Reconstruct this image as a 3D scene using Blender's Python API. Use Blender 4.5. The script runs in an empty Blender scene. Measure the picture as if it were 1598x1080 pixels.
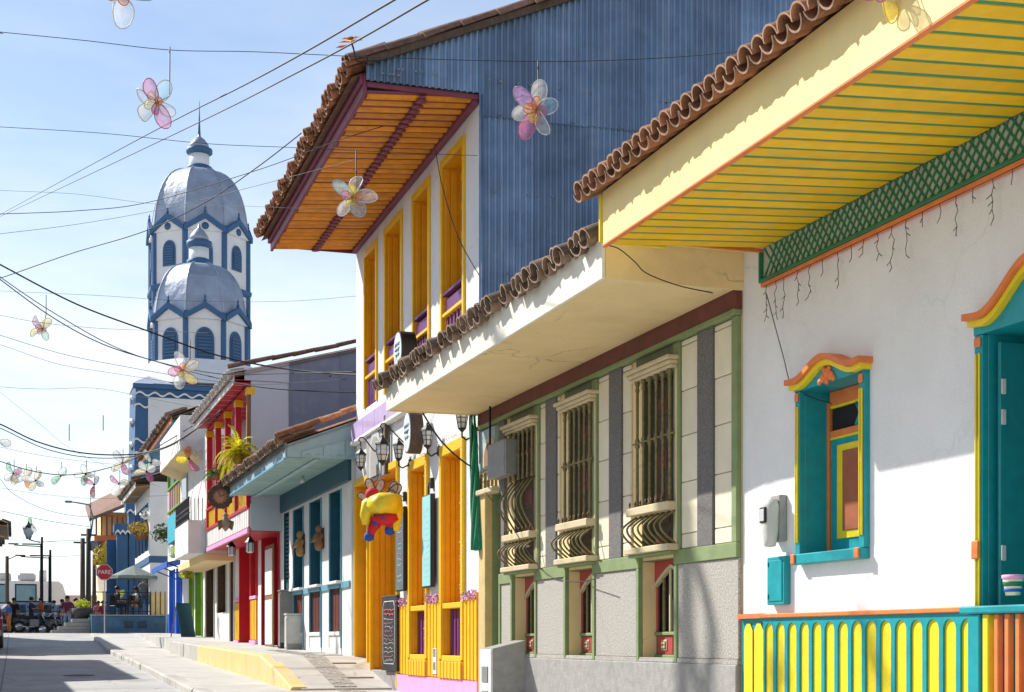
import bpy, math, random
from mathutils import Vector, Matrix
random.seed(7)
R = math.radians
SC = bpy.context.scene
COL = SC.collection

# ---------------------------------------------------------------- camera
F_PX, CX, HY, TH = 2308.0, 799.0, 999.5, R(18.58)
cam = bpy.data.cameras.new('camera')
cam.sensor_width = 36.0
cam.lens = 36.0 * F_PX / 1598.0
cam.shift_y = (HY - 540.0) / 1598.0
cam.clip_start, cam.clip_end = 0.1, 4000
camo = bpy.data.objects.new('camera', cam)
camo.rotation_euler = (R(90), 0, -TH)
COL.objects.link(camo)
SC.camera = camo

# ---------------------------------------------------------------- sky, sun, exposure
SUN = Vector((-1.0, 1.2, 1.34)).normalized()
w = bpy.data.worlds.new('World'); SC.world = w; w.use_nodes = True
nt = w.node_tree; nt.nodes.clear()
sky = nt.nodes.new('ShaderNodeTexSky'); sky.sky_type = 'NISHITA'; sky.sun_disc = False
sky.sun_elevation = math.asin(SUN.z)
sky.sun_rotation = math.atan2(SUN.x, SUN.y)
sky.air_density = 1.0; sky.dust_density = 0.4; sky.ozone_density = 1.3
tc = nt.nodes.new('ShaderNodeTexCoord')
sep = nt.nodes.new('ShaderNodeSeparateXYZ')
nt.links.new(tc.outputs['Generated'], sep.inputs[0])
mp = nt.nodes.new('ShaderNodeMapping'); mp.inputs['Scale'].default_value = (1.0, 1.0, 3.2)
nt.links.new(tc.outputs['Generated'], mp.inputs[0])
no = nt.nodes.new('ShaderNodeTexNoise'); no.inputs['Scale'].default_value = 2.6
no.inputs['Detail'].default_value = 7; no.inputs['Roughness'].default_value = 0.55
nt.links.new(mp.outputs[0], no.inputs['Vector'])
rp = nt.nodes.new('ShaderNodeValToRGB')
rp.color_ramp.elements[0].position = 0.38; rp.color_ramp.elements[1].position = 0.66
nt.links.new(no.outputs['Fac'], rp.inputs[0])
el = nt.nodes.new('ShaderNodeMapRange')            # high thin cloud lies thicker towards the horizon
el.inputs['From Min'].default_value = 0.50; el.inputs['From Max'].default_value = 0.05
el.inputs['To Min'].default_value = 0.03; el.inputs['To Max'].default_value = 1.0
nt.links.new(sep.outputs['Z'], el.inputs['Value'])
mm = nt.nodes.new('ShaderNodeMath'); mm.operation = 'MULTIPLY_ADD'; mm.use_clamp = True
nt.links.new(rp.outputs['Color'], mm.inputs[0]); nt.links.new(el.outputs['Result'], mm.inputs[1])
m2 = nt.nodes.new('ShaderNodeMath'); m2.operation = 'MULTIPLY'; m2.inputs[1].default_value = 0.24
nt.links.new(el.outputs['Result'], m2.inputs[0]); nt.links.new(m2.outputs[0], mm.inputs[2])
mx = nt.nodes.new('ShaderNodeMix'); mx.data_type = 'RGBA'
CLOUD = (7.0, 7.25, 7.6, 1)
mx.inputs[7].default_value = CLOUD
nt.links.new(mm.outputs[0], mx.inputs[0]); nt.links.new(sky.outputs[0], mx.inputs[6])
bg = nt.nodes.new('ShaderNodeBackground'); bg.inputs['Strength'].default_value = 0.108
out = nt.nodes.new('ShaderNodeOutputWorld')
nt.links.new(mx.outputs[2], bg.inputs['Color']); nt.links.new(bg.outputs[0], out.inputs[0])
sl = bpy.data.lights.new('sun', 'SUN'); sl.energy = 4.6; sl.angle = R(0.53); sl.color = (1.0, 0.955, 0.88)
so = bpy.data.objects.new('sun', sl); so.rotation_euler = (-SUN).to_track_quat('-Z', 'Y').to_euler()
so.location = (-20, 24, 27); COL.objects.link(so)
SC.view_settings.view_transform = 'Standard'; SC.view_settings.look = 'None'
SC.view_settings.exposure = 0.60; SC.view_settings.gamma = 1.0
SC.render.engine = 'CYCLES'
try:
    SC.cycles.max_bounces = 8; SC.cycles.diffuse_bounces = 4; SC.cycles.transparent_max_bounces = 16
except Exception: pass

# ---------------------------------------------------------------- geometry helpers
ST, CT = math.sin(TH), math.cos(TH)
def ray(px, py):
    a = (px - CX) / F_PX
    return Vector((ST + CT * a, CT - ST * a, (HY - py) / F_PX))
def atX(px, py, X): d = ray(px, py); return d * (X / d.x)
def atY(px, py, Y): d = ray(px, py); return d * (Y / d.y)
def atD(px, py, D): return ray(px, py) * D
def lerp(pts, x):
    if x <= pts[0][0]: return pts[0][1]
    for (a, b), (c, d) in zip(pts, pts[1:]):
        if x <= c: return b + (d - b) * (x - a) / (c - a)
    return pts[-1][1]

class MB:
    """collects faces; coordinates are free (house frame: u along street, o out of the facade, h up)"""
    def __init__(s): s.v = []; s.f = []; s.mi = []; s.cur = 0; s.sm = []; s.smooth = False
    def add(s, vs, fs):
        b = len(s.v); s.v += [tuple(v) for v in vs]
        for f in fs:
            s.f.append(tuple(b + i for i in f)); s.mi.append(s.cur); s.sm.append(s.smooth)
        return s
    def box(s, x0, x1, y0, y1, z0, z1, c=0.0):
        if x0 > x1: x0, x1 = x1, x0
        if y0 > y1: y0, y1 = y1, y0
        if z0 > z1: z0, z1 = z1, z0
        c = min(c, (x1-x0)*.45, (y1-y0)*.45, (z1-z0)*.45)
        if c <= 0:
            return s.add([(x,y,z) for x in (x0,x1) for y in (y0,y1) for z in (z0,z1)],
              [(0,1,3,2),(4,6,7,5),(0,4,5,1),(2,3,7,6),(0,2,6,4),(1,5,7,3)])
        vs = []; idx = {}
        for i, x in enumerate((x0, x1)):
            for j, y in enumerate((y0, y1)):
                for k, z in enumerate((z0, z1)):
                    sx, sy, sz = (1-2*i)*c, (1-2*j)*c, (1-2*k)*c
                    for a, p in enumerate(((x, y+sy, z+sz), (x+sx, y, z+sz), (x+sx, y+sy, z))):
                        idx[i,j,k,a] = len(vs); vs.append(p)
        fs = []
        for i in (0,1):
            q = [idx[i,0,0,0], idx[i,0,1,0], idx[i,1,1,0], idx[i,1,0,0]]; fs.append(q if i == 0 else q[::-1])
            q = [idx[0,i,0,1], idx[1,i,0,1], idx[1,i,1,1], idx[0,i,1,1]]; fs.append(q if i == 0 else q[::-1])
            q = [idx[0,0,i,2], idx[0,1,i,2], idx[1,1,i,2], idx[1,0,i,2]]; fs.append(q if i == 0 else q[::-1])
        for i in (0,1):
            for j in (0,1):
                fl = (i ^ j)
                q = [idx[i,j,0,0], idx[i,j,0,1], idx[i,j,1,1], idx[i,j,1,0]]; fs.append(q if fl else q[::-1])
                q = [idx[i,0,j,0], idx[i,1,j,0], idx[i,1,j,2], idx[i,0,j,2]]; fs.append(q if fl == 0 else q[::-1])
                q = [idx[0,i,j,1], idx[1,i,j,1], idx[1,i,j,2], idx[0,i,j,2]]; fs.append(q if fl == 0 else q[::-1])
                for k in (0,1):
                    q = [idx[i,j,k,0], idx[i,j,k,1], idx[i,j,k,2]]; fs.append(q if (i+j+k) % 2 else q[::-1])
        return s.add(vs, fs)
    def quad(s, a, b, c, d): return s.add([a,b,c,d], [(0,1,2,3)])
    def prism(s, poly, lo, hi, axis='y'):
        n = len(poly)
        def P(p, t): return {'x': (t,p[0],p[1]), 'y': (p[0],t,p[1]), 'z': (p[0],p[1],t)}[axis]
        vs = [P(p, lo) for p in poly] + [P(p, hi) for p in poly]
        fs = [tuple(range(n)), tuple(range(2*n-1, n-1, -1))]
        fs += [(i, n+i, n+(i+1) % n, (i+1) % n) for i in range(n)]
        return s.add(vs, fs)
    def ribbon(s, top, bot, lo, hi):
        """strip between two curves in (x,z), given thickness in y"""
        n = len(top)
        vs = [(p[0],lo,p[1]) for p in top]+[(p[0],lo,p[1]) for p in bot]+[(p[0],hi,p[1]) for p in top]+[(p[0],hi,p[1]) for p in bot]
        fs = []
        for i in range(n-1):
            fs += [(i,i+1,n+i+1,n+i),(2*n+i,3*n+i,3*n+i+1,2*n+i+1),(i,2*n+i,2*n+i+1,i+1),(n+i,n+i+1,3*n+i+1,3*n+i)]
        fs += [(0,n,3*n,2*n),(n-1,3*n-1,4*n-1,2*n-1)]
        return s.add(vs, fs)
    def tube(s, pts, r, n=6, caps=True, closed=False):
        pts = [Vector(p) for p in pts]; m = len(pts)
        rs = r if isinstance(r, (list, tuple)) else [r]*m
        vs = []; prev = None
        for i, p in enumerate(pts):
            if closed: t = pts[(i+1) % m] - pts[i-1]
            else: t = pts[min(i+1, m-1)] - pts[max(i-1, 0)]
            if t.length < 1e-9: t = Vector((0,0,1))
            t.normalize()
            if prev is None:
                a = Vector((0,0,1)) if abs(t.z) < .9 else Vector((1,0,0))
                nrm = t.cross(a).normalized()
            else:
                nrm = prev - t*prev.dot(t)
                nrm = nrm.normalized() if nrm.length > 1e-6 else t.orthogonal().normalized()
            prev = nrm; b = t.cross(nrm)
            for k in range(n):
                q = 2*math.pi*k/n
                vs.append(p + (nrm*math.cos(q) + b*math.sin(q))*rs[i])
        fs = []
        for i in range(m if closed else m-1):
            j = (i+1) % m
            for k in range(n):
                k2 = (k+1) % n
                fs.append((i*n+k, i*n+k2, j*n+k2, j*n+k))
        if caps and not closed: fs += [tuple(range(n))[::-1], tuple((m-1)*n+k for k in range(n))]
        o = s.smooth; s.smooth = True; s.add(vs, fs); s.smooth = o
        return s
    def lathe(s, prof, n=12, c=(0,0,0), smooth=True, ph=0.0, sx=1, sy=1, caps=True):
        vs = []; m = len(prof)
        for r, z in prof:
            for k in range(n):
                q = 2*math.pi*k/n + ph
                vs.append((c[0]+sx*r*math.cos(q), c[1]+sy*r*math.sin(q), c[2]+z))
        fs = [(i*n+k, i*n+(k+1) % n, (i+1)*n+(k+1) % n, (i+1)*n+k) for i in range(m-1) for k in range(n)]
        if caps: fs += [tuple(range(n))[::-1], tuple((m-1)*n+k for k in range(n))]
        o = s.smooth; s.smooth = smooth; s.add(vs, fs); s.smooth = o
        return s
    def mesh(s, name, mats, xf=None):
        me = bpy.data.meshes.new(name)
        vs = [xf(v) for v in s.v] if xf else s.v
        me.from_pydata(vs, [], s.f)
        if not isinstance(mats, (list, tuple)): mats = [mats]
        for m in mats: me.materials.append(m)
        if len(mats) > 1: me.polygons.foreach_set('material_index', s.mi)
        if any(s.sm): me.polygons.foreach_set('use_smooth', s.sm)
        me.update()
        return me
    def build(s, name, mats, parent=None, H=None):
        """H: a House; then coordinates are (u, o, h)"""
        xf = (lambda v: (-v[1], v[0], v[2] - H.zg)) if H else None
        if H and parent is None: parent = H.root
        return link(name, s.mesh(name, mats, xf), parent)

def link(name, data, parent=None, loc=None, rot=None, scale=None):
    o = bpy.data.objects.new(name, data); COL.objects.link(o)
    if parent: o.parent = parent
    if loc is not None: o.location = loc
    if rot is not None: o.rotation_euler = rot
    if scale is not None: o.scale = scale
    return o
def tag(o, label=None, cat=None, group=None, kind=None):
    if label: o['label'] = label
    if cat: o['category'] = cat
    if group: o['group'] = group
    if kind: o['kind'] = kind
    return o
def empty(name, loc, rz=0.0, label=None, cat=None, group=None):
    o = link(name, None, None, loc, (0,0,rz)); o.empty_display_size = .2
    return tag(o, label, cat, group)
def copy_tree(o, parent=None):
    c = o.copy(); COL.objects.link(c); c.parent = parent
    for ch in list(o.children): copy_tree(ch, c)
    return c

class House:
    def __init__(s, name, label, X, Y, yaw, zg):
        s.X, s.Y, s.yaw, s.zg = X, Y, yaw, zg
        s.t = Vector((math.sin(yaw), math.cos(yaw), 0)); s.n = Vector((-math.cos(yaw), math.sin(yaw), 0))
        s.root = empty(name, (X, Y, zg), -yaw, label, 'house')
    def p(s, px, py, o=0.0):
        """photo pixel -> (u, h) on the plane standing o in front of this facade"""
        d = ray(px, py); p0 = Vector((s.X, s.Y, 0)) + s.n*o
        q = d * (p0.dot(s.n) / d.dot(s.n)); r = q - Vector((s.X, s.Y, 0))
        return r.dot(s.t), q.z
    def u(s, px, o=0.0): return s.p(px, 500, o)[0]
    def h(s, px, py, o=0.0): return s.p(px, py, o)[1]
    def loc(s, u, o, h): return Vector((-o, u, h - s.zg))
    def world(s, u, o, h): return Vector((s.X, s.Y, 0)) + s.t*u + s.n*o + Vector((0,0,h))
    def box(s, name, mat, u0, u1, o0, o1, h0, h1, c=0.006, parent=None):
        return MB().box(u0, u1, o0, o1, h0, h1, c).build(name, mat, parent, s)

# ---------------------------------------------------------------- materials
def srgb(r, g, b):
    f = lambda c: ((c/255+0.055)/1.055)**2.4 if c/255 > .04045 else c/255/12.92
    return (f(r), f(g), f(b), 1)
def scl(c, k): return (min(1, c[0]*k), min(1, c[1]*k), min(1, c[2]*k), 1)
MATS = {}
def mat(name, col, rough=.6, var=.12, scale=6.0, bump=.0, bscale=60, dirt=0.0, dirtcol=None, metal=0.0, spec=.4,
        rnd=0.0, streak=0.0, chip=0.0, chipcol=None, grain=False, lump=0.0, crack=0.0, crackscale=.9):
    """paint, plaster, stone...: base colour with blotches, vertical streaks, stains, chips and fine relief"""
    if name in MATS: return MATS[name]
    m = bpy.data.materials.new(name); m.use_nodes = True; t = m.node_tree; N = t.nodes; L = t.links
    b = N['Principled BSDF']; b.inputs['Roughness'].default_value = rough; b.inputs['Metallic'].default_value = metal
    b.inputs['Specular IOR Level'].default_value = spec
    g = N.new('ShaderNodeNewGeometry')
    def noise(sc, det=5, ro=.6, vec=None):
        n = N.new('ShaderNodeTexNoise'); n.inputs['Scale'].default_value = sc; n.inputs['Detail'].default_value = det
        n.inputs['Roughness'].default_value = ro; L.new(vec or g.outputs['Position'], n.inputs['Vector']); return n.outputs['Fac']
    def ramp(fac, p0, p1):
        r = N.new('ShaderNodeMapRange'); r.inputs['From Min'].default_value = p0; r.inputs['From Max'].default_value = p1
        L.new(fac, r.inputs['Value']); return r.outputs['Result']
    def mix(fac, a, bb):
        x = N.new('ShaderNodeMix'); x.data_type = 'RGBA'
        if isinstance(fac, float): x.inputs[0].default_value = fac
        else: L.new(fac, x.inputs[0])
        for sck, val in ((6, a), (7, bb)):
            if isinstance(val, tuple): x.inputs[sck].default_value = val
            else: L.new(val, x.inputs[sck])
        return x.outputs[2]
    c = mix(ramp(noise(scale), .3, .7), scl(col, 1-var), scl(col, 1+var))
    if grain:
        mpn = N.new('ShaderNodeMapping'); mpn.inputs['Scale'].default_value = (30, 30, 1.2)
        L.new(g.outputs['Position'], mpn.inputs[0])
        c = mix(ramp(noise(1.6, 4, .6, mpn.outputs[0]), .38, .66), c, scl(col, .72))
    if streak:
        mpn = N.new('ShaderNodeMapping'); mpn.inputs['Scale'].default_value = (9, 9, .5)
        L.new(g.outputs['Position'], mpn.inputs[0])
        f = ramp(noise(1.0, 5, .65, mpn.outputs[0]), .52, .78)
        mu = N.new('ShaderNodeMath'); mu.operation = 'MULTIPLY'; mu.inputs[1].default_value = streak; L.new(f, mu.inputs[0])
        c = mix(mu.outputs[0], c, dirtcol or scl(col, .45))
    if dirt:
        f = ramp(noise(1.7, 8, .68), .52, .75)
        mu = N.new('ShaderNodeMath'); mu.operation = 'MULTIPLY'; mu.inputs[1].default_value = dirt; L.new(f, mu.inputs[0])
        c = mix(mu.outputs[0], c, dirtcol or scl(col, .45))
    if chip:
        c = mix(ramp(noise(14, 8, .7), 1-chip, 1-chip+.03), c, chipcol or (.5,.48,.44,1))
    if crack:
        wv = N.new('ShaderNodeTexNoise'); wv.inputs['Scale'].default_value = 3.0; wv.inputs['Detail'].default_value = 4; L.new(g.outputs['Position'], wv.inputs['Vector'])
        va = N.new('ShaderNodeVectorMath'); va.operation = 'MULTIPLY_ADD'; va.inputs[1].default_value = (.5,.5,.5); L.new(wv.outputs['Color'], va.inputs[0]); L.new(g.outputs['Position'], va.inputs[2])
        vo = N.new('ShaderNodeTexVoronoi'); vo.feature = 'DISTANCE_TO_EDGE'; vo.inputs['Scale'].default_value = crackscale; L.new(va.outputs[0], vo.inputs['Vector'])
        ln = N.new('ShaderNodeMapRange'); ln.inputs['From Min'].default_value = .010; ln.inputs['From Max'].default_value = .002; L.new(vo.outputs['Distance'], ln.inputs['Value'])
        mk = ramp(noise(.7, 3), .48, .62); mu = N.new('ShaderNodeMath'); mu.operation = 'MULTIPLY'; L.new(ln.outputs[0], mu.inputs[0]); L.new(mk, mu.inputs[1])
        mu2 = N.new('ShaderNodeMath'); mu2.operation = 'MULTIPLY'; mu2.inputs[1].default_value = crack; L.new(mu.outputs[0], mu2.inputs[0])
        c = mix(mu2.outputs[0], c, scl(col, .35))
    if rnd:
        oi = N.new('ShaderNodeObjectInfo'); hs = N.new('ShaderNodeHueSaturation')
        mr = N.new('ShaderNodeMapRange'); mr.inputs['To Min'].default_value = 1-rnd; mr.inputs['To Max'].default_value = 1+rnd
        L.new(oi.outputs['Random'], mr.inputs['Value']); L.new(mr.outputs[0], hs.inputs['Value']); L.new(c, hs.inputs['Color'])
        c = hs.outputs[0]
    L.new(c, b.inputs['Base Color'])
    if bump:
        bp = N.new('ShaderNodeBump'); bp.inputs['Strength'].default_value = bump; bp.inputs['Distance'].default_value = .02
        L.new(noise(bscale, 6, .65), bp.inputs['Height']); nrm = bp.outputs[0]
        if lump:
            b2 = N.new('ShaderNodeBump'); b2.inputs['Strength'].default_value = lump; b2.inputs['Distance'].default_value = .12
            L.new(noise(2.2, 3, .5), b2.inputs['Height']); L.new(nrm, b2.inputs['Normal']); nrm = b2.outputs[0]
        L.new(nrm, b.inputs['Normal'])
    MATS[name] = m
    return m
def glass(name, col, rough=.06):
    m = mat(name, col, rough, .2, 1.2, spec=.8); return m
def film(name, col, dens=.55):
    if name in MATS: return MATS[name]
    m = bpy.data.materials.new(name); m.use_nodes = True; t = m.node_tree; N = t.nodes; L = t.links; N.clear()
    o = N.new('ShaderNodeOutputMaterial'); tr = N.new('ShaderNodeBsdfTransparent'); d = N.new('ShaderNodeBsdfDiffuse')
    tl = N.new('ShaderNodeBsdfTranslucent'); a = N.new('ShaderNodeMixShader'); c = N.new('ShaderNodeMixShader')
    d.inputs[0].default_value = col; tl.inputs[0].default_value = col
    tx = N.new('ShaderNodeTexCoord'); nz = N.new('ShaderNodeTexNoise'); nz.inputs['Scale'].default_value = 16
    L.new(tx.outputs['Object'], nz.inputs['Vector'])
    r = N.new('ShaderNodeMapRange'); r.inputs['From Min'].default_value = .35; r.inputs['From Max'].default_value = .65
    r.inputs['To Min'].default_value = dens*.7; r.inputs['To Max'].default_value = min(1, dens*1.3)
    L.new(nz.outputs['Fac'], r.inputs['Value'])
    a.inputs[0].default_value = .5; L.new(d.outputs[0], a.inputs[1]); L.new(tl.outputs[0], a.inputs[2])
    L.new(r.outputs[0], c.inputs[0]); L.new(tr.outputs[0], c.inputs[1]); L.new(a.outputs[0], c.inputs[2]); L.new(c.outputs[0], o.inputs[0])
    MATS[name] = m
    return m
WHITE = mat('white_plaster', (.78,.78,.77,1), .85, .05, 1.3, .35, 45, .28, (.62,.60,.56,1), streak=.12, lump=.12, crack=.16, crackscale=.55)
WHITE2 = mat('old_white_plaster', (.76,.75,.72,1), .85, .06, 1.5, .3, 40, .4, (.5,.48,.44,1), streak=.3, lump=.15)
TEAL = mat('teal_paint', (.008,.29,.33,1), .42, .12, 9, .2, 30, .2, (.03,.19,.19,1), chip=.29, chipcol=(.25,.36,.34,1), streak=.35, lump=.06)
YEL = mat('yellow_paint', (.88,.52,.002,1), .5, .07, 7, .15, 30, .25, (.62,.36,.02,1), rnd=.07)
LEMON = mat('lemon_paint', (.80,.62,.015,1), .48, .08, 7, .25, 30, .35, (.62,.46,.05,1), streak=.35, chip=.27, chipcol=(.55,.5,.35,1), lump=.05, rnd=.05)
ORANGE = mat('orange_paint', (.74,.20,.05,1), .5, .12, 8, .2, 30, .35, (.5,.15,.05,1), streak=.3, chip=.28, chipcol=(.5,.35,.25,1))
GREENP = mat('dark_green_paint', (.015,.17,.085,1), .5, .15, 8)
CREAM = mat('cream_board_paint', (.85,.66,.27,1), .65, .05, 2.5, .08, 30, .22, (.55,.50,.38,1), streak=.15)
CREAMW = mat('ivory_fascia_paint', (.80,.75,.62,1), .7, .06, 2.5, .1, 30, .35, (.5,.46,.38,1), streak=.3)
CREAMS = mat('cream_soffit_plaster', (.82,.63,.32,1), .75, .06, 1.5, .2, 30, .45, (.58,.45,.24,1), lump=.15, crack=.6, crackscale=.6)
PANEL = mat('cream_wall_panel', (.74,.67,.50,1), .75, .06, 3, .2, 50, .25, (.5,.45,.34,1), rnd=.06, streak=.12)
PEBBLE = mat('grey_pebble_render', (.50,.47,.42,1), .9, .42, 55, 1.0, 110, .25, (.2,.2,.19,1))
PEBBLED = mat('dark_pebble_render', (.20,.19,.185,1), .9, .55, 95, .9, 130, .2, (.12,.12,.12,1))
CONC = mat('rough_concrete', (.34,.33,.31,1), .9, .14, 12, .5, 60, .35, (.22,.21,.2,1))
SAGE = mat('sage_green_paint', (.21,.275,.12,1), .6, .12, 6, .2, 30, .25, (.25,.3,.2,1), chip=.24)
OXBLOOD = mat('oxblood_paint', (.15,.040,.032,1), .55, .18, 5, .1, 30, .2, (.06,.03,.03,1))
REDP = mat('carmine_paint', (.42,.06,.055,1), .5, .12, 6, .05, 30)
RED = mat('red_paint', (.50,.012,.022,1), .45, .12, 6, .05, 30)
BRONZE = mat('olive_gold_bar_paint', (.19,.15,.06,1), .5, .35, 22, .1, 40)
IVORY = mat('ivory_paint', (.60,.50,.31,1), .55, .1, 7, .2, 30, .4, (.4,.33,.2,1), streak=.3)
AMBER = mat('amber_paint', (.80,.37,.006,1), .45, .08, 5, .06, 30, .1, (.6,.25,.01,1), grain=False)
AMBERD = mat('amber_slat_stain', (.76,.30,.010,1), .45, .2, 6, .08, 30, .15, (.3,.1,.01,1), rnd=.12)
GOLD = mat('golden_yellow_paint', (.84,.50,.006,1), .45, .06, 5, .06, 30, .1, (.7,.35,.01,1))
MAROON = mat('maroon_paint', (.20,.042,.075,1), .5, .15, 5, .08, 30, .12)
PURPLE = mat('violet_paint', (.13,.02,.14,1), .5, .15, 6)
MAGENTA = mat('magenta_paint', (.40,.02,.16,1), .5, .12, 6)
LILAC = mat('lilac_paint', (.48,.36,.58,1), .6, .1, 5, .08, 30, .2)
PINK = mat('pink_paint', (.80,.36,.62,1), .6, .08, 4, .15, 40, .25, (.6,.35,.45,1))
PEACH = mat('peach_paint', (.84,.36,.12,1), .55, .08, 5)
BLUEST = mat('blue_corrugated_sheet', (.165,.25,.37,1), .42, .24, 1.6, .05, 40, .45, (.30,.38,.47,1), metal=.35, rnd=.2, streak=.75)
RUST = mat('galvanised_flashing', (.36,.42,.48,1), .45, .2, 6, .05, 40, .3, metal=.5)
TILE = mat('clay_roof_tile', (.38,.165,.08,1), .88, .4, 9, .7, 60, .7, (.13,.10,.08,1), rnd=.38, chip=.36, chipcol=(.36,.34,.26,1))
TILEO = mat('old_mossy_roof_tile', (.24,.165,.115,1), .9, .4, 9, .7, 60, .6, (.075,.065,.055,1), rnd=.35)
TILEB = mat('brown_roof_tile', (.20,.115,.085,1), .9, .4, 9, .7, 60, .5, (.09,.07,.06,1), rnd=.3)
WOODD = mat('dark_aged_timber', (.11,.075,.05,1), .8, .35, 14, .3, 50, grain=True)
WOOD = mat('brown_timber', (.28,.15,.065,1), .7, .25, 10, .2, 50, grain=True)
WOODO = mat('oiled_timber', (.42,.24,.09,1), .6, .2, 10, .15, 50, grain=True)
TEALB = mat('petrol_blue_paint', (.012,.095,.14,1), .5, .15, 6, .08, 30, .1)
SKYB = mat('sky_blue_board_paint', (.36,.52,.56,1), .6, .08, 4, .08, 30, .25, (.2,.32,.36,1), rnd=.08)
SKYD = mat('dusty_teal_board_paint', (.27,.44,.43,1), .6, .1, 4, .08, 30, .2, rnd=.10)
MIDB = mat('cerulean_trim_paint', (.13,.34,.44,1), .55, .1, 5)
LAV = mat('lavender_grey_plaster', (.50,.56,.66,1), .8, .05, 1.5, .2, 40, .2, (.4,.42,.5,1), streak=.15)
SLATE = mat('slate_blue_sheet', (.17,.215,.30,1), .75, .1, 1.4, .15, 30, .35, (.36,.38,.44,1), streak=.25)
CHURCHB = mat('church_blue_paint', (.045,.125,.25,1), .6, .12, 1.5, .1, 20, .2)
LEAD = mat('silver_dome_sheet', (.36,.40,.48,1), .42, .16, 1.4, .35, 6, .55, (.30,.31,.33,1), metal=.3, streak=.4, rnd=.14, lump=.3)
COBALT = mat('cobalt_paint', (.01,.10,.50,1), .5, .1, 4)
LIME = mat('lime_green_paint', (.16,.33,.02,1), .5, .12, 4)
TURQ = mat('turquoise_paint', (.02,.40,.50,1), .5, .1, 4)
BLACK = mat('black_iron', (.015,.015,.017,1), .5, .2, 20, .1, 60)
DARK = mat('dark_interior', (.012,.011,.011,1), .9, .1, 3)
GREY = mat('grey_metal_box', (.28,.28,.27,1), .5, .12, 6, .1, 50, .3, metal=.3)
LGREY = mat('pale_grey_plastic', (.55,.55,.52,1), .5, .08, 6, .05, 50, .4, (.35,.34,.3,1))
GLASSD = glass('dark_window_glass', (.02,.025,.03,1))
GLASSW = mat('frosted_lamp_glass', (.62,.64,.64,1), .25, .08, 9, spec=.6)
WIREM = mat('black_cable', (.012,.012,.013,1), .6, .1, 5)
ROAD = mat('worn_concrete_road', (.42,.415,.40,1), .88, .14, .7, .35, 90, .8, (.24,.235,.22,1), crack=.8, crackscale=.35)
WALK = mat('pale_concrete_pavement', (.50,.485,.45,1), .88, .12, 1.1, .35, 90, .55, (.33,.31,.28,1), crack=.8, crackscale=.5)
KERB = mat('kerb_concrete', (.47,.455,.42,1), .9, .12, 3, .4, 60, .5, (.25,.235,.21,1), rnd=.08)
KYEL = mat('worn_yellow_kerb_paint', (.72,.53,.19,1), .75, .1, 3, .3, 60, .75, (.58,.52,.38,1), chip=.45, chipcol=(.5,.47,.4,1))

def leafmat(name, col, tl=.45):
    if name in MATS: return MATS[name]
    m = mat(name, col, .5, .35, 12, spec=.3); t = m.node_tree; N = t.nodes; L = t.links
    o = [n for n in N if n.type == 'OUTPUT_MATERIAL'][0]; b = N['Principled BSDF']; c = b.inputs['Base Color'].links[0].from_socket
    tr = N.new('ShaderNodeBsdfTranslucent'); mx_ = N.new('ShaderNodeMixShader'); mx_.inputs[0].default_value = tl
    L.new(c, tr.inputs[0]); L.new(b.outputs[0], mx_.inputs[1]); L.new(tr.outputs[0], mx_.inputs[2]); L.new(mx_.outputs[0], o.inputs[0])
    return m

# ---------------------------------------------------------------- ground
ZL = [(-30,-1.40),(5,-1.28),(15,-1.05),(20,-.93),(25.8,-.8),(31,-.67),(36,-.56),(48.8,-.27),(55,.02),(60,.25),(64,.30),(72,.33)]
ZU = [(24.3,-.83),(27.5,-.30),(34,-.20),(44,-.05),(50,.10),(57,.22),(64,.30),(72,.33)]
zl = lambda y: lerp(ZL, y)
zr = lambda y: lerp(ZL, y) - min(.13, max(0.0, (62-y)*.05))
zu = lambda y: max(zl(y), lerp(ZU, y)) if y > 24.3 else zl(y)
g = MB()
ys = [-60,-30] + list(range(-20, 73, 2)) + [100,160,300,700,1500]
xs = [-1500,-300,-60,-14,-4.2,3.0,14,60,300,1500]
for y in ys:
    for x in xs: g.v.append((x, y, zr(y) - .012 - (0.0 if abs(x) < 20 else .02)))
nx = len(xs)
for j in range(len(ys)-1):
    for i in range(nx-1):
        g.f.append((j*nx+i, j*nx+i+1, (j+1)*nx+i+1, (j+1)*nx+i)); g.mi.append(0); g.sm.append(False)
tag(g.build('ground', mat('dusty_ground', (.33,.31,.28,1), .9, .2, .4, .3, 20, .3)), kind='structure')
def strip(name, m, x0, x1, y0, y1, zf, step=1.0, off=0.0, down=0.0):
    b = MB(); n = max(1, int((y1-y0)/step))
    for i in range(n+1):
        y = y0 + (y1-y0)*i/n; z = zf(y)+off
        b.v += [(x0,y,z),(x1,y,z)]
        if down: b.v += [(x0,y,z-down),(x1,y,z-down)]
    k = 4 if down else 2
    for i in range(n):
        a = i*k; fs = [(a,a+1,a+k+1,a+k)]
        if down: fs += [(a+2,a,a+k,a+k+2),(a+1,a+3,a+k+3,a+k+1)]
        for f in fs: b.f.append(f); b.mi.append(0); b.sm.append(False)
    if down:
        for a in (0, n*k): b.f.append((a,a+1,a+3,a+2)); b.mi.append(0); b.sm.append(False)
    return b.build(name, m)
rd = tag(strip('road', ROAD, -3.3, 2.86, -20, 61.9, zr, 1), kind='structure')
for i in range(17):
    yy = 9+i*3.1+.3*math.sin(i*2.2); b = MB(); b.quad((-3.3,yy,zr(yy)+.003),(2.78,yy,zr(yy)+.003),(2.78,yy+.035,zr(yy+.035)+.003),(-3.3,yy+.035,zr(yy+.035)+.003)); b.build('road_joint', mat('joint_tar',(.20,.195,.185,1),.9,.3,9), rd)
b = MB()
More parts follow.
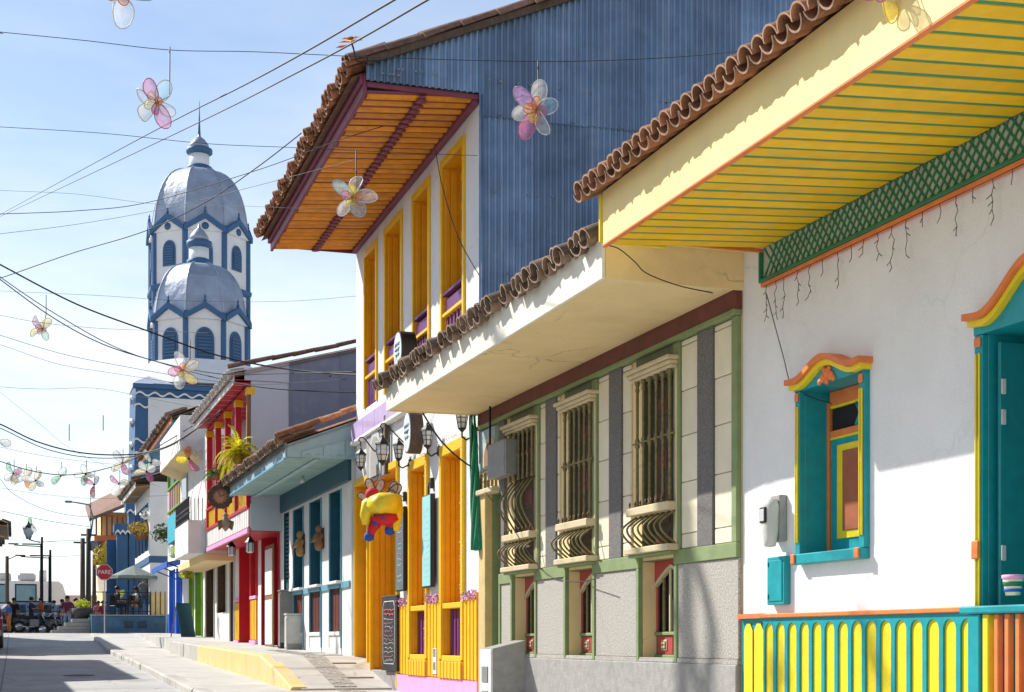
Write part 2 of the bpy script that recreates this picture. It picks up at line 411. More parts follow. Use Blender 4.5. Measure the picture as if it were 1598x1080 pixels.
for i in range(26): yy = 9+i*2; b.quad((-.25,yy,zr(yy)+.0035),(-.22,yy,zr(yy)+.0035),(-.22,yy+2,zr(yy+2)+.0035),(-.25,yy+2,zr(yy+2)+.0035))
b.build('road_joint', MATS['joint_tar'], rd)
for k, (xx, yy) in enumerate(((1.3,33.0),(.6,46.5))):
    mh = MB().lathe([(.33,0),(.33,.006),(.28,.006),(.28,.003),(.02,.003)], 24).build('manhole_cover', mat('rusty_iron',(.16,.12,.10,1),.8,.3,14,.5,60)); mh.location = (xx,yy,zr(yy)+.004); mh.rotation_euler = (math.atan2(zr(yy+.5)-zr(yy-.5),1),0,0); tag(mh, ('round iron manhole cover in the nearer sunny part of the road','round iron manhole cover in the farther part of the road')[k], 'manhole')
tag(strip('plaza_paving', mat('plaza_paving', (.45,.43,.40,1), .9, .12, .5, .2, 60, .3), -60, 40, 61.9, 130, lambda y: zr(y)+.004, 2), kind='structure')
pv = tag(strip('pavement', WALK, 3.0, 6.6, -10, 60, zl, .8, 0, .25), kind='structure')
tag(strip('pavement_opposite', WALK, -6.2, -3.3, -20, 60, zl, 1, 0, .25), kind='structure')
up = tag(strip('raised_pavement', WALK, 4.52, 6.7, 24.4, 64.4, zu, .6, .012, .55), kind='structure')
kb = tag(empty('kerb', (2.93, 20, zl(20)-.1)), kind='structure')
y = 4.0; random.seed(3)
while y < 60.2:
    L = random.uniform(.95, 1.35); ya, yb = y+.006, y+L-.006
    b = MB(); x0, x1 = 2.80+random.uniform(-.012,.012), 3.04
    za, zb = zl(ya)+.014, zl(yb)+.014; d = .32; c = .03
    sec = lambda z: [(x0,z-d),(x0,z-c),(x0+c,z),(x1,z),(x1,z-d)]
    vs = [(p[0]-2.93, ya-20, p[1]-(zl(20)-.1)) for p in sec(za)] + [(p[0]-2.93, yb-20, p[1]-(zl(20)-.1)) for p in sec(zb)]
    b.add(vs, [(4,3,2,1,0),(5,6,7,8,9)] + [(i,(i+1)%5,5+(i+1)%5,5+i) for i in range(5)])
    b.build('kerb_stone', KERB, kb); y += L
# corner kerb where the street meets the square
for i in range(5):
    MB().box(3.06+i*.9-2.93, 3.06+i*.9+.88-2.93, 60.0-20, 60.22-20, .0-(zl(20)-.1), .262-(zl(20)-.1), .02).build('kerb_stone', KERB, kb)
# yellow painted edge of the raised pavement
yk = tag(empty('raised_kerb', (4.45, 24.4, zl(24.4))), kind='structure')
y = 24.45
while y < 44:
    L = random.uniform(1.3, 1.9); ya, yb = y+.005, y+L-.005
    x0, x1 = 4.34, 4.60
    vs = []
    for yy in (ya, yb):
        zt = zu(yy)+.03; zb_ = zl(yy)-.15
        for p in ((x0-.02,zb_),(x0,zt-.03),(x0+.03,zt),(x1,zt),(x1,zb_)): vs.append((p[0]-4.45, yy-24.4, p[1]-zl(24.4)))
    MB().add(vs, [(4,3,2,1,0),(5,6,7,8,9)] + [(i,(i+1)%5,5+(i+1)%5,5+i) for i in range(5)]).build('kerb_stone', KYEL if y < 37 else KERB, yk)
    y += L
# band of small cobbles and drain slots set into the pavement
cb = MB(); random.seed(5)
for i in range(95):
    yy = 21.5 + i*.115
    for j in range(4):
        xx = 5.05 + j*.1 + .05*(i % 2)*0 + (yy-21.5)*.012
        z = (zu(yy+.05)+.012 if yy > 24.4 else zl(yy+.05)) + random.uniform(.003,.012)
        sl_ = ((zu(yy+.1)-zu(yy)) if yy > 24.3 else (zl(yy+.1)-zl(yy)))
        cb.add([(xx,yy,z),(xx+.085,yy,z),(xx+.085,yy+.1,z+sl_),(xx,yy+.1,z+sl_),(xx-.006,yy-.006,z-.05),(xx+.091,yy-.006,z-.05),(xx+.091,yy+.106,z-.05),(xx-.006,yy+.106,z-.05)],
               [(0,1,2,3),(0,4,5,1),(1,5,6,2),(2,6,7,3),(3,7,4,0)])
tag(cb.build('cobble_band', mat('cobble_grey', (.36,.34,.31,1), .9, .3, 14, .3, 60)), kind='stuff')
for k, yy in enumerate((25.3, 26.7, 27.9, 29.6)):
    z = zu(yy)+.016
    dslot = MB().box(5.35, 5.95, -.05, .05, -.06, .006, .004).build('drain_slot', mat('drain_dark', (.10,.10,.10,1), .9))
    dslot.location = (0, yy, z); dslot.rotation_euler = (math.atan2(zu(yy+.1)-zu(yy-.1), .2), 0, 0)
    tag(dslot, 'narrow dark drain slot across the pavement, number %s out from the yellow shop door' % ('one','two','three','four')[k], 'drain', 'drain slots in the pavement')

# ---------------------------------------------------------------- building helpers
LIP = mat('broken_tile_lip',(.50,.33,.23,1),.9,.3,20)
def tile_mesh(name, L, r0, r1, m, inv=False, n=9, t=.013):
    b = MB(); vs = []
    for x, r in ((0, r0), (L, r1)):
        for rr in (r, r-t):
            for k in range(n):
                a = math.pi*k/(n-1)
                z = rr*math.sin(a)*(-1 if inv else 1)
                vs.append((x, -rr*math.cos(a), z))
    I = lambda e, s, k: e*2*n + s*n + k
    fs = []
    for k in range(n-1):
        fs += [(I(0,0,k),I(0,0,k+1),I(1,0,k+1),I(1,0,k)), (I(0,1,k),I(1,1,k),I(1,1,k+1),I(0,1,k+1))]
    fs += [(I(0,0,0),I(1,0,0),I(1,1,0),I(0,1,0)), (I(0,0,n-1),I(0,1,n-1),I(1,1,n-1),I(1,0,n-1))]
    b.smooth = True; b.add(vs, fs); b.smooth = False; b.cur = 1; b.add([vs[I(0,s_,k)] for s_ in (0,1) for k in range(n)], [(k,n+k,n+k+1,k+1) for k in range(n-1)])
    return b.mesh(name, [m, LIP])
def make_roof(H, m, u0, u1, o_e, h_e, o_r, slope, pitch, drop=.05):
    b = MB(); n = int(abs(u1-u0)/pitch)*4; tn = math.tan(slope)
    for i in range(n+1):
        u = u0 + (u1-u0)*i/n; z = .045*abs(math.sin(math.pi*i/4))
        for o in (o_e-.06, o_r): b.v.append((u, o, h_e + (o_e-o)*tn - drop + z))
    for i in range(n):
        b.f.append((2*i,2*i+1,2*i+3,2*i+2)); b.mi.append(0); b.sm.append(True)
    k = len(b.v)
    b.add([(u0,o_e-.06,h_e-drop-.06),(u1,o_e-.06,h_e-drop-.06),(u1,o_r,h_e+(o_e-o_r)*tn-drop-.06),(u0,o_r,h_e+(o_e-o_r)*tn-drop-.06)], [(0,1,2,3)])
    return b.build('roof', m, None, H)
def eave_tiles(H, roof, m, u0, u1, o, h, slope, pitch, rows=2, jit=.3, L=.42, seed=1):
    rng = random.Random(seed); r = pitch*.52
    cov = tile_mesh('roof_tile', L, r, r*.86, m); cha = tile_mesh('channel_tile', L, r*.95, r*.8, m, True)
    n = int(round((u1-u0)/pitch)); cs, sn = math.cos(slope), math.sin(slope)
    for row in range(rows):
        d = row*(L-.09)
        for i in range(n):
            u = u0 + (i+.5)*pitch + rng.uniform(-.012,.012)*jit; e = rng.uniform(-.03,.03)*jit
            for me, du, dz, de in ((cov, 0, .024, 0), (cha, pitch*.5, .042, .012)):
                oo = o - (d+de+e)*cs; hh = h + (d+de+e)*sn + dz + rng.uniform(-.006,.01)*jit + row*.012
                q = link(me.name, me, roof, H.loc(u+du, oo, hh),
                     (rng.uniform(-.06,.06)*jit, -slope+rng.uniform(-.03,.05)*jit, rng.uniform(-.06,.06)*jit))
def rake_tiles(H, roof, m, u, o0, h0, o1, h1, r=.11, L=.42, seed=2, side=-1):
    """tiles laid end to end up the sloping edge of a roof"""
    rng = random.Random(seed); D = math.hypot(o1-o0, h1-h0); n = int(D/(L-.06)); sl_ = math.atan2(h1-h0, o0-o1)
    me = tile_mesh('verge_tile', L, r, r*.84, m)
    for i in range(n):
        t = i*(L-.06)/D
        link('verge_tile', me, roof, H.loc(u+rng.uniform(-.02,.02), o0+(o1-o0)*t, h0+(h1-h0)*t+rng.uniform(-.012,.012)),
             (rng.uniform(-.08,.08), -sl_-.03+rng.uniform(-.03,.03), rng.uniform(-.05,.05)))
def planks(H, parent, name, m, u0, u1, pitch, gap, o0, o1, h0, h1, t=.02, c=.003):
    """boards running out from the wall (o0,h0) to the eave edge (o1,h1)"""
    n = int(round((u1-u0)/pitch)); p = (u1-u0)/n; w_ = (p-gap)/2
    b = MB(); a = MB()
    b.add([(-w_,o0,h0),(w_,o0,h0),(w_,o1,h1),(-w_,o1,h1),(-w_,o0,h0+t),(w_,o0,h0+t),(w_,o1,h1+t),(-w_,o1,h1+t)],
          [(3,2,1,0),(4,5,6,7),(0,1,5,4),(1,2,6,5),(2,3,7,6),(3,0,4,7)])
    me = b.mesh(name, m, lambda v: (-v[1], v[0], v[2]-H.zg))
    for i in range(n): link(name, me, parent, (0, u0+(i+.5)*p, random.uniform(-.002,.002)))
def wall(H, m, u0, u1, h0, h1, holes=(), back=6.0, name='wall', gable=None):
    """facade sheet with real openings, plus the side and back walls of the house"""
    b = MB(); us = sorted({u0,u1,*[x for q in holes for x in q[:2]]}); hs = sorted({h0,h1,*[x for q in holes for x in q[2:4]]})
    us = [x for x in us if u0-1e-6 <= x <= u1+1e-6]; hs = [x for x in hs if h0-1e-6 <= x <= h1+1e-6]
    for ua, ub in zip(us, us[1:]):
        for ha, hb in zip(hs, hs[1:]):
            cu, ch = (ua+ub)/2, (ha+hb)/2
            if any(q[0] < cu < q[1] and q[2] < ch < q[3] for q in holes): continue
            b.quad((ua,0,ha),(ub,0,ha),(ub,0,hb),(ua,0,hb))
    for uu in (u0, u1): b.quad((uu,0,h0),(uu,-back,h0),(uu,-back,h1),(uu,0,h1))
    b.quad((u0,-back,h0),(u1,-back,h0),(u1,-back,h1),(u0,-back,h1))
    b.quad((u0,0,h1-.002),(u1,0,h1-.002),(u1,-back,h1-.002),(u0,-back,h1-.002))
    return b.build(name, m, None, H)
def reveal(H, m, u0, u1, h0, h1, dep, parent=None, backm=None, name='reveal'):
    b = MB(); e = .001
    u0 += e; u1 -= e; h0 += e; h1 -= e
    b.quad((u0,e,h0),(u0,-dep,h0),(u0,-dep,h1),(u0,e,h1)); b.quad((u1,e,h0),(u1,e,h1),(u1,-dep,h1),(u1,-dep,h0))
    b.quad((u0,e,h1),(u0,-dep,h1),(u1,-dep,h1),(u1,e,h1)); b.quad((u0,e,h0),(u1,e,h0),(u1,-dep,h0),(u0,-dep,h0))
    b.cur = 1; b.quad((u0,-dep,h0),(u1,-dep,h0),(u1,-dep,h1),(u0,-dep,h1))
    return b.build(name, [m, backm or m], parent, H)
def part(name, H): # a grouping part that itself carries pieces
    o = link(name, None, H.root); o.empty_display_size = .1; return o

# ================================================================ white house with yellow eave
A = House('white_house', 'white house with deep yellow plank eave and teal and yellow arched dado', 6.0, 11.13, 0, -1.35)
uN = -8.3
wa = (A.u(1340,.05), A.u(1248,.05)); hw0, hw1 = A.h(1248, 866), A.h(1248, 614)
da1 = A.u(1533,.05); da = (da1-1.15, da1); hd1 = A.h(1533, 525)
dado_t = A.h(1518, 955); arch_t = A.h(1299, 970)
sof_i, sof_o, ov = 3.30, 3.21, 1.47
wall(A, WHITE, uN, 0, -1.35, 3.45, [(wa[0],wa[1],hw0,hw1), (da[0],da[1],-1.35,hd1)])
b = MB(); b.quad((0,0,-1.35),(.488,-.035,-1.35),(.488,-.035,3.4),(0,0,3.4)); b.quad((.488,-.035,-1.35),(.488,-3,-1.35),(.488,-3,3.4),(.488,-.035,3.4))
b.quad((0,0,3.4),(.488,-.035,3.4),(.488,-3,3.4),(0,-3,3.4))
b.build('wall_end', WHITE, None, A)
b = MB(); b.add([(uN,.02,sof_i+.006),(0,.02,sof_i+.006),(0,ov-.036,sof_o+.006),(uN,ov-.036,sof_o+.006),(uN,.02,sof_i+.05),(0,.02,sof_i+.05),(0,ov-.036,sof_o+.05),(uN,ov-.036,sof_o+.05)], [(3,2,1,0),(4,5,6,7),(0,1,5,4),(1,2,6,5),(2,3,7,6),(3,0,4,7)]); s = b.build('soffit', mat('stripe_green_paint',(.03,.27,.15,1),.5,.1,8), None, A)
planks(A, s, 'soffit_plank', YEL, uN, .0, .192, .046, .035, ov-.035, sof_i, sof_o, .022)
fa = A.box('fascia', CREAM, uN, .04, ov-.035, ov, sof_o+.0, sof_o+.44, .006)
A.box('fascia_end', LEMON, .04, .075, .9, ov+.02, sof_o+.03, sof_o+.42, .006, fa)
A.box('fascia_trim', ORANGE, uN, .05, ov-.04, ov+.003, sof_o-.010, sof_o-.001, .002, fa)
A.box('eave_end_board', ORANGE, .0, .025, .0, ov-.04, sof_i-.035, sof_i+.0, .004, fa)
rf = make_roof(A, TILE, uN, .12, ov+.03, sof_o+.44, -4.5, R(24), .17)
eave_tiles(A, rf, TILE, uN+2.0, .14, ov+.19, sof_o+.405, R(24), .17, 2, .4, seed=4)
# lattice frieze
lat = A.box('lattice_frieze', mat('frieze_back_paint', (.40,.44,.36,1), .7, .15, 8), uN, -.012, .0, .03, 3.03, sof_i-.003, 0)
ltop, lbot = sof_i-.006, 3.035
for sgn in (1, -1):
    du = .23*sgn; H_ = ltop-lbot; wv = .0125
    b = MB(); y0, y1 = (.03,.034) if sgn > 0 else (.034,.038)
    b.add([(-wv,y0,lbot),(wv,y0,lbot),(wv+du,y0,ltop),(-wv+du,y0,ltop),(-wv,y1,lbot),(wv,y1,lbot),(wv+du,y1,ltop),(-wv+du,y1,ltop)],
          [(0,1,2,3),(7,6,5,4),(0,4,5,1),(1,5,6,2),(2,6,7,3),(3,7,4,0)])
    me = b.mesh('lattice_strip', GREENP, lambda v: (-v[1], v[0], v[2]-A.zg))
    i = 0; u = -.03 - (abs(du) if sgn > 0 else 0)
    while u > -5.4: link('lattice_strip', me, lat, (0,u,0)); u -= .088
A.box('lattice_rail', GREENP, uN, -.005, .0, .068, 3.005, 3.034, .004, lat)
A.box('frieze_trim', ORANGE, uN, 0, .0, .055, 2.968, 3.004, .005, lat)
A.box('frieze_end', GREENP, -.012, .012, .0, .068, 3.005, sof_i-.04, .004, lat)

def crown_curve(u0, u1, base, peak, n=34):
    pts = []
    for i in range(n+1):
        t = i/n*2-1; a = min(1, abs(t)/.80)
        f = .5*(1+math.cos(math.pi*a)); f = f*(1-.0) + (.10*math.sin(math.pi*min(1,max(0,(abs(t)-.62)/.38))))*0
        end = max(0, (abs(t)-.78)/.22)*.10
        pts.append((u0+(u1-u0)*i/n, base+(peak-base)*(f+end*.6)))
    return pts
def off(c, d): return [(a, b-d) for a, b in c]
def surround(H, parent, u0, u1, h0, h1, base, peak, ext, pw, sill=True):
    """carved door or window frame: crown, pediment board, beaded pilasters, corner blocks"""
    c = crown_curve(u0-ext, u1+ext, base, peak)
    MB().ribbon(c, off(c,.045), .0, .13).build('crown_moulding', ORANGE, parent, H)
    c2 = crown_curve(u0-ext+.02, u1+ext-.02, base-.046, peak-.046)
    MB().ribbon(c2, off(c2,.042), .0, .10).build('crown_bead', LEMON, parent, H)
    c3 = crown_curve(u0-pw, u1+pw, base-.0885, peak-.0885)
    MB().ribbon(c3, [(a, h1) for a, _ in c3], .0, .055).build('pediment_board', TEAL, parent, H)
    mid = (u0+u1)/2; hm = (h1+peak-.09)/2 + .0
    orn = MB()
    for dx, dz, r in ((0,0,.05),(-.06,-.02,.042),(.06,-.02,.042),(0,-.05,.035),(-.035,.035,.03),(.035,.035,.03),(-.10,-.045,.028),(.10,-.045,.028)):
        orn.smooth = True
        orn.lathe([(.001,0),(r,.004),(r*.8,.016),(r*.35,.026),(.001,.024)], 10, (0,0,0))
        k = 5*10
        for q in range(len(orn.v)-k, len(orn.v)):
            x, y_, z = orn.v[q]; orn.v[q] = (mid+dx+x, .055+z, hm+dz+y_)
    orn.build('carved_ornament', ORANGE, parent, H)
    for uu in (u0-pw, u1):
        hb = h0 if sill else h0
        A1 = MB().box(uu, uu+pw, .0, .05, hb, h1-.001, .004).build('pilaster', TEAL, parent, H)
        for k in (.28, .68):
            MB().box(uu+pw*k-.008, uu+pw*k+.008, .05, .066, hb+.09, h1-.12, .005).build('pilaster_bead', LEMON, A1, H)
        MB().box(uu+.010, uu+pw-.010, .05, .066, h1-.08, h1-.015, .008).build('corner_block', ORANGE, A1, H)
        if not sill:
            hm2 = A.h(1520, 860); MB().box(uu+.004, uu+pw-.004, .066, .082, hm2-.06, hm2+.06, .008).build('corner_block', ORANGE, A1, H)
    if sill:
        sb = MB().box(u0-pw, u1+pw, .0, .085, h0-.085, h0-.001, .008).build('window_sill', TEAL, parent, H)
        for uu in (u0-pw+.005, u1+.005): MB().box(uu, uu+pw-.01, .085, .10, h0-.08, h0+.0, .008).build('corner_block', ORANGE, sb, H)
win = part('window', A)
surround(A, win, wa[0], wa[1], hw0, hw1, A.h(1232, 592, .13), A.h(1294, 546, .13), .115, .075)
reveal(A, TEAL, wa[0], wa[1], hw0, hw1, .30, win, DARK)
# open shutter seen in the opening: orange stile, lattice, framed panel
oS = -.21; uS0, uS1 = wa[0]-.02, A.u(1284, oS)
sh = part('shutter', A)
A.box('shutter_jamb', TEAL, A.u(1284,oS), wa[1]-.002, oS-.03, oS+.01, hw0, hw1, .004, sh)
A.box('shutter_stile', ORANGE, A.u(1296,oS), A.u(1284,oS)-.002, oS-.03, oS+.015, hw0+.005, hw1-.08, .004, sh)
for nm, m_, y0, y1, o_ in (('shutter_top_rail', ORANGE, 606, 628, .015), ('shutter_bead', LEMON, 628, 632, .01), ('shutter_rail', ORANGE, 668, 678, .013),('shutter_bead', LEMON, 678, 682, .01),
                      ('shutter_panel', TEAL, 682, 858, 0)):
    A.box(nm, m_, uS0, A.u(1297,oS), oS-.025, oS+o_, A.h(1320,y1,oS), A.h(1320,y0,oS), .003, sh)
A.box('shutter_frame', LEMON, uS0, A.u(1308,oS), oS, oS+.012, A.h(1320,840,oS), A.h(1320,692,oS), .003, sh)
A.box('inner_panel', mat('brick_brown_paint', (.33,.10,.045,1), .5, .1, 6), uS0, A.u(1318,oS), oS+.012, oS+.022, A.h(1320,828,oS), A.h(1320,703,oS), .003, sh)
lt = A.box('shutter_lattice', DARK, uS0, A.u(1297,oS), oS-.03, oS-.012, A.h(1320,667,oS), A.h(1320,633,oS), 0, sh)
hA, hB = A.h(1320,667,oS), A.h(1320,633,oS)
for k in range(5):
    for sg in (1,-1):
        uu = uS0 + k*.10
        MB().tube([(uu-.06*sg, oS+.006, hA), (uu+.06*sg, oS+.006, hB)], .018, 4).build('lattice_strip', TEAL, lt, A)
# door
dr = part('door', A)
surround(A, dr, da[0], da[1], -1.35, hd1, A.h(1502, 494, .13), A.h(1502, 494, .13)+.27, .115, .085, False)
reveal(A, TEAL, da[0], da[1], -1.35, hd1, .34, dr, TEAL)
for k in range(4):
    uu = da[1]-.02-k*.29
    A.box('door_board', TEAL, uu-.275, uu, -.33, -.30, -1.3, hd1-.05, .008, dr)
dl = A.box('door_leaf', mat('deep_teal_paint',(.010,.20,.215,1),.4,.1,9,.08,30), A.u(1567,-.05), A.u(1567,-.05)+.03, -.30, -.02, -1.3, hd1-.06, .006, dr)
for hh in (A.h(1567,600), A.h(1567,648), A.h(1567,862)): A.box('hinge', LGREY, A.u(1567,-.05)-.012, A.u(1567,-.05)+.0, -.06, -.025, hh-.05, hh+.05, .004, dl)
ra = part('door_railing', A)
rt = A.h(1560, 945, .1)
A.box('railing_top', TEAL, da[0]-.1, da[1]+.09, .083, .17, rt-.05, rt, .01, ra)
A.box('railing_post', TEAL, da[1]-.10, da[1]+.02, .086, .15, -1.3, rt-.051, .006, ra)
A.box('railing_bead', LEMON, da[1]-.18, da[1]-.12, .09, .14, -1.2, rt-.052, .006, ra)
me = MB().box(-.022,.022,.09,.134,-1.2,rt-.052,.006).mesh('baluster', ORANGE, lambda v: (-v[1], v[0], v[2]-A.zg))
for k in range(7): link('baluster', me, ra, (0, da[1]-.25-k*.105, 0))
# arched dado
dd = part('dado', A)
A.box('dado_backing', TEAL, da[1]+.086, -.01, .0, .012, -1.35, dado_t-.03, 0, dd)
A.box('dado_rail', ORANGE, da[1]+.09, .0, .0, .06, dado_t-.001, A.h(1518, 947), .006, dd)
pt = .183; nb = int((0-(da[1]+.09))/pt); pt = (-.012-(da[1]+.09))/nb
fr = MB(); n = 12; hwid = pt/2; aw = pt/2-.024; topz = dado_t-.002; spring = arch_t-aw
arc = [(-aw*math.cos(math.pi*k/n), spring+aw*math.sin(math.pi*k/n)) for k in range(n+1)]
bot = [(-aw, spring)]+arc+[(aw, spring)]
tops = [(p[0], topz) for p in bot]
for k in range(len(bot)-1):
    a, c_ = bot[k], bot[k+1]; d, e = tops[k], tops[k+1]
    fr.quad((a[0],.034,a[1]),(c_[0],.034,c_[1]),(e[0],.034,e[1]),(d[0],.034,d[1]))
    fr.quad((a[0],.034,a[1]),(a[0],.012,a[1]),(c_[0],.012,c_[1]),(c_[0],.034,c_[1]))
fr.box(-hwid,-aw,.012,.034,-1.35,topz); fr.box(aw,hwid,.012,.034,-1.35,topz)
mef = fr.mesh('dado_frame', TEAL, lambda v: (-v[1], v[0], v[2]-A.zg))
pb = MB(); pb.prism([(-aw*1.02,-1.3)]+[(p[0]*1.02,p[1]+.001) for p in arc]+[(aw*1.02,-1.3)], .012, .018, 'y')
mep = pb.mesh('arch_panel', LEMON, lambda v: (-v[1], v[0], v[2]-A.zg))
for k in range(nb):
    u = da[1]+.09+(k+.5)*pt
    link('dado_frame', mef, dd, (0,u,0)); link('arch_panel', mep, dd, (0,u,0))
# the canted end of the dado
for k, (ua, ub) in enumerate(((.02,.21),(.24,.42))):
    oa, ob = .018-ua*.072, .018-ub*.072
    b = MB(); b.add([(ua,oa,-1.3),(ub,ob,-1.3),(ub,ob,arch_t-.06),(ua*.3+ub*.7,oa*.3+ob*.7,arch_t),(ua*.7+ub*.3,oa*.7+ob*.3,arch_t),(ua,oa,arch_t-.06)], [(0,1,2,3,4,5)])
    b.build('arch_panel', LEMON, dd, A)
b = MB(); b.quad((0,.008,-1.35),(.488,-.027,-1.35),(.488,-.027,dado_t),(0,.008,dado_t)); b.build('dado_backing', TEAL, dd, A)
b = MB(); b.add([(0,.0,dado_t),(.488,-.035,dado_t),(.488,.02,dado_t),(0,.055,dado_t),(0,.0,dado_t+.04),(.488,-.035,dado_t+.04),(.488,.02,dado_t+.04),(0,.055,dado_t+.04)],
    [(0,1,2,3),(4,5,6,7),(3,2,6,7),(0,3,7,4),(1,2,6,5)]); b.build('dado_rail', ORANGE, dd, A)
# meter and cabinet on the wall
mt = empty('electricity_meter', A.world(A.u(1222), .06, A.h(1222, 855)), 0, 'grey oval electricity meter on white wall left of the teal window', 'meter')
mw = [(0,.0),(.055,.01),(.07,.06),(.085,.15),(.09,.34),(.075,.39),(0,.40)]
b = MB(); b.smooth = True
for q in range(len(mw)):
    for k in range(12):
        a = 2*math.pi*k/12; r = max(.002, mw[q][0]); b.v.append((-.06+.07*math.cos(a)*(r/.09) if True else 0, r*math.sin(a), mw[q][1]))
for q in range(len(mw)-1):
    for k in range(12): b.f.append((q*12+k, q*12+(k+1)%12, (q+1)*12+(k+1)%12, (q+1)*12+k)); b.mi.append(0); b.sm.append(True)
b.build('meter_case', LGREY, mt)
MB().box(-.135,-.115,-.05,.05,.20,.33,.006).build('meter_display', BLACK, mt); MB().box(-.139,-.134,-.035,.035,.215,.315,.002).build('display_glass', GLASSW, mt)
MB().box(-.01,.058,-.07,.09,.05,.43,.006).build('meter_backplate', CONC, mt)
ub0, ub1 = A.u(1234), A.u(1207); hb0, hb1 = A.h(1220, 944), A.h(1220, 869)
cbn = empty('meter_cabinet', A.world(0,0,hb0), 0, 'small flat teal metal cabinet on white wall below the meter', 'cabinet')
MB().box(-.06,-.001,ub0,ub1,0,hb1-hb0,.006).build('cabinet_box', TEAL, cbn); MB().box(-.068,-.06,ub0+.03,ub1-.03,.03,hb1-hb0-.03,.004).build('cabinet_door', TEAL, cbn)
for z in (.05, hb1-hb0-.08): MB().box(-.075,-.068,ub1-.045,ub1-.03,z,z+.04,.003).build('cabinet_hinge', TEALB, cbn)
# icicle string light wires under the frieze
il = MB(); random.seed(12); u = -.1
il.tube([A.world(-.05,.05,2.965), A.world(-6,.05,2.965)], .004, 4)
while u > -4.5:
    L = random.choice((.10,.16,.24,.30)); p = A.world(u, .05, 2.965); pts = [p]; side = []
    k = 0.0
    while k < L:
        k += .05; q = p + Vector((random.uniform(-.012,.012), random.uniform(-.02,.02), -k)); pts.append(q)
        if random.random() < .6: il.tube([q, q+Vector((random.uniform(-.02,.01), random.choice((-1,1))*.03, -.025))], .0035, 4)
    il.tube(pts, .0032, 4); u -= random.uniform(.14,.24)
tag(il.build('icicle_light_string', mat('brown_wire', (.10,.07,.05,1), .7)), 'unlit icicle light wires dangling under the green lattice frieze', 'string lights')
pot = empty('flower_pot', A.world(A.u(1583, .12), .13, A.h(1583, 929, .13)), 0, 'small banded painted pot perched on the teal door railing', 'pot')
MB().lathe([(.045,0),(.062,.09),(.062,.10)], 16).build('pot_body', mat('pale_glaze', (.75,.68,.45,1), .3, .15, 20), pot)
MB().lathe([(.0655,.10),(.069,.11),(.069,.125),(.064,.127)], 16).build('pot_rim', PINK, pot)
MB().lathe([(.056,.055),(.0615,.075),(.0615,.085),(.056,.087)], 16).build('pot_band', GREENP, pot)
MB().lathe([(.0525,.02),(.056,.035),(.056,.04),(.05,.042)], 16).build('pot_band', COBALT, pot)

# ================================================================ cream house with bellied window grilles
B = House('cream_house', 'cream panelled house with grey pebble strips, sage trim and bellied window grilles', 6.03, 11.62, 0, -1.25)
u1B = B.u(752); base = -1.25
bso, bov = 3.07, 1.33
hgt = B.h(1110, 852); hgb = B.h(1110, 875); hpb = B.h(1110, 1028)
hbt = B.h(1020, 588, .05); hbb = B.h(1020, 786, .1); hst = B.h(1020, 787, .12); hsb = B.h(1020, 800, .12)
hlt = B.h(1025, 851, .12); hlb = B.h(1025, 861, .12); hop0 = B.h(1030, 1030)
wins = []
for (n0, n1, lo0, lo1) in ((1056, 990, 1058, 1003), (929, 878, 930, 888), (838, 793, 839, 804)):
    wins.append((B.u(n0,.05), B.u(n1,.085), B.u(lo0), B.u(lo1)))
ud0, ud1 = B.u(783), B.u(768); hdt = B.h(775, 770)
holes = [(a, b_, hlb, hbt+.02) for a, b_, _, _ in wins] + [(c_, d, hop0, hlb-.06) for _, _, c_, d in wins] + [(ud0, ud1, base, hdt)]
wall(B, CREAMS, .012, u1B, base, bso+.3, holes)
# frieze
A2 = B.box('frieze_band', OXBLOOD, .0, u1B+.01, 0, .06, B.h(1157,482)+.0, bso+.04, .004)
B.box('frieze_trim', SAGE, .0, u1B+.01, 0, .085, B.h(1157,482)-.055, B.h(1157,482)-.001, .01, A2)
hft = B.h(1157,482)-.056
# eave box: soffit, fascia, end
s = B.box('soffit', WOODD, -.0, u1B, .061, bov-.03, bso+.018, bso+.03, .0)
for i in range(5): B.box('soffit_board', CREAMS, u1B*i/5+.002, u1B*(i+1)/5-.002, .062, bov-.032, bso+random.uniform(-.003,.003), bso+.016, .003, s)
fb = B.box('fascia', CREAMW, -.03, u1B+.02, bov-.03, bov, bso-.015, bso+.33, .006)
MB().prism([(bov-.031,bso-.012),(-1.2,bso-.012),(-1.2,bso+1.25),(bov-.031,bso+.29)], -.03, -.005, 'x').build('eave_end', CREAMS, fb, B)
B.box('eave_end', CREAMS, u1B-.02, u1B+.015, .0, bov-.031, bso-.012, bso+.30, .004, fb)
B.box('eave_sun_stop', CREAMS, -.478, -.031, -.2, bov-.25, bso+.31, bso+.34, .003, fb)  # slab added in the gap between the eaves to stop sun leaking onto the white wall
rf = make_roof(B, TILEO, -.03, u1B+.02, bov+.05, bso+.33, -4.5, R(21), .2)
eave_tiles(B, rf, TILEO, -.05, u1B+.10, bov+.11, bso+.31, R(21), .20, 2, 2.2, seed=9)
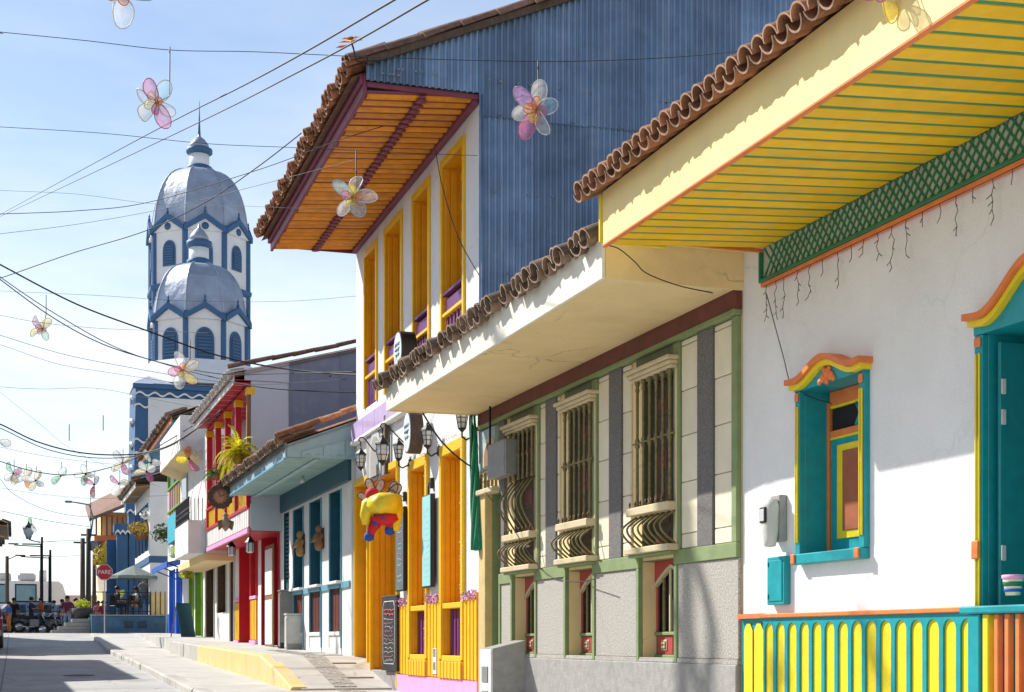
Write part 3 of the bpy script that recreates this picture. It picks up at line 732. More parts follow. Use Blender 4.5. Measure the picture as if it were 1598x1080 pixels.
# panels, strips, green posts: (photo x of near and far edge, kind)
cols = [(1157,1149,'post'),(1149,1119,'panel'),(1118.5,1094.5,'strip'),(1094,1067.5,'panel'),(1067,1058,'post'),
        (988,975.5,'panel'),(975,956,'strip'),(955.5,937.5,'panel'),(937,930,'post'),
        (876,873,'panel'),(872.5,856.5,'strip'),(856,846.5,'panel'),(846,839,'post'),(791.5,786.5,'strip')]
joints = [hgt+.004]
for yy in (834, 754, 682, 612, 542, 470):
    hh = B.h(1066, yy)
    if hh < hft-.05: joints.append(hh)
joints.append(hft-.004)
for a, c_, k in cols:
    ua, ub = B.u(a), B.u(c_)
    if k == 'post': B.box('trim_post', SAGE, ua, ub, 0, .05, hgt+.001, hft-.001, .005)
    elif k == 'strip': B.box('stone_strip', PEBBLED, ua, ub, 0, .045, hgt+.001, hft-.001, .004)
    else:
        jo = random.uniform(-.03,.03)*0
        for h0, h1 in zip(joints, joints[1:]):
            B.box('wall_panel', PANEL, ua+.003, ub-.003, 0, .024+random.uniform(0,.003), h0+.004, h1-.004, .005)
# sage belt, posts and pebble panels of the lower wall
xs_ = [.012] + [v for w_ in wins for v in (w_[2], w_[3])] + [ud0]
for i in range(0, len(xs_)-1, 2):
    ua, ub = xs_[i], xs_[i+1]
    if i: ua += .0
    B.box('belt_rail', SAGE, ua+.001, ub-.001, 0, .05, hgb, hgt, .005)
    B.box('trim_post', SAGE, ub-.065, ub-.001, 0, .048, hop0-.02, hgb-.001, .005)
    if i: B.box('trim_post', SAGE, ua+.001, ua+.065, 0, .048, hop0-.02, hgb-.001, .005)
    B.box('pebble_panel', PEBBLE, ua+(.067 if i else .002), ub-.067, 0, .03, hpb-.0, hgb-.002, .005)
B.box('base_course', CONC, .012, ud0-.001, 0, .055, base, hop0-.021, .01)
B.box('base_course', PEBBLE, .012, ud0-.001, 0, .04, hop0-.0205, hpb-.001, .003) if hpb > hop0 else None

# grille pieces shared between windows
barH = hbt-hbb
def prof(L):
    p = [(.020,0),(.026,.012),(.016,.03),(.022,.05),(.015,.075),(.017,.12),(.015,L*.46),(.028,L*.48),(.02,L*.50),(.028,L*.52),(.015,L*.55),(.017,L*.85),(.015,L*.90),(.024,L*.93),(.016,L*.95),(.026,L*.975),(.026,L)]
    return p
bar_me = MB().lathe(prof(barH), 8).mesh('grille_bar', BRONZE)
def belly_pts(h0, h1, out):
    pts = []
    for i in range(13):
        t = i/12; pts.append((0, .055+out*math.sin(math.pi*min(1,t*1.15))**1.2 if t*1.15 < 1 else .055, h1+(h0-h1)*t))
    return [(0, max(.05, .05+out*(math.sin(math.pi*t)**.9)*(1.35-.7*abs(t-.38))), h1+(h0-h1)*t) for t in [i/12 for i in range(13)]]
bl_me = MB().tube(belly_pts(hlt, hsb, .13), .011, 6).mesh('bellied_bar', BRONZE, lambda v: (-v[1], v[0], v[2]-B.zg))
bl2_me = MB().tube(belly_pts(hbb, hbb+barH*.52, .14), .012, 6).mesh('bellied_bar', BRONZE, lambda v: (-v[1], v[0], v[2]-B.zg))
bar2_me = MB().lathe(prof(barH*.48), 8).mesh('grille_bar', BRONZE)
fin_me = MB().lathe([(.006,0),(.012,.01),(.006,.022),(.014,.038),(.010,.055),(.002,.07)], 6).mesh('finial', mat('dark_bronze_paint',(.10,.045,.02,1),.5,.3,20))
for wi, (a, c_, lo0, lo1) in enumerate(wins):
    W_ = part('window', B); wd = c_-a
    reveal(B, mat('grey_sage_paint',(.13,.15,.09,1),.65,.15,6), a, c_, hlb, hbt+.02, .16, W_, DARK)
    # shutters behind the grille
    for k in range(2):
        ua = a+.02+k*(wd-.04)/2; ub = ua+(wd-.04)/2-.008
        shp = B.box('shutter', WOODD, ua, ub, -.15, -.12, hlb+.01, hbt, .005, W_)
        for hh, hq in ((hlb+.06,.16),(hlb+.30,.2),(hbb+barH*.25,.3),(hbb+barH*.72,.22)):
            cz = hh; B.box('shutter_panel', OXBLOOD if k == 0 else WOODD, ua+.05, ub-.05, -.12, -.108, cz, cz+hq, .008, shp)
            B.box('panel_boss', WOODD if k == 0 else OXBLOOD, ua+.09, ub-.09, -.108, -.098, cz+.05, cz+hq-.05, .01, shp)
    B.box('window_lintel', mat('grey_sage_paint',(.17,.20,.12,1),.65,.15,6), a-.02, c_+.06, 0, .04, hbt+.13, min(hft-.002, hbt+.30), .004, W_)
    # cornice: three stepped mouldings
    co = B.box('cornice', IVORY, a-.04, c_+.10, 0, .17, hbt+.075, hbt+.115, .01, W_)
    B.box('cornice_moulding', IVORY, a-.02, c_+.08, 0, .14, hbt+.035, hbt+.0745, .01, co); B.box('cornice_moulding', IVORY, a-.005, c_+.06, 0, .115, hbt+.0, hbt+.0345, .008, co)
    B.box('window_jamb', IVORY, a-.012, a+.03, 0, .06, hlb, hbt-.001, .006, W_)
    shf = B.box('grille_shelf', IVORY, a-.01, c_+.05, 0, .16, hsb, hst, .008, W_)
    B.box('window_sill', IVORY, a-.03, c_+.08, 0, .17, hlb, hlt, .008, W_)
    B.box('sill_bead', SAGE, a-.01, c_+.06, 0, .13, hlb-.03, hlb-.001, .006, W_)
    nb_ = 6
    for k in range(nb_):
        u = a+.035+(wd+.0)*(k+.3)/nb_
        if wi < 2: link('grille_bar', bar_me, W_, B.loc(u, .085, hbb+.004), (0,0,random.random()))
        else:
            link('grille_bar', bar2_me, W_, B.loc(u, .085, hbb+barH*.52))
            link('bellied_bar', bl2_me, W_, (0,u,0))
    for k in range(8):
        u = a+.02+(wd+.02)*k/7.2
        link('bellied_bar', bl_me, W_, (0,u,0)); link('finial', fin_me, shf, B.loc(u, .13, hst)); 
    B.box('grille_rail', BRONZE, a, c_+.03, .075, .095, hbb+barH*.5, hbb+barH*.515, .003, W_) if wi < 2 else None
    # lower window: red arched valance, bars and rosette panels
    V = part('lower_window', B)
    reveal(B, SAGE, lo0, lo1, hop0, hlb-.06, .19, V, DARK)
    B.box('side_board', CREAMS, lo1-.004, lo1-.0015, -.15, .0, hop0+.01, hlb-.07, .0, V)
    lw = lo1-lo0; mid = (lo0+lo1)/2; htp = hlb-.06; hpan = hop0+(htp-hop0)*.28
    arc_t = [(lo0+lw*t, htp-.004) for t in [i/16 for i in range(17)]]
    arc_b = [(lo0+lw*t, htp-.07-.20*abs(2*t-1)**1.25) for t in [i/16 for i in range(17)]]
    MB().ribbon(arc_t, arc_b, -.16, -.13).build('arched_valance', REDP, V, B)
    MB().ribbon(off(arc_b,-.022), off(arc_b,.012), -.16, -.115).build('valance_bead', IVORY, V, B)
    for k in range(6):
        u = lo0+.03+(lw-.06)*k/5
        B.box('window_bar', (IVORY, BRONZE, REDP)[k % 3], u-.017, u+.017, -.165, -.14, hpan, htp-.09, .006, V)
    B.box('rail', SAGE, lo0+.002, lo1-.002, -.17, -.125, hpan-.035, hpan, .006, V)
    B.box('rail', SAGE, lo0+.002, lo1-.002, -.17, -.125, hop0+.002, hop0+.05, .006, V)
    for k in range(2):
        ua, ub = lo0+.03+k*(lw-.03)/2, lo0+.03+(k+1)*(lw-.03)/2-.03
        pn = B.box('rosette_panel', REDP, ua, ub, -.168, -.145, hop0+.052, hpan-.037, .006, V)
        hm = (hop0+.05+hpan-.037)/2; cu = (ua+ub)/2; q = min(.05, (ub-ua)*.3)
        fr_ = B.box('rosette_frame', IVORY, cu-q-.015, cu+q+.015, -.145, -.135, hm-.055, hm+.055, .006, pn)
        B.box('rosette', REDP, cu-q, cu+q, -.135, -.130, hm-.04, hm+.04, .004, pn)
        for dx in (-1,1):
            for dz in (-1,1): B.box('petal', IVORY, cu+dx*q*.5-q*.35, cu+dx*q*.5+q*.35, -.130, -.122, hm+dz*.02-.014, hm+dz*.02+.014, .006, pn)
    B.box('sill', CONC, lo0, lo1, -.18, .05, hop0-.02, hop0-.0005, .004, V)
# far door with carved red panels and mural above
D_ = part('door', B)
reveal(B, SAGE, ud0, ud1, base, hdt, .14, D_, DARK)
B.box('door_leaf', SAGE, ud0+.02, ud1-.02, -.13, -.10, base+.05, hdt-.02, .005, D_)
for yy0, yy1 in ((1000,930),(912,850),(842,795),(788,776)):
    h0, h1 = B.h(776, yy0), B.h(776, yy1)
    pn = B.box('door_panel', REDP, ud0+.07, ud1-.08, -.10, -.085, h0, h1, .008, D_)
    B.box('panel_medallion', IVORY, ud0+.15, ud1-.16, -.085, -.075, h0+(h1-h0)*.25, h1-(h1-h0)*.25, .02, pn); B.box('medallion_centre', REDP, ud0+.2, ud1-.21, -.075, -.07, h0+(h1-h0)*.38, h1-(h1-h0)*.38, .01, pn)
B.box('door_post', mat('ochre_post_paint',(.60,.46,.20,1),.6,.12,6,.1,30,.2), ud1, B.u(757.5), -.02, .10, base, B.h(762,770), .008, D_)
B.box('door_cornice', IVORY, ud0-.03, B.u(757.5)+.02, 0, .15, hdt, hdt+.07, .01, D_)
for k in range(5): link('transom_bar', bar2_me, D_, B.loc(ud0+.1+k*.16, .05, hdt+.07), None, (1,1,.38))
mh0, mh1 = hdt+.36, hft-.02
mu = B.box('mural_board', SKYB, B.u(778), u1B-.02, .0, .05, mh0, mh1, .004, D_)
cu = B.u(770); rr = .28
for k, m_ in enumerate((IVORY, WOOD)):
    r_ = rr*(1-.28*k); pts = [(cu-r_, mh0+.02)]+[(cu-r_*math.cos(math.pi*t/10), mh1-.12-rr+r_*math.sin(math.pi*t/10)) for t in range(11)]+[(cu+r_, mh0+.02)]
    MB().prism(pts, .05+.01*k, .06+.01*k, 'y').build('mural_arch', m_, mu, B)
B.box('grey_stone_pier', PEBBLED, B.u(786), ud0-.002, 0, .046, hdt, hft-.002, .004)
# grey junction box, cable drop, meter pedestal
gb = empty('junction_box', B.world(B.u(782), .0, B.h(782, 747, .1)), 0, 'grey metal junction box on conduit beside the carved red door', 'junction box')
q0, q1 = B.u(795,.16)-B.u(782), B.u(768,.16)-B.u(782); hh = B.h(782,692,.16)-B.h(782,747,.16)
MB().box(-.22,-.05,q0,q1,0,hh,.012).build('box_body', GREY, gb); MB().box(-.228,-.22,q0+.02,q1-.02,.02,hh-.02,.005).build('box_door', GREY, gb)
MB().tube([(-.12,.1,hh),(-.12,.1,hh+.55)], .015, 6).build('conduit', WIREM, gb)
pd = empty('meter_pedestal', B.world(B.u(787,.25), .25, base), 0, 'concrete meter pedestal with white front below the grille windows', 'pedestal')
hp = B.h(785, 1012, .3)-base; w2 = .22
MB().add([(-.22,-w2,0),(.2,-w2,0),(.2,w2,0),(-.22,w2,0),(-.22,-w2,hp),(.2,-w2,hp+.10),(.2,w2,hp+.10),(-.22,w2,hp)], [(0,3,2,1),(4,5,6,7),(0,1,5,4),(1,2,6,5),(2,3,7,6),(3,0,4,7)]).build('pedestal_body', CONC, pd)
MB().box(-.25,-.221,-w2-.01,w2+.01,.1,hp-.01,.006).build('meter_front', mat('chalky_white_plastic',(.72,.73,.73,1),.5,.05,5,0,30,.3,(.5,.5,.5,1)), pd)
for z in (hp-.32, hp-.62): MB().box(-.262,-.25,-.12,.12,z-.1,z+.1,.006).build('meter_window', GREY, pd)

# ================================================================ two-storey white and amber house
C = House('amber_house', 'two-storey white house with amber doors, slatted orange eave and blue corrugated gable', 6.0, 19.22, R(.87), -.98)
uC = C.u(556)
cov_, csi, cso = 1.62, 7.40, 7.28
cb_ = lambda u: zl(19.22+u) if u < 5.1 else zu(19.22+u)
up_w = []
for a, c_ in ((724,692),(670,647),(627,603),(588,571)):
    up_w.append((C.u(a), C.u(c_)))
hU1 = C.h(692, 262); hU0 = C.h(725, 528)
hL3 = C.h(692, 714); 
gw = [(C.u(723), C.u(693)), (C.u(667), C.u(643))]
hG0 = C.h(723, 1030)
dD = (C.u(622), C.u(582)); hD1 = C.h(600, 740); hD0 = C.h(600,1046)
dE = (C.u(582)+.02, uC-.07); 
holes = [(a, c_, hU0, hU1) for a, c_ in up_w] + [(a, c_, hG0, hL3) for a, c_ in gw] + [(dD[0], dD[1], -1.0, hD1), (dE[0]+.03, dE[1], -1.0, hD1)]
wall(C, WHITE, 0, uC, -1.0, csi+.25, holes, 7)
# eave
b = MB(); b.add([(0,.03,csi+.002),(uC,.03,csi+.002),(uC,cov_-.05,cso+.002),(0,cov_-.05,cso+.002),(0,.03,csi+.03),(uC,.03,csi+.03),(uC,cov_-.05,cso+.03),(0,cov_-.05,cso+.03)], [(0,1,2,3),(4,7,6,5),(0,4,5,1),(1,5,6,2),(2,6,7,3),(3,7,4,0)]); s = b.build('soffit', MAROON, None, C)
n = 33; p = (uC)/n
sl_b = MB()
for q in range(1):
    w_ = p*.31
    sl_b.add([(-w_,.06,csi-.0),(w_,.06,csi-.0),(w_,cov_-.05,cso),(-w_,cov_-.05,cso),(-w_*.55,.06,csi-.03),(w_*.55,.06,csi-.03),(w_*.55,cov_-.05,cso-.03),(-w_*.55,cov_-.05,cso-.03)],
         [(0,1,2,3),(7,6,5,4),(0,4,5,1),(1,5,6,2),(2,6,7,3),(3,7,4,0)])
me = sl_b.mesh('soffit_slat', AMBERD, lambda v: (-v[1], v[0], v[2]-C.zg))
for i in range(n): link('soffit_slat', me, s, (0,(i+.5)*p,random.uniform(-.006,.006)), (0,random.uniform(-.004,.004),random.uniform(-.006,.006)))
bm_ = part('soffit_beam', C)
om = .80; hm = (csi+cso)/2-.05
for k in range(int(uC/.2)):
    MB().lathe([(.001,-.02),(.085,-.015),(.085,.0),(.001,.005)], 6, (k*.2+.1, om, hm)).build('beam_boss', MAROON, bm_, C)
C.box('beam_board', MAROON, .0, uC, om-.045, om+.045, hm, hm+.03, .004, bm_)
C.box('wall_cornice', MAROON, .0, uC, 0, .10, csi-.09, csi+.01, .01)
fc = C.box('fascia', MAROON, -.02, uC+.03, cov_-.05, cov_, cso-.04, cso+.24, .008)
C.box('fascia_moulding', MAROON, -.02, uC+.03, cov_, cov_+.05, cso+.10, cso+.24, .01, fc)
C.box('eave_end', MAROON, -.03, -.002, 0, cov_-.051, csi-.05, csi+.02, .004, fc)
C.box('eave_end', MAROON, uC+.0, uC+.03, 0, cov_-.051, csi-.08, csi+.02, .004, fc)
SL = math.atan(.427)
rf = make_roof(C, TILEB, -.06, uC+.1, cov_+.22, cso+.27, -5.2, SL, .2)
eave_tiles(C, rf, TILE, -.08, uC+.16, cov_+.26, cso+.24, SL, .20, 2, 1.8, seed=21)
o0, h0 = cov_+.22, cso+.30
rake_tiles(C, rf, TILEB, -.10, o0, h0+.02, -5, h0+(o0+5)*math.tan(SL), .12, .62, 5)
rake_tiles(C, rf, TILEB, .08, o0, h0+.06, -5, h0+.04+(o0+5)*math.tan(SL), .12, .62, 6)
b = MB(); t_ = math.tan(SL)
b.add([(-.16,o0-.25,h0-.09+.25*t_),(-.16,-5.2,h0-.09+(o0+5.2)*t_),(-.16,-5.2,h0+.01+(o0+5.2)*t_),(-.16,o0-.25,h0+.01+.25*t_),
       (-.12,o0-.25,h0-.09+.25*t_),(-.12,-5.2,h0-.09+(o0+5.2)*t_),(-.12,-5.2,h0+.01+(o0+5.2)*t_),(-.12,o0-.25,h0+.01+.25*t_)],
      [(0,1,2,3),(7,6,5,4),(0,4,5,1),(2,6,7,3),(0,3,7,4),(1,5,6,2)])
b.build('verge_board', WOODD, rf, C)
# corrugated sheets of the gable, each sheet its own piece with real waves
gab = part('gable_cladding', C)
rl = lambda o: h0-.06+(o0-o)*t_
def sheet(oa, ob, hb, top, ow, nseg_per=6, pitch=.088):
    b = MB(); n = max(2, int(abs(oa-ob)/pitch*nseg_per)); b.smooth = True
    for i in range(n+1):
        o = oa+(ob-oa)*i/n; y = -.075-ow+.024*math.sin(2*math.pi*o/pitch)
        zt = rl(o) if top is None else top
        zb = hb(o) if callable(hb) else hb
        b.v += [(y,o,zb),(y,o,zt)]
    for i in range(n): b.f.append((2*i,2*i+1,2*i+3,2*i+2)); b.mi.append(0); b.sm.append(True)
    return b.build('corrugated_sheet', BLUEST, gab, C)
seam = 7.22; k = 0; o = cov_-.05; random.seed(31)
while o > -5.0:
    wv = .78; ob = o-wv
    if o > 0.05 and ob < .1: ob = 0.0
    if o > .01: sheet(o+.02, ob, csi+.02, None, .004*(k % 2))
    else:
        sd = seam+random.uniform(-.03,.03)
        sheet(o+.03, ob, 2.4, sd, .006*(k % 2)); sheet(o+.03, ob, sd-.08, None, .014+.006*(k % 2))
    o = ob; k += 1
b = MB(); b.tube([(-.10,-.005,2.4),(-.10,-.005,csi)], .02, 6); b.build('corner_flashing', BLUEST, gab, C)
sc = MB()
for i in range(70):
    o = random.uniform(-4.8,1.4); hh = random.choice((csi+.12 if o > 0 else 7.16, 7.6, 6.1, 5.0))
    if (o > 0 and hh < csi+.1) or hh > rl(o)-.05: continue
    sc.lathe([(.018,0),(.018,.008),(.006,.014)], 6, (0,0,0)); m6 = 18
    for q in range(len(sc.v)-m6, len(sc.v)): x, y_, z = sc.v[q]; sc.v[q] = (-.106-z, o+x, hh+y_)
tag(sc.build('roofing_screws', GREY, gab, C), kind='stuff')
# upper windows
for a, c_ in up_w:
    W_ = part('upper_window', C); wd = c_-a
    reveal(C, AMBER, a, c_, hU0, hU1, .30, W_, AMBER)
    for (x0, x1, z0, z1) in ((a-.09,a+.0,hU0,hU1+.0),(c_,c_+.09,hU0,hU1),(a-.09,c_+.09,hU1+.001,hU1+.11)):
        C.box('window_frame', GOLD, x0, x1, 0, .035, z0, z1, .006, W_)
    for oa, ob in ((-.10,-.03),(-.21,-.12)): C.box('jamb_board', AMBER, c_-.016, c_-.0015, oa, ob, hU0+.02, hU1-.03, .006, W_)
    lf = C.box('window_leaf', AMBER, a+.03, c_-.03, -.29, -.25, hU0+.02, hU1-.05, .006, W_)
    for i in range(4):
        z0 = hU0+.95+i*(hU1-hU0-1.05)/4
        C.box('window_pane', MAROON, a+.12, c_-.12, -.25, -.235, z0, z0+(hU1-hU0-1.05)/4-.1, .006, lf)
    rl_ = part('window_railing', C); hr = hU0+.88
    C.box('railing_top', PURPLE, a+.004, c_-.004, -.10, .02, hr-.05, hr, .008, rl_)
    C.box('railing_panel', PURPLE, a+.01, c_-.01, -.06, -.03, hr-.30, hr-.09, .006, rl_)
    C.box('railing_rail', GOLD, a, c_, -.08, .02, hr-.36, hr-.305, .006, rl_)
    for i in range(6):
        u = a+wd*(i+.5)/6; C.box('railing_slat', PURPLE, u-.045, u+.045, -.05, -.03, hU0+.02, hr-.365, .005, rl_)
# lilac ledge between the floors
hl1, hl0 = C.h(557, 668), C.h(557, 690)
lg = part('ledge', C)
nL = 8
for i in range(nL):
    C.box('ledge_board', LILAC, uC*i/nL+.004, uC*(i+1)/nL-.004, 0, .10, hl0, hl1+.06, .006, lg)
C.box('ledge_moulding', WHITE, 0, uC, 0, .13, hl0-.07, hl0-.002, .015, lg)
# ground floor doors-windows
def tall_door(a, c_, h0_, h1_):
    W_ = part('ground_window', C); wd = c_-a; hr = C.h(693, 945)
    reveal(C, AMBER, a, c_, h0_, h1_, .32, W_, AMBER)
    for (x0, x1, z0, z1) in ((a-.12,a,h0_,h1_),(c_,c_+.12,h0_,h1_),(a-.12,c_+.12,h1_+.001,h1_+.16)):
        C.box('window_frame', GOLD, x0, x1, 0, .05, z0, z1, .008, W_)
    for oa, ob in ((-.09,-.02),(-.17,-.10),(-.25,-.18)): C.box('jamb_board', AMBER, c_-.018, c_-.0015, oa, ob, h0_+.06, h1_-.03, .007, W_)
    lf = C.box('window_leaf', AMBER, a+.02, c_-.02, -.31, -.27, h0_+.02, h1_-.03, .006, W_)
    for i in range(3): C.box('leaf_board', AMBER, a+.06+i*(wd-.1)/3, a+.04+(i+1)*(wd-.1)/3, -.27, -.255, hr+.1, h1_-.12, .008, lf)
    C.box('railing_top', GOLD, a, c_, -.16, .03, hr-.05, hr+.03, .008, W_)
    for i in range(6):
        u = a+wd*(i+.5)/6; C.box('railing_slat', PURPLE, u-.05, u+.05, -.12, -.09, h0_+.06, hr-.052, .006, W_)
    C.box('window_sill', GOLD, a, c_, -.14, .04, h0_-.03, h0_+.055, .006, W_)
for a, c_ in gw: tall_door(a, c_, hG0, hL3)
# open doorway
dw = part('doorway', C)
reveal(C, AMBER, dD[0], dD[1], -1.0, hD1, .42, dw, DARK)
for (x0, x1) in ((dD[0]-.06,dD[0]), (dD[1],dD[1]+.06)): C.box('door_frame', GOLD, x0, x1, 0, .05, -.8, hD1, .006, dw)
C.box('door_frame', GOLD, dD[0]-.06, dE[1]+.05, 0, .06, hD1+.001, hD1+.12, .006, dw)
for oa, ob in ((-.12,-.03),(-.22,-.13),(-.33,-.23)): C.box('jamb_board', AMBER, dD[1]-.018, dD[1]-.0015, oa, ob, hD0+.02, hD1-.03, .007, dw)
dl = C.box('door_leaf', AMBER, dD[0]+.02, dD[1]-.02, -.41, -.36, hD0, hD1-.02, .006, dw)
for z0, z1 in ((.35,.95),(1.15,1.65),(1.8,2.25)):
    C.box('door_panel', MAGENTA, dD[0]+.12, dD[0]+.62, -.36, -.345, hD0+z0, min(hD0+z1, hD1-.1), .008, dl)
C.box('door_step', CONC, dD[0]-.1, dE[1]+.06, -.4, .03, -.95, hD0-.003, .01, dw)
fd = part('folding_door', C)
reveal(C, AMBER, dE[0]+.03, dE[1], -1.0, hD1, .22, fd, AMBER)
C.box('door_leaf', AMBER, dE[0]+.05, dE[1]-.02, -.20, -.16, C.h(560,1030), hD1-.03, .006, fd)
for i in range(4): C.box('leaf_board', GOLD, dE[0]+.08+i*.3, dE[0]+.35+i*.3, -.16, -.14, C.h(560,1028), hD1-.06, .008, fd)
C.box('door_frame', GOLD, dE[1], dE[1]+.06, 0, .05, C.h(553,1029), hD1, .006, fd)
C.box('door_frame', GOLD, dE[0]+.35, dE[0]+.43, -.14, .03, C.h(575,1034), hD1, .006, fd)
# slatted dado with flower garland and pink base
hdt_ = C.h(693, 930)
segs = [(.03, gw[0][0]-.12), (gw[0][1]+.12, gw[1][0]-.12), (gw[1][1]+.12, dD[0]-.06)]
hpk = lambda u: C.h(750,1062) if u < 1.3 else C.h(640,1056)
for a, c_ in segs:
    ds = part('dado', C)
    C.box('dado_backing', PEACH, a, c_, 0, .012, hG0-.28, hdt_, 0, ds)
    ns = max(3, int((c_-a)/.155))
    for i in range(ns):
        u0_ = a+(c_-a)*i/ns; C.box('dado_slat', GOLD, u0_+.028, u0_+(c_-a)/ns-.028, .012, .035, hG0-.27, hdt_-.005, .005, ds)
for a, c_ in gw:
    ds = part('sill_apron', C); C.box('apron_backing', PEACH, a-.12, c_+.12, 0, .05, hG0-.28, hG0-.031, 0, ds)
    ns = 7
    for i in range(ns):
        u0_ = a-.12+(c_-a+.24)*i/ns; C.box('apron_slat', GOLD, u0_+.022, u0_+(c_-a+.24)/ns-.022, .05, .075, hG0-.275, hG0-.035, .005, ds)
b = MB(); cu_ = [0, dD[0]-.06]
b.add([(0,0,-1.0),(cu_[1],0,-1.0),(cu_[1],.045,-1.0),(0,.045,-1.0),(0,0,hG0-.285),(cu_[1],0,hG0-.285),(cu_[1],.045,hG0-.285),(0,.045,hG0-.285)],
      [(0,1,2,3),(4,7,6,5),(3,2,6,7),(0,3,7,4),(1,5,6,2)]); b.build('base_course', PINK, None, C)
va = C.box('vent_plate', mat('white_enamel',(.8,.8,.8,1),.4), C.u(685.5), C.u(680), .035, .05, C.h(683,1052), C.h(683,1012), .004)
for z in (.12, .32): C.box('vent_opening', GREY, C.u(685)+.02, C.u(680)-.03, .05, .053, C.h(683,1052)+z-.06, C.h(683,1052)+z+.06, 0, va)
gl = MB(); random.seed(8)
for a, c_ in segs:
    for i in range(int((c_-a)*260)):
        u, o, h_ = random.uniform(a,c_), .03+abs(random.gauss(0,.025)), hdt_+random.uniform(-.10,.03)
        r = random.uniform(.012,.026); d = Vector((random.gauss(0,1),random.gauss(0,1)+1,random.gauss(0,1))).normalized()
        e = d.orthogonal().normalized()*r; f_ = d.cross(e)
        p_ = Vector((u,o,h_)); gl.cur = random.choice((0,0,0,1,1,2,3)); gl.add([p_-e,p_+f_*.8,p_+e,p_-f_*.8],[(0,1,2,3)])
tag(gl.build('flower_garland', [mat('lilac_petals',(.62,.25,.60,1),.7,.2,30), PINK, mat('pale_petals',(.75,.6,.75,1),.7), mat('garland_leaf',(.10,.22,.05,1),.7)], None, C), kind='stuff')
# fairy lights round the ground floor openings
fl = MB(); random.seed(18)
for a, c_ in gw:
    for t in range(60):
        z = hG0+.3+(hL3-hG0)*t/60; fl.lathe([(.003,0),(.010,.009),(.003,.02)], 5, (a-.13, .07+random.uniform(-.02,.02), z))
    for t in range(22): fl.lathe([(.003,0),(.010,.009),(.003,.02)], 5, (a-.1+(c_-a+.2)*t/22, .06, hL3+.17+random.uniform(-.03,.05)))
fo = tag(fl.build('fairy_lights', mat('bulb_plastic',(.72,.70,.6,1),.3), None, C), kind='stuff')

# ================================================================ low house with petrol blue doors
E = House('blue_door_house', 'low white house with petrol blue doors and pale blue plank eave', 6.1, 27.75, 0, -.45)
uE = E.u(441); eb = -.5; esi, eso, eov = 3.48, 3.44, 1.28
eD = [(E.u(a), E.u(c_)) for a, c_ in ((533,515.5),(502,484.5),(474,459))]
he1 = E.h(533, 762); he0 = E.h(530, 988); hrl = E.h(533, 913)
holes = [(a, c_, he0, he1) for a, c_ in eD] + [(E.u(451), E.u(443), -.25, E.h(447,800))]
wall(E, WHITE2, .03, uE, eb, esi+.2, holes, 6)
s = E.box('soffit', SKYD, .0, uE, 0, eov-.03, esi+.035, esi+.05, 0)
planks(E, s, 'soffit_plank', SKYD, .0, uE, .19, .012, .03, eov-.03, esi, eso, .025)
bmb = MB(); bmb.box(0, uE, .62, .72, esi-.06, esi-.024, .006); bmb.build('soffit_batten', SKYB, s, E)
MB().lathe([(.001,-.16),(.05,-.15),(.055,-.09),(.03,-.05),(.03,0)], 10, (uE*.42, .35, esi-.0)).build('soffit_lamp', GLASSW, s, E)
E.box('frieze_band', TEALB, .03, uE, 0, .07, esi-.42, esi-.001, .008)
ef = E.box('fascia', SKYB, -.03, uE+.02, eov-.03, eov, eso-.05, eso+.28, .006)
E.box('fascia_moulding', MIDB, -.03, uE+.02, eov, eov+.03, eso-.05, eso+.0, .006, ef)
sl_ = R(21); rf = make_roof(E, TILE, -.1, uE+.05, eov+.1, eso+.28, -5, sl_, .2)
eave_tiles(E, rf, TILEO, -.12, uE+.08, eov+.18, eso+.25, sl_, .20, 2, 1.8, seed=33)
rake_tiles(E, rf, TILE, -.16, eov+.18, eso+.34, -5, eso+.34+(eov+5.18)*math.tan(sl_), .12, .5, 7)
# boarded gable end with a shaped frieze
te = math.tan(sl_); ge = part('gable', E)
b = MB(); b.add([(-.05,eov-.03,esi-.03),(-.05,-5,esi-.03),(-.05,-5,eso+.25+(eov+5)*te),(-.05,eov-.03,eso+.25)], [(0,1,2,3)]); b.build('gable_board', SKYB, ge, E)
for i in range(7):
    oa, ob = .98-i*.42, .98-(i+1)*.42+.012; zt = eso+.02+(eov-(oa+ob)/2)*te*.75; zt2 = zt+.07
    pts = [(oa, esi-.02), (oa-.10, esi+.05), ((oa+ob)/2+.06, esi+.05), ((oa+ob)/2, esi-.02), ((oa+ob)/2-.06, esi+.05), (ob, esi+.05), (ob, zt2), (oa, zt-.05)]
    MB().prism(pts, -.075, -.052, 'x').build('frieze_board', SKYB, ge, E)
# doors
for a, c_ in eD:
    W_ = part('door', E); wd = c_-a
    reveal(E, TEALB, a, c_, he0, he1, .25, W_, TEALB)
    E.box('door_leaf', TEALB, a+.03, c_-.03, -.24, -.2, he0+.02, he1-.03, .006, W_)
    for i in range(2): E.box('door_panel', TEALB, a+.08+i*wd/2, a+wd/2-.06+i*wd/2, -.2, -.185, hrl+.2, he1-.2, .01, W_)
    for x0, x1 in ((a-.03,a),(c_,c_+.03)): E.box('door_frame', MIDB, x0, x1, 0, .03, he0-.3, he1, .005, W_)
    E.box('door_rail', MIDB, a, c_, -.1, .06, hrl-.05, hrl+.03, .008, W_); E.box('rail_cap', WHITE2, a-.05, c_+.05, .0, .12, hrl+.031, hrl+.09, .01, W_)
    for i in range(7):
        u = a+wd*(i+.5)/7; E.box('railing_slat', OXBLOOD, u-.055, u+.055, -.07, -.04, he0+.04, hrl-.052, .006, W_)
    E.box('door_step', WHITE2, a, c_, -.2, .05, he0-.05, he0+.03, .008, W_); E.box('base_panel', WHITE2, a-.02, c_+.02, 0, .02, eb, he0-.052, .004, W_)
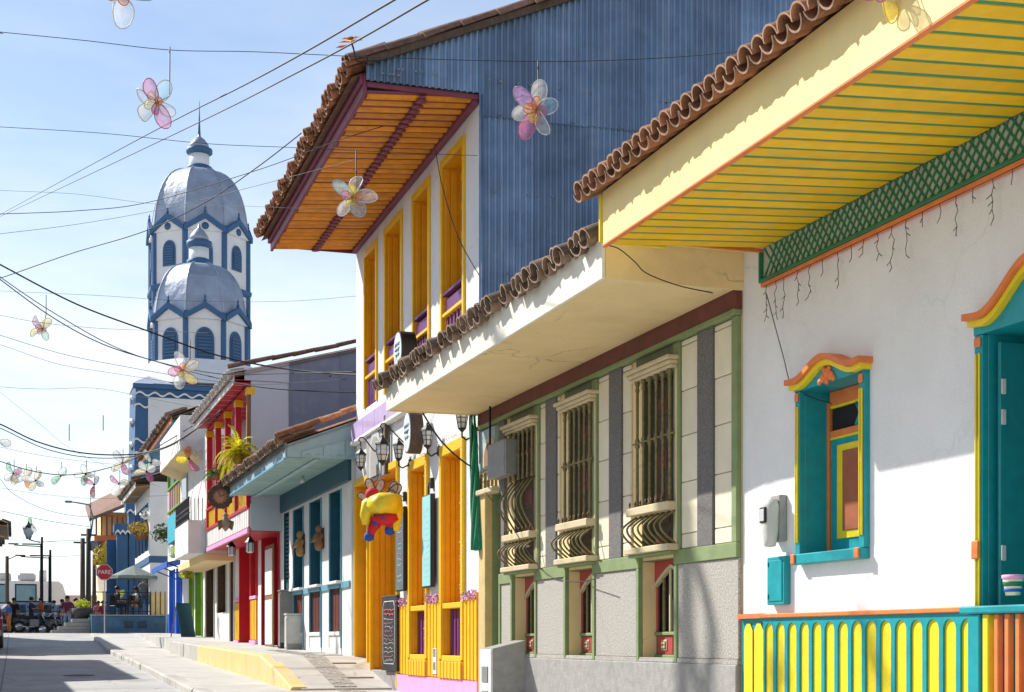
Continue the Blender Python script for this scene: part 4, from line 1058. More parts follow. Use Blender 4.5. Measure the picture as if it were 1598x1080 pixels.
W_ = part('shutter_window', E); a, c_ = E.u(451), E.u(443); ht = E.h(447,800)
reveal(E, TEALB, a, c_, -.25, ht, .12, W_, DARK)
for i in range(16): E.box('louvre', TEALB, a+.02, c_-.02, -.10, -.04, 1.4+i*(ht-1.45)/16, 1.4+i*(ht-1.45)/16+.06, .006, W_)
E.box('shutter_leaf', TEALB, a+.01, c_-.01, -.1, -.05, -.2, 1.39, .006, W_)
xs_ = [.03]+[v for q in eD for v in q]+[E.u(451)]
for i in range(0, len(xs_)-1, 2):
    E.box('belt_rail', MIDB, xs_[i]+.072, xs_[i+1]-.072, 0, .035, hrl-.07, hrl+.06, .005)
# carved masks on the white wall
for k, (x, yt, yb, mt_, lb) in enumerate(((475,829,869,WOODO,'orange brown carved wooden figure on white wall farther from the amber door'), (505,820,860,WOOD,'grey brown carved wooden figure on white wall nearer the amber door'))):
    h0, h1 = E.h(x,yb), E.h(x,yt); m0 = empty('carved_figure', E.world(E.u(x), .0, h0), 0, lb, 'carving', 'carved figures on the blue door house'); L = h1-h0
    b = MB(); b.lathe([(.02,0),(.10,.03),(.13,L*.25),(.09,L*.42),(.14,L*.55),(.12,L*.66),(.05,L*.70),(.09,L*.78),(.10,L*.88),(.06,L*.97),(.01,L)], 12, (-.10,0,0), sx=.75)
    b.build('figure_body', mt_, m0)
    for sg in (-1,1): MB().tube([(-.12,.10*sg,L*.62),(-.2,.20*sg,L*.45),(-.24,.08*sg,L*.36)], [.04,.035,.03], 7).build('figure_arm', mt_, m0)
    MB().box(-.03,-.001,-.09,.09,.05,L*.9,.01).build('back_board', WOODD, m0)
# pale boxes standing by the wall
for (x0, x1, yt, yb, o, mt_, lb) in ((448,432,958,1012,.35,LGREY,'low grey utility cabinet on the pavement at the blue door house corner'), (438,411,921,1006,.30,GREY,'tall weathered grey cabinet with scribbles beside the red doorway')):
    p0 = E.p(x0, yb, o); p1 = E.p(x1, yb, o); ux = p0[0]; zb = zu(E.Y+ux); h1 = E.h(x0, yt, o)
    cbx = empty('utility_cabinet', E.world(ux, o, zb-.03), 0, lb, 'cabinet')
    wv = max(.25, .5); MB().box(-.0,.42,0,.3,0,h1-zb,.012).build('cabinet_body', mt_, cbx); MB().box(-.012,-.001,.03,.27,.1,h1-zb-.05,.005).build('cabinet_door', mt_, cbx)
    MB().box(-.02,.44,-.02,.32,h1-zb,h1-zb+.04,.01).build('cabinet_lid', mt_, cbx)
    MB().box(-.01,.43,-.01,.31,-.05,.18,.005).build('cabinet_plinth', BLACK if yt == 921 else CONC, cbx)
    MB().box(.04,.37,-.008,-.001,.25,h1-zb-.06,.004).build('side_panel', mt_, cbx)

# ================================================================ house with the red balcony
Dh = House('red_balcony_house', 'two-storey white house with red balcony columns, white slatted parapet and grey side wall', 6.1, 35.5, 0, -.22)
uD = Dh.u(367); db = -.35; bo = .81          # balcony front stands .81 in front of the ground-floor wall
hbf, hbt_ = Dh.h(381,831,bo), Dh.h(381,793,bo)
hrt = hbt_+.55; hce = 6.15
hd1_ = Dh.h(385, 850)
dholes = [(Dh.u(436), Dh.u(411), db, hd1_), (Dh.u(392), Dh.u(376), db, hd1_), (Dh.u(402), Dh.u(394), Dh.h(400,930), hd1_)]
wall(Dh, WHITE2, 0, uD, db, hce+.5, dholes, 6.5)
# side wall towards the camera: plaster strip and slate sheeting
sw = part('side_wall', Dh)
b = MB(); b.quad((-.012,.0,db),(-.012,bo-.02,hbf+.0),(-.012,bo-.02,hce+.25),(-.012,0,hce+.25))
top = lambda o: Dh.h(350,588,1.2)+0 + (1.2-o)*.26
b = MB(); b.box(-.02,.2,-.15,bo-.06,hbf,hce+.05,.0); b.build('plaster_pier', LAV, sw, Dh)
b = MB(); b.add([(-.03,-.16,2.5),(-.03,-6.5,2.5),(-.03,-6.5,top(-6.5)-.12),(-.03,-.16,top(-.16)-.12)], [(0,1,2,3)]); b.build('slate_sheeting', SLATE, sw, Dh)
for k in range(5):
    o_ = -.16-k*1.25; MB().box(-.05,-.03,o_-.04,o_,2.5,top(o_)-.14,.004).build('sheet_joint', SLATE, sw, Dh)
for k in range(14): MB().box(-.036,-.03,-.4-.37*k,-.44-.37*k,4.2+1.1*(k%3),4.24+1.1*(k%3),0).build('sheet_bolt', BLACK, sw, Dh)
b = MB(); b.add([(-.034,bo+.1,hce+.06),(-.034,-.16,hce+.06),(-.034,-.16,top(-.16)-.12),(-.034,bo+.1,top(bo+.1)-.12)], [(0,1,2,3)]); b.build('gable_board', LAV, sw, Dh)
# roof and eave
eo = 1.18
s = Dh.box('soffit', RED, .05, uD, .0, eo-.02, hce+.06, hce+.08, 0)
planks(Dh, s, 'soffit_plank', RED, .05, uD, .4, .02, .02, eo-.03, hce+.03, hce-.02, .025)
for i in range(10): Dh.box('soffit_bead', PINK, .25+i*.8, .28+i*.8, .02, eo-.03, hce-.025, hce-.005, .004, s)
Dh.box('fascia', WHITE2, -.05, uD, eo-.03, eo, hce-.05, hce+.20, .006)
rf = make_roof(Dh, TILEB, -.1, uD, eo+.1, hce+.22, -6.5, math.atan(.26), .2)
eave_tiles(Dh, rf, LGREY, -.1, uD, eo+.14, hce+.14, math.atan(.26), .2, 1, 1, seed=44)
rake_tiles(Dh, rf, TILEB, -.1, eo+.12, hce+.30, -6.4, hce+.30+(eo+6.5)*.26, .10, .6, 8)
# balcony
bl = part('balcony', Dh)
Dh.box('balcony_floor', RED, .0, uD, .0, bo, hbf-.0, hbf+.10, .01, bl)
Dh.box('balcony_beam', PINK, -.01, uD, bo-.03, bo+.03, hbf-.06, hbf+.06, .008, bl)
Dh.box('balcony_end', WHITE2, -.015, .03, -.75, bo-.04, hbf+.06, hbt_+.05, .004, bl)
ns = 26
for i in range(ns): Dh.box('parapet_slat', WHITE2, .0+uD*i/ns+.03, uD*(i+1)/ns-.03, bo-.03, bo, hbf+.065, hbt_-.06, .006, bl)
Dh.box('parapet_backing', PINK, .0, uD, bo-.06, bo-.031, hbf+.06, hbt_-.06, 0, bl)
Dh.box('parapet_rail', RED, -.01, uD, bo-.06, bo+.035, hbt_-.058, hbt_+.03, .008, bl)
for i in range(34):
    u = uD*(i+.5)/34; Dh.box('baluster', GOLD, u-.075, u+.075, bo-.045, bo-.01, hbt_+.032, hrt-.04, .02, bl)
Dh.box('hand_rail', RED, -.01, uD, bo-.08, bo+.04, hrt-.038, hrt+.03, .01, bl)
for i in range(5):
    u = .10+(uD-.3)*i/4
    cm = Dh.box('column', RED if i else WOOD, u-.075, u+.075, bo-.12, bo+.03, hrt+.031, hce-.28, .012, bl)
    Dh.box('capital', GOLD, u-.13, u+.13, bo-.16, bo+.05, hce-.279, hce-.1, .015, cm); Dh.box('column_base', RED, u-.10, u+.10, bo-.14, bo+.045, hbt_+.031, hrt-.04, .01, cm)
Dh.box('beam', RED, .0, uD, bo-.13, bo+.02, hce-.099, hce-.03, .008, bl)
iw = part('inner_wall', Dh)
for i in range(3):
    u = .9+i*2.4; Dh.box('inner_door', RED, u, u+1.0, .0, .04, hbt_, hce-.9, .01, iw); Dh.box('inner_panel', GOLD, u+.15, u+.85, .04, .05, hbt_+.9, hce-1.2, .01, iw)
# ground floor openings
for k, (a, c_, h0, h1) in enumerate(dholes):
    W_ = part('doorway' if k < 2 else 'window', Dh)
    reveal(Dh, RED, a, c_, h0, h1, .45, W_, DARK if k != 1 else RED)
    for x0, x1 in ((a-.06,a),(c_,c_+.06)): Dh.box('door_frame', RED, x0, x1, 0, .05, h0, h1, .006, W_)
    Dh.box('door_frame', RED, a-.06, c_+.06, 0, .05, h1+.001, h1+.1, .006, W_)
Dh.box('window_shutter', WOODO, dholes[2][0]+.05, dholes[2][1]-.05, -.2, -.16, dholes[2][2]+.1, hd1_-.1, .01)
for (x0, x1) in ((402,392.5),(375,368)):
    ua, ub = Dh.u(x0), Dh.u(x1); ds = part('dado', Dh); ht = Dh.h(398,935)
    Dh.box('dado_backing', RED, ua, ub, 0, .015, -.05, ht, 0, ds)
    for i in range(4): Dh.box('dado_slat', GOLD, ua+(ub-ua)*i/4+.04, ua+(ub-ua)*(i+1)/4-.04, .015, .035, .02, ht-.03, .005, ds)
    Dh.box('dado_rail', PINK, ua, ub, 0, .06, ht+.001, ht+.09, .008, ds); Dh.box('dado_foot', PINK, ua, ub, 0, .07, -.10, .0, .008, ds)
pnl = empty('door_panel_board', Dh.world(Dh.u(424,.1), .14, -.2), 0, 'white two-panel board in brown frame beside the red doorway', 'board')
MB().box(-.03,.0,-.62,.62,0,2.55,.008).build('board_frame', WOOD, pnl)
for z0, z1 in ((.1,1.2),(1.32,2.45)): MB().box(-.045,-.03,-.52,.52,z0,z1,.006).build('board_panel', WHITE2, pnl)

# ================================================================ white house with iron balcony
Fh = House('iron_balcony_house', 'white two-storey house with small iron balcony and concrete canopy', 6.1, 43.55, 0, -.1)
uF = 7.4; fo_ = .80; fb_ = Fh.h(322,870,fo_); ft_ = 6.0
fh = []
for (x0, x1, yt, yb) in ((366,360,860,1000),(354,340,862,955),(335,322,870,1000)):
    fh.append((Fh.u(x0), Fh.u(x1), Fh.h(x0,yb) if yb < 990 else -.2, Fh.h(x0,yt)))
wall(Fh, WHITE2, 0, uF, -.25, ft_, fh, 6)
for k, (a, c_, h0, h1) in enumerate(fh):
    W_ = part('doorway' if k != 1 else 'window', Fh)
    reveal(Fh, WOODD, a, c_, h0, h1, .3, W_, WOODD)
    for i in range(3): Fh.box('door_board', WOODD, a+.03+(c_-a-.06)*i/3, a+.03+(c_-a-.06)*(i+1)/3-.015, -.29, -.26, h0+.03, h1-.03, .01, W_)
    for x0, x1 in ((a-.05,a),(c_,c_+.05)): Fh.box('door_frame', LGREY, x0, x1, 0, .04, h0, h1, .006, W_)
Fh.box('upper_wall', WHITE2, .03, uF, .0, fo_, fb_+.12, ft_, .01)
Fh.box('floor_slab', CREAMS, .03, uF+.1, .0, fo_+.06, fb_-.1, fb_+.119, .01)
fbk = part('balcony', Fh); 
Fh.box('balcony_parapet', WHITE2, .4, 4.2, fo_, fo_+.5, fb_+.12, fb_+1.1, .015, fbk)
for i in range(24): 
    u = .45+i*.16; Fh.box('iron_bar', BLACK, u-.012, u+.012, fo_+.46, fo_+.485, fb_+1.1, fb_+1.75, .0, fbk)
    if i % 2: MB().tube([(u+.08*math.cos(t*.7), fo_+.475, fb_+1.42+.08*math.sin(t*.7)) for t in range(9)], .01, 4).build('iron_scroll', BLACK, fbk, Fh)
for z in (1.12, 1.3, 1.75): Fh.box('iron_rail', BLACK, .4, 4.2, fo_+.45, fo_+.495, fb_+z, fb_+z+.03, .0, fbk)
for i in range(4): Fh.box('iron_bar', BLACK, .40, .42, fo_+.08+i*.11, fo_+.10+i*.11, fb_+1.1, fb_+1.75, .0, fbk)
W_ = part('upper_window', Fh); Fh.box('window_frame', GREY, 5.0, 6.6, fo_, fo_+.04, fb_+.9, fb_+3.0, .01, W_); Fh.box('window_glass', GLASSD, 5.1, 6.5, fo_+.04, fo_+.05, fb_+1.0, fb_+2.9, .005, W_)
cp = Fh.box('canopy', WHITE2, 1.2, uF+.2, .0, fo_+.65, ft_-.35, ft_+.7, .02)
b = MB(); b.add([(1.2,0,ft_-.9),(uF+.2,0,ft_-.9),(uF+.2,fo_+.65,ft_-.351),(1.2,fo_+.65,ft_-.351),(1.2,0,ft_-.351),(uF+.2,0,ft_-.351)],[(0,1,2,3),(0,3,4),(1,5,2)]); b.build('canopy_underside', CREAMS, cp, Fh)
# ================================================================ green and blue shop house
G = House('blue_green_shop', 'house with turquoise eave, violet and green balcony over blue and green shopfronts', 6.1, 51.0, 0, .05)
uG = 12.6; gsi, gov = 7.40, 1.10
gh = [(G.u(a), G.u(c_), .05, G.h(a, yt)) for a, c_, yt in ((316,307,870),(302,297,880),(284,277,884),(273,266,888))]
wall(G, WHITE2, 0, uG, -.05, gsi+.2, gh, 6)
for k, (a, c_, h0, h1) in enumerate(gh):
    W_ = part('doorway', G); mm_ = (LIME, LIME, COBALT, COBALT)[k]
    reveal(G, mm_, a, c_, h0, h1, .3, W_, mm_ if k > 1 else WHITE2)
    for x0, x1 in ((a-.12,a),(c_,c_+.12)): G.box('door_frame', mm_, x0, x1, 0, .05, h0, h1, .008, W_)
    G.box('door_leaf', mm_, a+.05, c_-.05, -.28, -.24, h0, h0+1.3, .01, W_); G.box('door_glass', WHITE2, a+.1, c_-.1, -.28, -.25, h0+1.4, h1-.1, .01, W_)
a0, a1 = gh[1][1]+.13, uG
for x0, x1 in ((a0, gh[2][0]-.12), (gh[2][1]+.12, gh[3][0]-.12), (gh[3][1]+.12, uG)):
    if x1 > x0: G.box('dado', COBALT, x0, x1, 0, .03, -.05, 1.1, .006)
s = G.box('soffit', TURQ, 0, uG, 0, gov-.03, gsi+.03, gsi+.05, 0)
planks(G, s, 'soffit_plank', mat('deep_turquoise_paint',(.02,.22,.32,1),.5,.12,4,rnd=.12), 0, uG, .42, .03, .02, gov-.03, gsi, gsi-.03, .03)
G.box('fascia', ORANGE, -.02, uG, gov-.03, gov, gsi-.05, gsi+.2, .006)
rf = make_roof(G, TILEO, -.1, uG+.1, gov+.1, gsi+.2, -5, R(22), .22)
eave_tiles(G, rf, TILEO, -.1, uG+.1, gov+.18, gsi+.16, R(22), .22, 2, 2, seed=51)
gb_ = part('balcony', G); o_ = .80; z0 = G.h(284,836,o_); z1 = G.h(284,790,o_); z2 = z1+.95
G.box('balcony_panel', TURQ, .1, 4.4, o_-.08, o_, z0, z1, .01, gb_); G.box('balcony_end', TURQ, .06, .099, 0, o_, z0, z1, .01, gb_); G.box('balcony_floor', CREAMS, .06, 4.4, 0, o_-.081, z0, z0+.1, .005, gb_)
for i in range(22): G.box('baluster', (MAGENTA, LIME, PURPLE)[i % 3] if i % 4 else GOLD, .12+i*.195, .24+i*.195, o_-.06, o_-.03, z1+.01, z2, .01, gb_)
for i in range(4): G.box('baluster', (MAGENTA, LIME)[i % 2], .07, .10, .08+i*.18, .20+i*.18, z1+.01, z2, .006, gb_)
for z in (z1+.12, z2): G.box('balcony_rail', LIME, .04, 4.4, o_-.1, o_+.02, z, z+.08, .01, gb_)
for u in (.15, 2.2, 4.3): G.box('balcony_post', LIME, u-.05, u+.05, o_-.1, o_, z2+.08, gsi-1.2, .01, gb_)
W_ = part('upper_window', G)
for u in (.8, 2.8, 6.0, 9.0): G.box('window_leaf', GLASSD, u, u+1.1, 0, .04, z0+.2, z0+2.6, .01, W_); G.box('window_frame', MAGENTA, u-.1, u+1.2, 0, .03, z0+2.61, z0+2.75, .01, W_)
aw = empty('blue_awning', G.world(4.2, 0, 2.4), 0, 'flat cobalt blue metal awning over the blue shop doors', 'awning')
b = MB(); b.add([(0,-2.6,.55),(-1.05,-2.6,.28),(-1.05,3.4,.28),(0,3.4,.55),(0,-2.6,.60),(-1.05,-2.6,.33),(-1.05,3.4,.33),(0,3.4,.60)], [(3,2,1,0),(4,5,6,7),(0,1,5,4),(1,2,6,5),(2,3,7,6)]); b.build('awning_sheet', COBALT, aw)
MB().box(-1.09,-1.051,-2.62,3.42,.16,.36,.006).build('awning_edge', COBALT, aw)
for yv in (-2.4, .4, 3.2): MB().tube([(-.0,yv,-.1),(-1.0,yv,.29)], .025, 5).build('awning_bracket', COBALT, aw)
gr = empty('green_window_box', G.world(2.2, .25, G.h(290,868,.3)), 0, 'lime green planter shelf under the turquoise balcony', 'planter')
MB().box(-.45,-.1,-1.4,2.0,0,.40,.01).build('planter_box', LIME, gr)
for i in range(6): MB().box(-.47,-.451,-1.35+i*.56,-.95+i*.56,.06,.34,.01).build('planter_panel', mat('pale_lime_paint',(.38,.5,.10,1),.5), gr)

# ================================================================ white house at the square
Hh = House('white_corner_house', 'white two-storey house with timber eave beside the cafe terrace', 5.6, 66.3, 0, .3)
uH = 8.5; hso = 6.75
hh_ = [(1.0+i*1.9, 2.0+i*1.9, z0, z1) for i in range(4) for z0, z1 in ((.9,3.0),(4.0,6.1))]
wall(Hh, WHITE, 0, uH, .2, hso+.2, hh_, 7)
for a, c_, h0, h1 in hh_:
    W_ = part('window', Hh); reveal(Hh, WOODD, a, c_, h0, h1, .2, W_, GLASSD)
    for x0, x1 in ((a-.08,a),(c_,c_+.08)): Hh.box('window_frame', CHURCHB, x0, x1, 0, .06, h0, h1, .01, W_)
Hh.box('floor_band', CHURCHB, -.02, uH, -.8, .05, 3.4, 3.7, .01)
s = Hh.box('soffit', WOODO, 0, uH, 0, .62, hso+.03, hso+.05, 0)
planks(Hh, s, 'soffit_plank', WOODO, 0, uH, .6, .05, .01, .62, hso, hso-.05, .03)
Hh.box('fascia', WHITE2, -.05, uH, .61, .66, hso-.12, hso+.16, .01)
rf = make_roof(Hh, TILEO, -.15, uH, .75, hso+.2, -6, R(20), .22); eave_tiles(Hh, rf, TILEO, -.15, uH, .80, hso+.14, R(20), .22, 1, 2, seed=61)
rake_tiles(Hh, rf, TILEO, -.15, .8, hso+.25, -5.5, hso+.25+6.3*math.tan(R(20)), .12, .5, 9)

# ================================================================ church with two domed towers
ch = empty('church', (8.6, 79, .3), 0, 'blue and white church with two silver octagonal domes', 'church')
CO = Vector((8.6, 79, .3))
def chp(name, m, b, parent=None): return b.build(name, m, parent or ch)
YC = 78.0; pL = atY(212, 598, YC); hC = pL.z-.3
xl, xr = pL.x-8.6, 5.2
y0 = YC-79; y1 = 3.2
b = MB(); b.add([(xl-.25,y0-.2,0),(xr,y0-.2,0),(xr,y1,0),(xl-.25,y1,0),(xl,y0,hC),(xr,y0,hC),(xr,y1,hC),(xl,y1,hC)], [(0,1,5,4),(1,2,6,5),(2,3,7,6),(3,0,4,7),(4,5,6,7)]); chp('nave_wall', CHURCHB, b)
pa, pb_ = atY(231,620,YC), atY(340,703,YC)
chp('white_field', WHITE, MB().box(pa.x-8.6, pb_.x-8.6+3, y0-.10, y0-.0, pb_.z-.3, pa.z-.3, .02))
b = MB(); b.add([(xl-.15,y0-.15,hC+.01),(xr,y0-.15,hC+.01),(xr,y0+2.5,hC+1.0),(xl+1.2,y0+2.5,hC+1.0)], [(0,1,2,3)]); chp('sloping_roof', LEAD, b)
chp('parapet_cap', CHURCHB, MB().box(xl-.15, xr, y0-.14, y0+.2, hC-.25, hC-.0, .02))
def wave(name, x0, x1, yy, z, amp, lam, axis='x', th=.10):
    n = int((x1-x0)/lam*8); top = []; bot = []
    for i in range(n+1):
        x = x0+(x1-x0)*i/n; zz = z+amp*math.sin(2*math.pi*(x-x0)/lam); top.append((x,zz+th/2)); bot.append((x,zz-th/2))
    chp(name, WHITE, MB().ribbon(top, bot, yy-.08, yy))
wave('wave_moulding', xl, xr, y0-.141, hC-.55, .09, .75, th=.09); wave('wave_moulding', xl-.05, xl+1.2, y0-.06, hC-1.15, .09, .7, th=.09)
wave('wave_moulding', xl-.15, xl+.9, y0-.15, atY(205,688,YC).z-.3, .10, .7, th=.10); wave('wave_moulding', xl-.15, xl+.9, y0-.15, atY(205,700,YC).z-.6, .10, .7, th=.10)
for k in range(9):  # white edging down the street side
    b = MB(); z = hC-.8-k*1.2; b.tube([(xl-.12,y0+.2,z),(xl-.18,y0+.9,z+.25),(xl-.12,y0+1.6,z)], .09, 5); chp('wave_moulding', WHITE, b)
def octo(r, z0, z1, c, m, name, parent, ph=R(22.5)):
    return chp(name, m, MB().lathe([(r,z0),(r,z1)], 8, (c[0],c[1],0), False, ph), parent)
def lancet(w_, h_, n=8):
    pts = [(-w_,0)]; s_ = h_*.55
    for i in range(n+1):
        t = i/n; pts.append((-w_*math.cos(t*math.pi/2), s_+(h_-s_)*math.sin(t*math.pi/2)**.8))
    for i in range(n-1,-1,-1):
        t = i/n; pts.append((w_*math.cos(t*math.pi/2), s_+(h_-s_)*math.sin(t*math.pi/2)**.8))
    return pts+[(w_,0)]
def tower(cx, cy, r, zb, zs, zg, zd, lant, spire, wz0, wz1, ww, ledge=None, rose=True):
    T = link('tower', None, ch); c = (cx, cy)
    octo(r, zb, zs, c, WHITE, 'drum', T)
    ap = r*math.cos(math.pi/8)
    # domed roof: eight curved facets
    prof_ = []
    for i in range(13):
        t = i/12*math.pi/2; prof_.append((max(r*.17, r*1.0*math.cos(t)**.62), zs+(zd-zs)*math.sin(t)**1.0))
    dm = link('dome', None, T)
    for k in range(8):
        for lo_, hi_ in ((0,3),(3,6),(6,9),(9,12)):
            pn = MB()
            for q, z in prof_[lo_:hi_+1]:
                for a in (R(22.5+45*k), R(67.5+45*k)): pn.v.append((cx+q*math.cos(a), cy+q*math.sin(a), z))
            for i in range(hi_-lo_): pn.f.append((2*i,2*i+1,2*i+3,2*i+2)); pn.mi.append(0); pn.sm.append(True)
            chp('dome_panel', LEAD, pn, dm)
    for k in range(8):
        a = R(22.5+45*k)
        MB().tube([(cx+(q*1.0)*math.cos(a), cy+q*math.sin(a), z) for q, z in prof_], .05, 5).build('dome_rib', LEAD, dm)
    for k in range(8):
        a = R(45*k); ca, sa = math.cos(a), math.sin(a)
        def tr(x, d, z): return (cx+ca*(ap+d)-sa*x, cy+sa*(ap+d)+ca*x, z)
        hw = ap*math.tan(math.pi/8)
        # gable: white field and raised blue coping
        gbm = MB(); gp = [(-hw,zs-.02),(hw,zs-.02),(hw,zs),(0,zg),(-hw,zs)]
        gbm.prism(gp, .0, .16, 'y'); gbm.v = [tr(*v) for v in gbm.v]; chp('gable', WHITE, gbm, T)
        t_ = .19*r/3
        cop = MB(); cop.ribbon([(-hw-.1,zs+t_),(0,zg+t_),(hw+.1,zs+t_)], [(-hw-.1,zs-t_*.8),(0,zg-t_*.9),(hw+.1,zs-t_*.8)], .10, .30); cop.v = [tr(*v) for v in cop.v]
        cp_ = chp('gable_coping', CHURCHB, cop, T)
        fn = MB(); fn.lathe([(.06,0),(.10,.08),(.04,.18),(.07,.25),(.01,.42)], 6, (0,.2,zg+t_)); fn.v = [tr(*v) for v in fn.v]; chp('finial', CHURCHB, fn, cp_)
        # window with louvres
        wn = MB(); wn.prism([(x, wz0+z) for x, z in lancet(ww, wz1-wz0)], .02, .07, 'y'); wn.v = [tr(*v) for v in wn.v]; wo = chp('lancet_window', CHURCHB, wn, T)
        ins = MB(); ins.prism([(x*.78, wz0+.1+z*.88) for x, z in lancet(ww, wz1-wz0)], .07, .085, 'y'); ins.v = [tr(*v) for v in ins.v]; chp('window_dark', mat('church_shutter',(.03,.07,.14,1),.5), ins, wo)
        nl = 7
        for i in range(nl):
            z = wz0+.15+(wz1-wz0)*.72*i/nl; lo = MB().box(-ww*.74, ww*.74, .085, .12, z, z+.10, 0); lo.v = [tr(*v) for v in lo.v]; chp('louvre', CHURCHB, lo, wo)
        if rose:
            rs = MB().lathe([(.001,0),(.22,.0),(.22,.05),(.001,.06)], 8); rs.v = [tr(v[0], v[2]+.17, zs+(zg-zs)*.28+v[1]) for v in rs.v]; chp('rosette', CHURCHB, rs, T)
        # corner pilaster
        a2 = R(22.5+45*k); pl = MB().lathe([(.17*r/3,zb),(.17*r/3,zs+.1),(.24*r/3,zs+.14),(.24*r/3,zs+.35)], 6, (cx+r*math.cos(a2), cy+r*math.sin(a2), 0), False); chp('pilaster', CHURCHB, pl, T)
    if ledge:
        chp('cornice', CHURCHB, MB().lathe([(r,ledge-.25),(r+.25,ledge-.1),(r+.25,ledge+.1),(r,ledge+.2)], 8, (cx,cy,0), False, R(22.5)), T)
    l0, l1, lr = lant
    L_ = chp('lantern', WHITE, MB().lathe([(lr,l0-.2),(lr,l1)], 12, (cx,cy,0)), T)
    chp('lantern_ring', CHURCHB, MB().lathe([(lr*1.3,l0-.15),(lr*1.3,l0+.15),(lr,l0+.25)], 12, (cx,cy,0)), L_)
    chp('lantern_cap', CHURCHB, MB().lathe([(lr,l1),(lr*1.32,l1+.12),(lr*1.32,l1+.36),(lr*1.0,l1+.4)], 12, (cx,cy,0)), L_)
    chp('lantern_dome', LEAD, MB().lathe([(lr*1.05,l1+.4),(lr*.95,l1+.65),(lr*.55,l1+.95),(lr*.18,l1+1.12),(lr*.12,l1+1.25),(.02,l1+1.35)], 12, (cx,cy,0)), L_)
    if spire: chp('spire', CHURCHB, MB().lathe([(.09,l1+1.1),(.05,l1+2.0),(.015,spire)], 6, (cx,cy,0)), L_)
def hz(px, py, Y): return atY(px, py, Y).z-.3
c1 = atY(311, 500, 81.5); 
tower(c1.x-8.6, c1.y-79, 2.58, hC-.5, hz(312,499,79.5), hz(312,479,79.5), hz(312,414,81.5), (hz(312,412,81.5), hz(312,388,81.5), .52), None, hz(312,561,79.3), hz(312,511,79.3), .50, None, False)
c2 = atY(311, 400, 91); rb = 2.98
tower(c2.x-8.6, c2.y-79, rb, 0, hz(315,361,88.5), hz(315,339,88.5), hz(315,267,91), (hz(315,266,91), hz(315,243,91), .60), hz(319,158,91), hz(315,414,88.3), hz(315,374,88.3), .46, hz(315,449,89))
chp('drum_skirt', WHITE, MB().lathe([(3.9,hC+.2),(2.9,hz(312,566,80))], 8, (c1.x-8.6,c1.y-79,0), False, R(22.5)))
# blue portico at the foot of the church
po = empty('blue_portico', (5.6, 77, .3), 0, 'blue painted portico pillars with white scalloped capitals at church foot', 'portico')
for (xa, xb, yt) in ((182,199,832),(200,224,800)):
    pa, pb_ = atY(xa,yt,77), atY(xb,yt,77)
    q = MB().box(pa.x-5.6, pb_.x-5.6, -.4, .4, 0, pa.z-.3, .03).build('pillar', CHURCHB, po)
    MB().box(pa.x-5.75, pb_.x-5.45, -.55, .55, pa.z-.3, pa.z+.15, .03).build('capital', CHURCHB, q)
    wv_ = [(pa.x-5.7+(pb_.x-pa.x+.2)*i/24, pa.z-.42+.14*abs(math.sin(i/24*math.pi*3))) for i in range(25)]
    MB().ribbon(off(wv_,-.12), off(wv_,.0), -.62, -.56).build('scallop', WHITE, q)
    MB().box(pa.x-5.7, pb_.x-5.5, -.5, .5, 0, .9, .03).build('plinth', CHURCHB, q)
MB().box(-1.2,1.0,.45,.6,0,4.8,.02).build('portico_wall', CHURCHB, po)
MB().box(-.15,.0,.40,.44,1.3,4.5,.01).build('portico_window', OXBLOOD, po)
# orange house behind
oh = empty('orange_house', (5.4, 92, .3), 0, 'orange timber-balconied house with brown awning beyond the church portico', 'house')
px_ = lambda x, y: (atY(x,y,92).x-5.4, atY(x,y,92).z-.3)
x0, _ = px_(160,900); x1, zt = px_(200,800)
MB().box(x0,4,0,6,0,zt,.02).build('wall', CREAMS, oh)
xa, za = px_(146,845); xb, zb_ = px_(196,870); 
blc = MB().box(xa,2,-1.2,0,zb_,za+.3,.02).build('balcony', ORANGE, oh)
for i in range(9): MB().box(xa+.05+i*.3,xa+.15+i*.3,-1.25,-1.2,za+.3,za+1.4,.01).build('baluster', WOOD, blc)
MB().box(xa,2,-1.28,-1.2,za+1.4,za+1.52,.01).build('balcony_rail', ORANGE, blc)
b = MB(); xr_, zr0 = px_(145,818); _, zr1 = px_(197,785); b.add([(xr_-.3,-2,zr0),(4,-2,zr1+1),(4,3,zr1+2.6),(xr_-.3,3,zr0+1.2),(xr_-.3,-2,zr0+.2),(4,-2,zr1+1.2),(4,3,zr1+2.8),(xr_-.3,3,zr0+1.4)], [(3,2,1,0),(4,5,6,7),(0,1,5,4),(3,7,6,2),(0,4,7,3)]); b.build('roof', TILEB, oh)
b = MB(); xw, zw = px_(143,880); b.add([(xw,-2.6,zw-.2),(2,-2.6,zw-.2),(2,-1.2,zw+1.3),(xw,-1.2,zw+1.3)],[(0,1,2,3)]); b.build('awning', mat('brown_awning_canvas',(.20,.10,.07,1),.85,.2,4), oh)
for k in range(3): MB().box(x0+.2+k*1.1,x0+1.0+k*1.1,-.05,0,.3,2.6,.02).build('shop_opening', (DARK,OXBLOOD,WOOD)[k], oh)
xq, zq = px_(150,925); b = MB(); b.add([(xq,-3.2,zq),(2,-3.2,zq),(2,-1.0,zq+.9),(xq,-1.0,zq+.9)],[(0,1,2,3)]); b.build('awning', mat('cream_awning_canvas',(.62,.52,.38,1),.85,.1,4), oh)

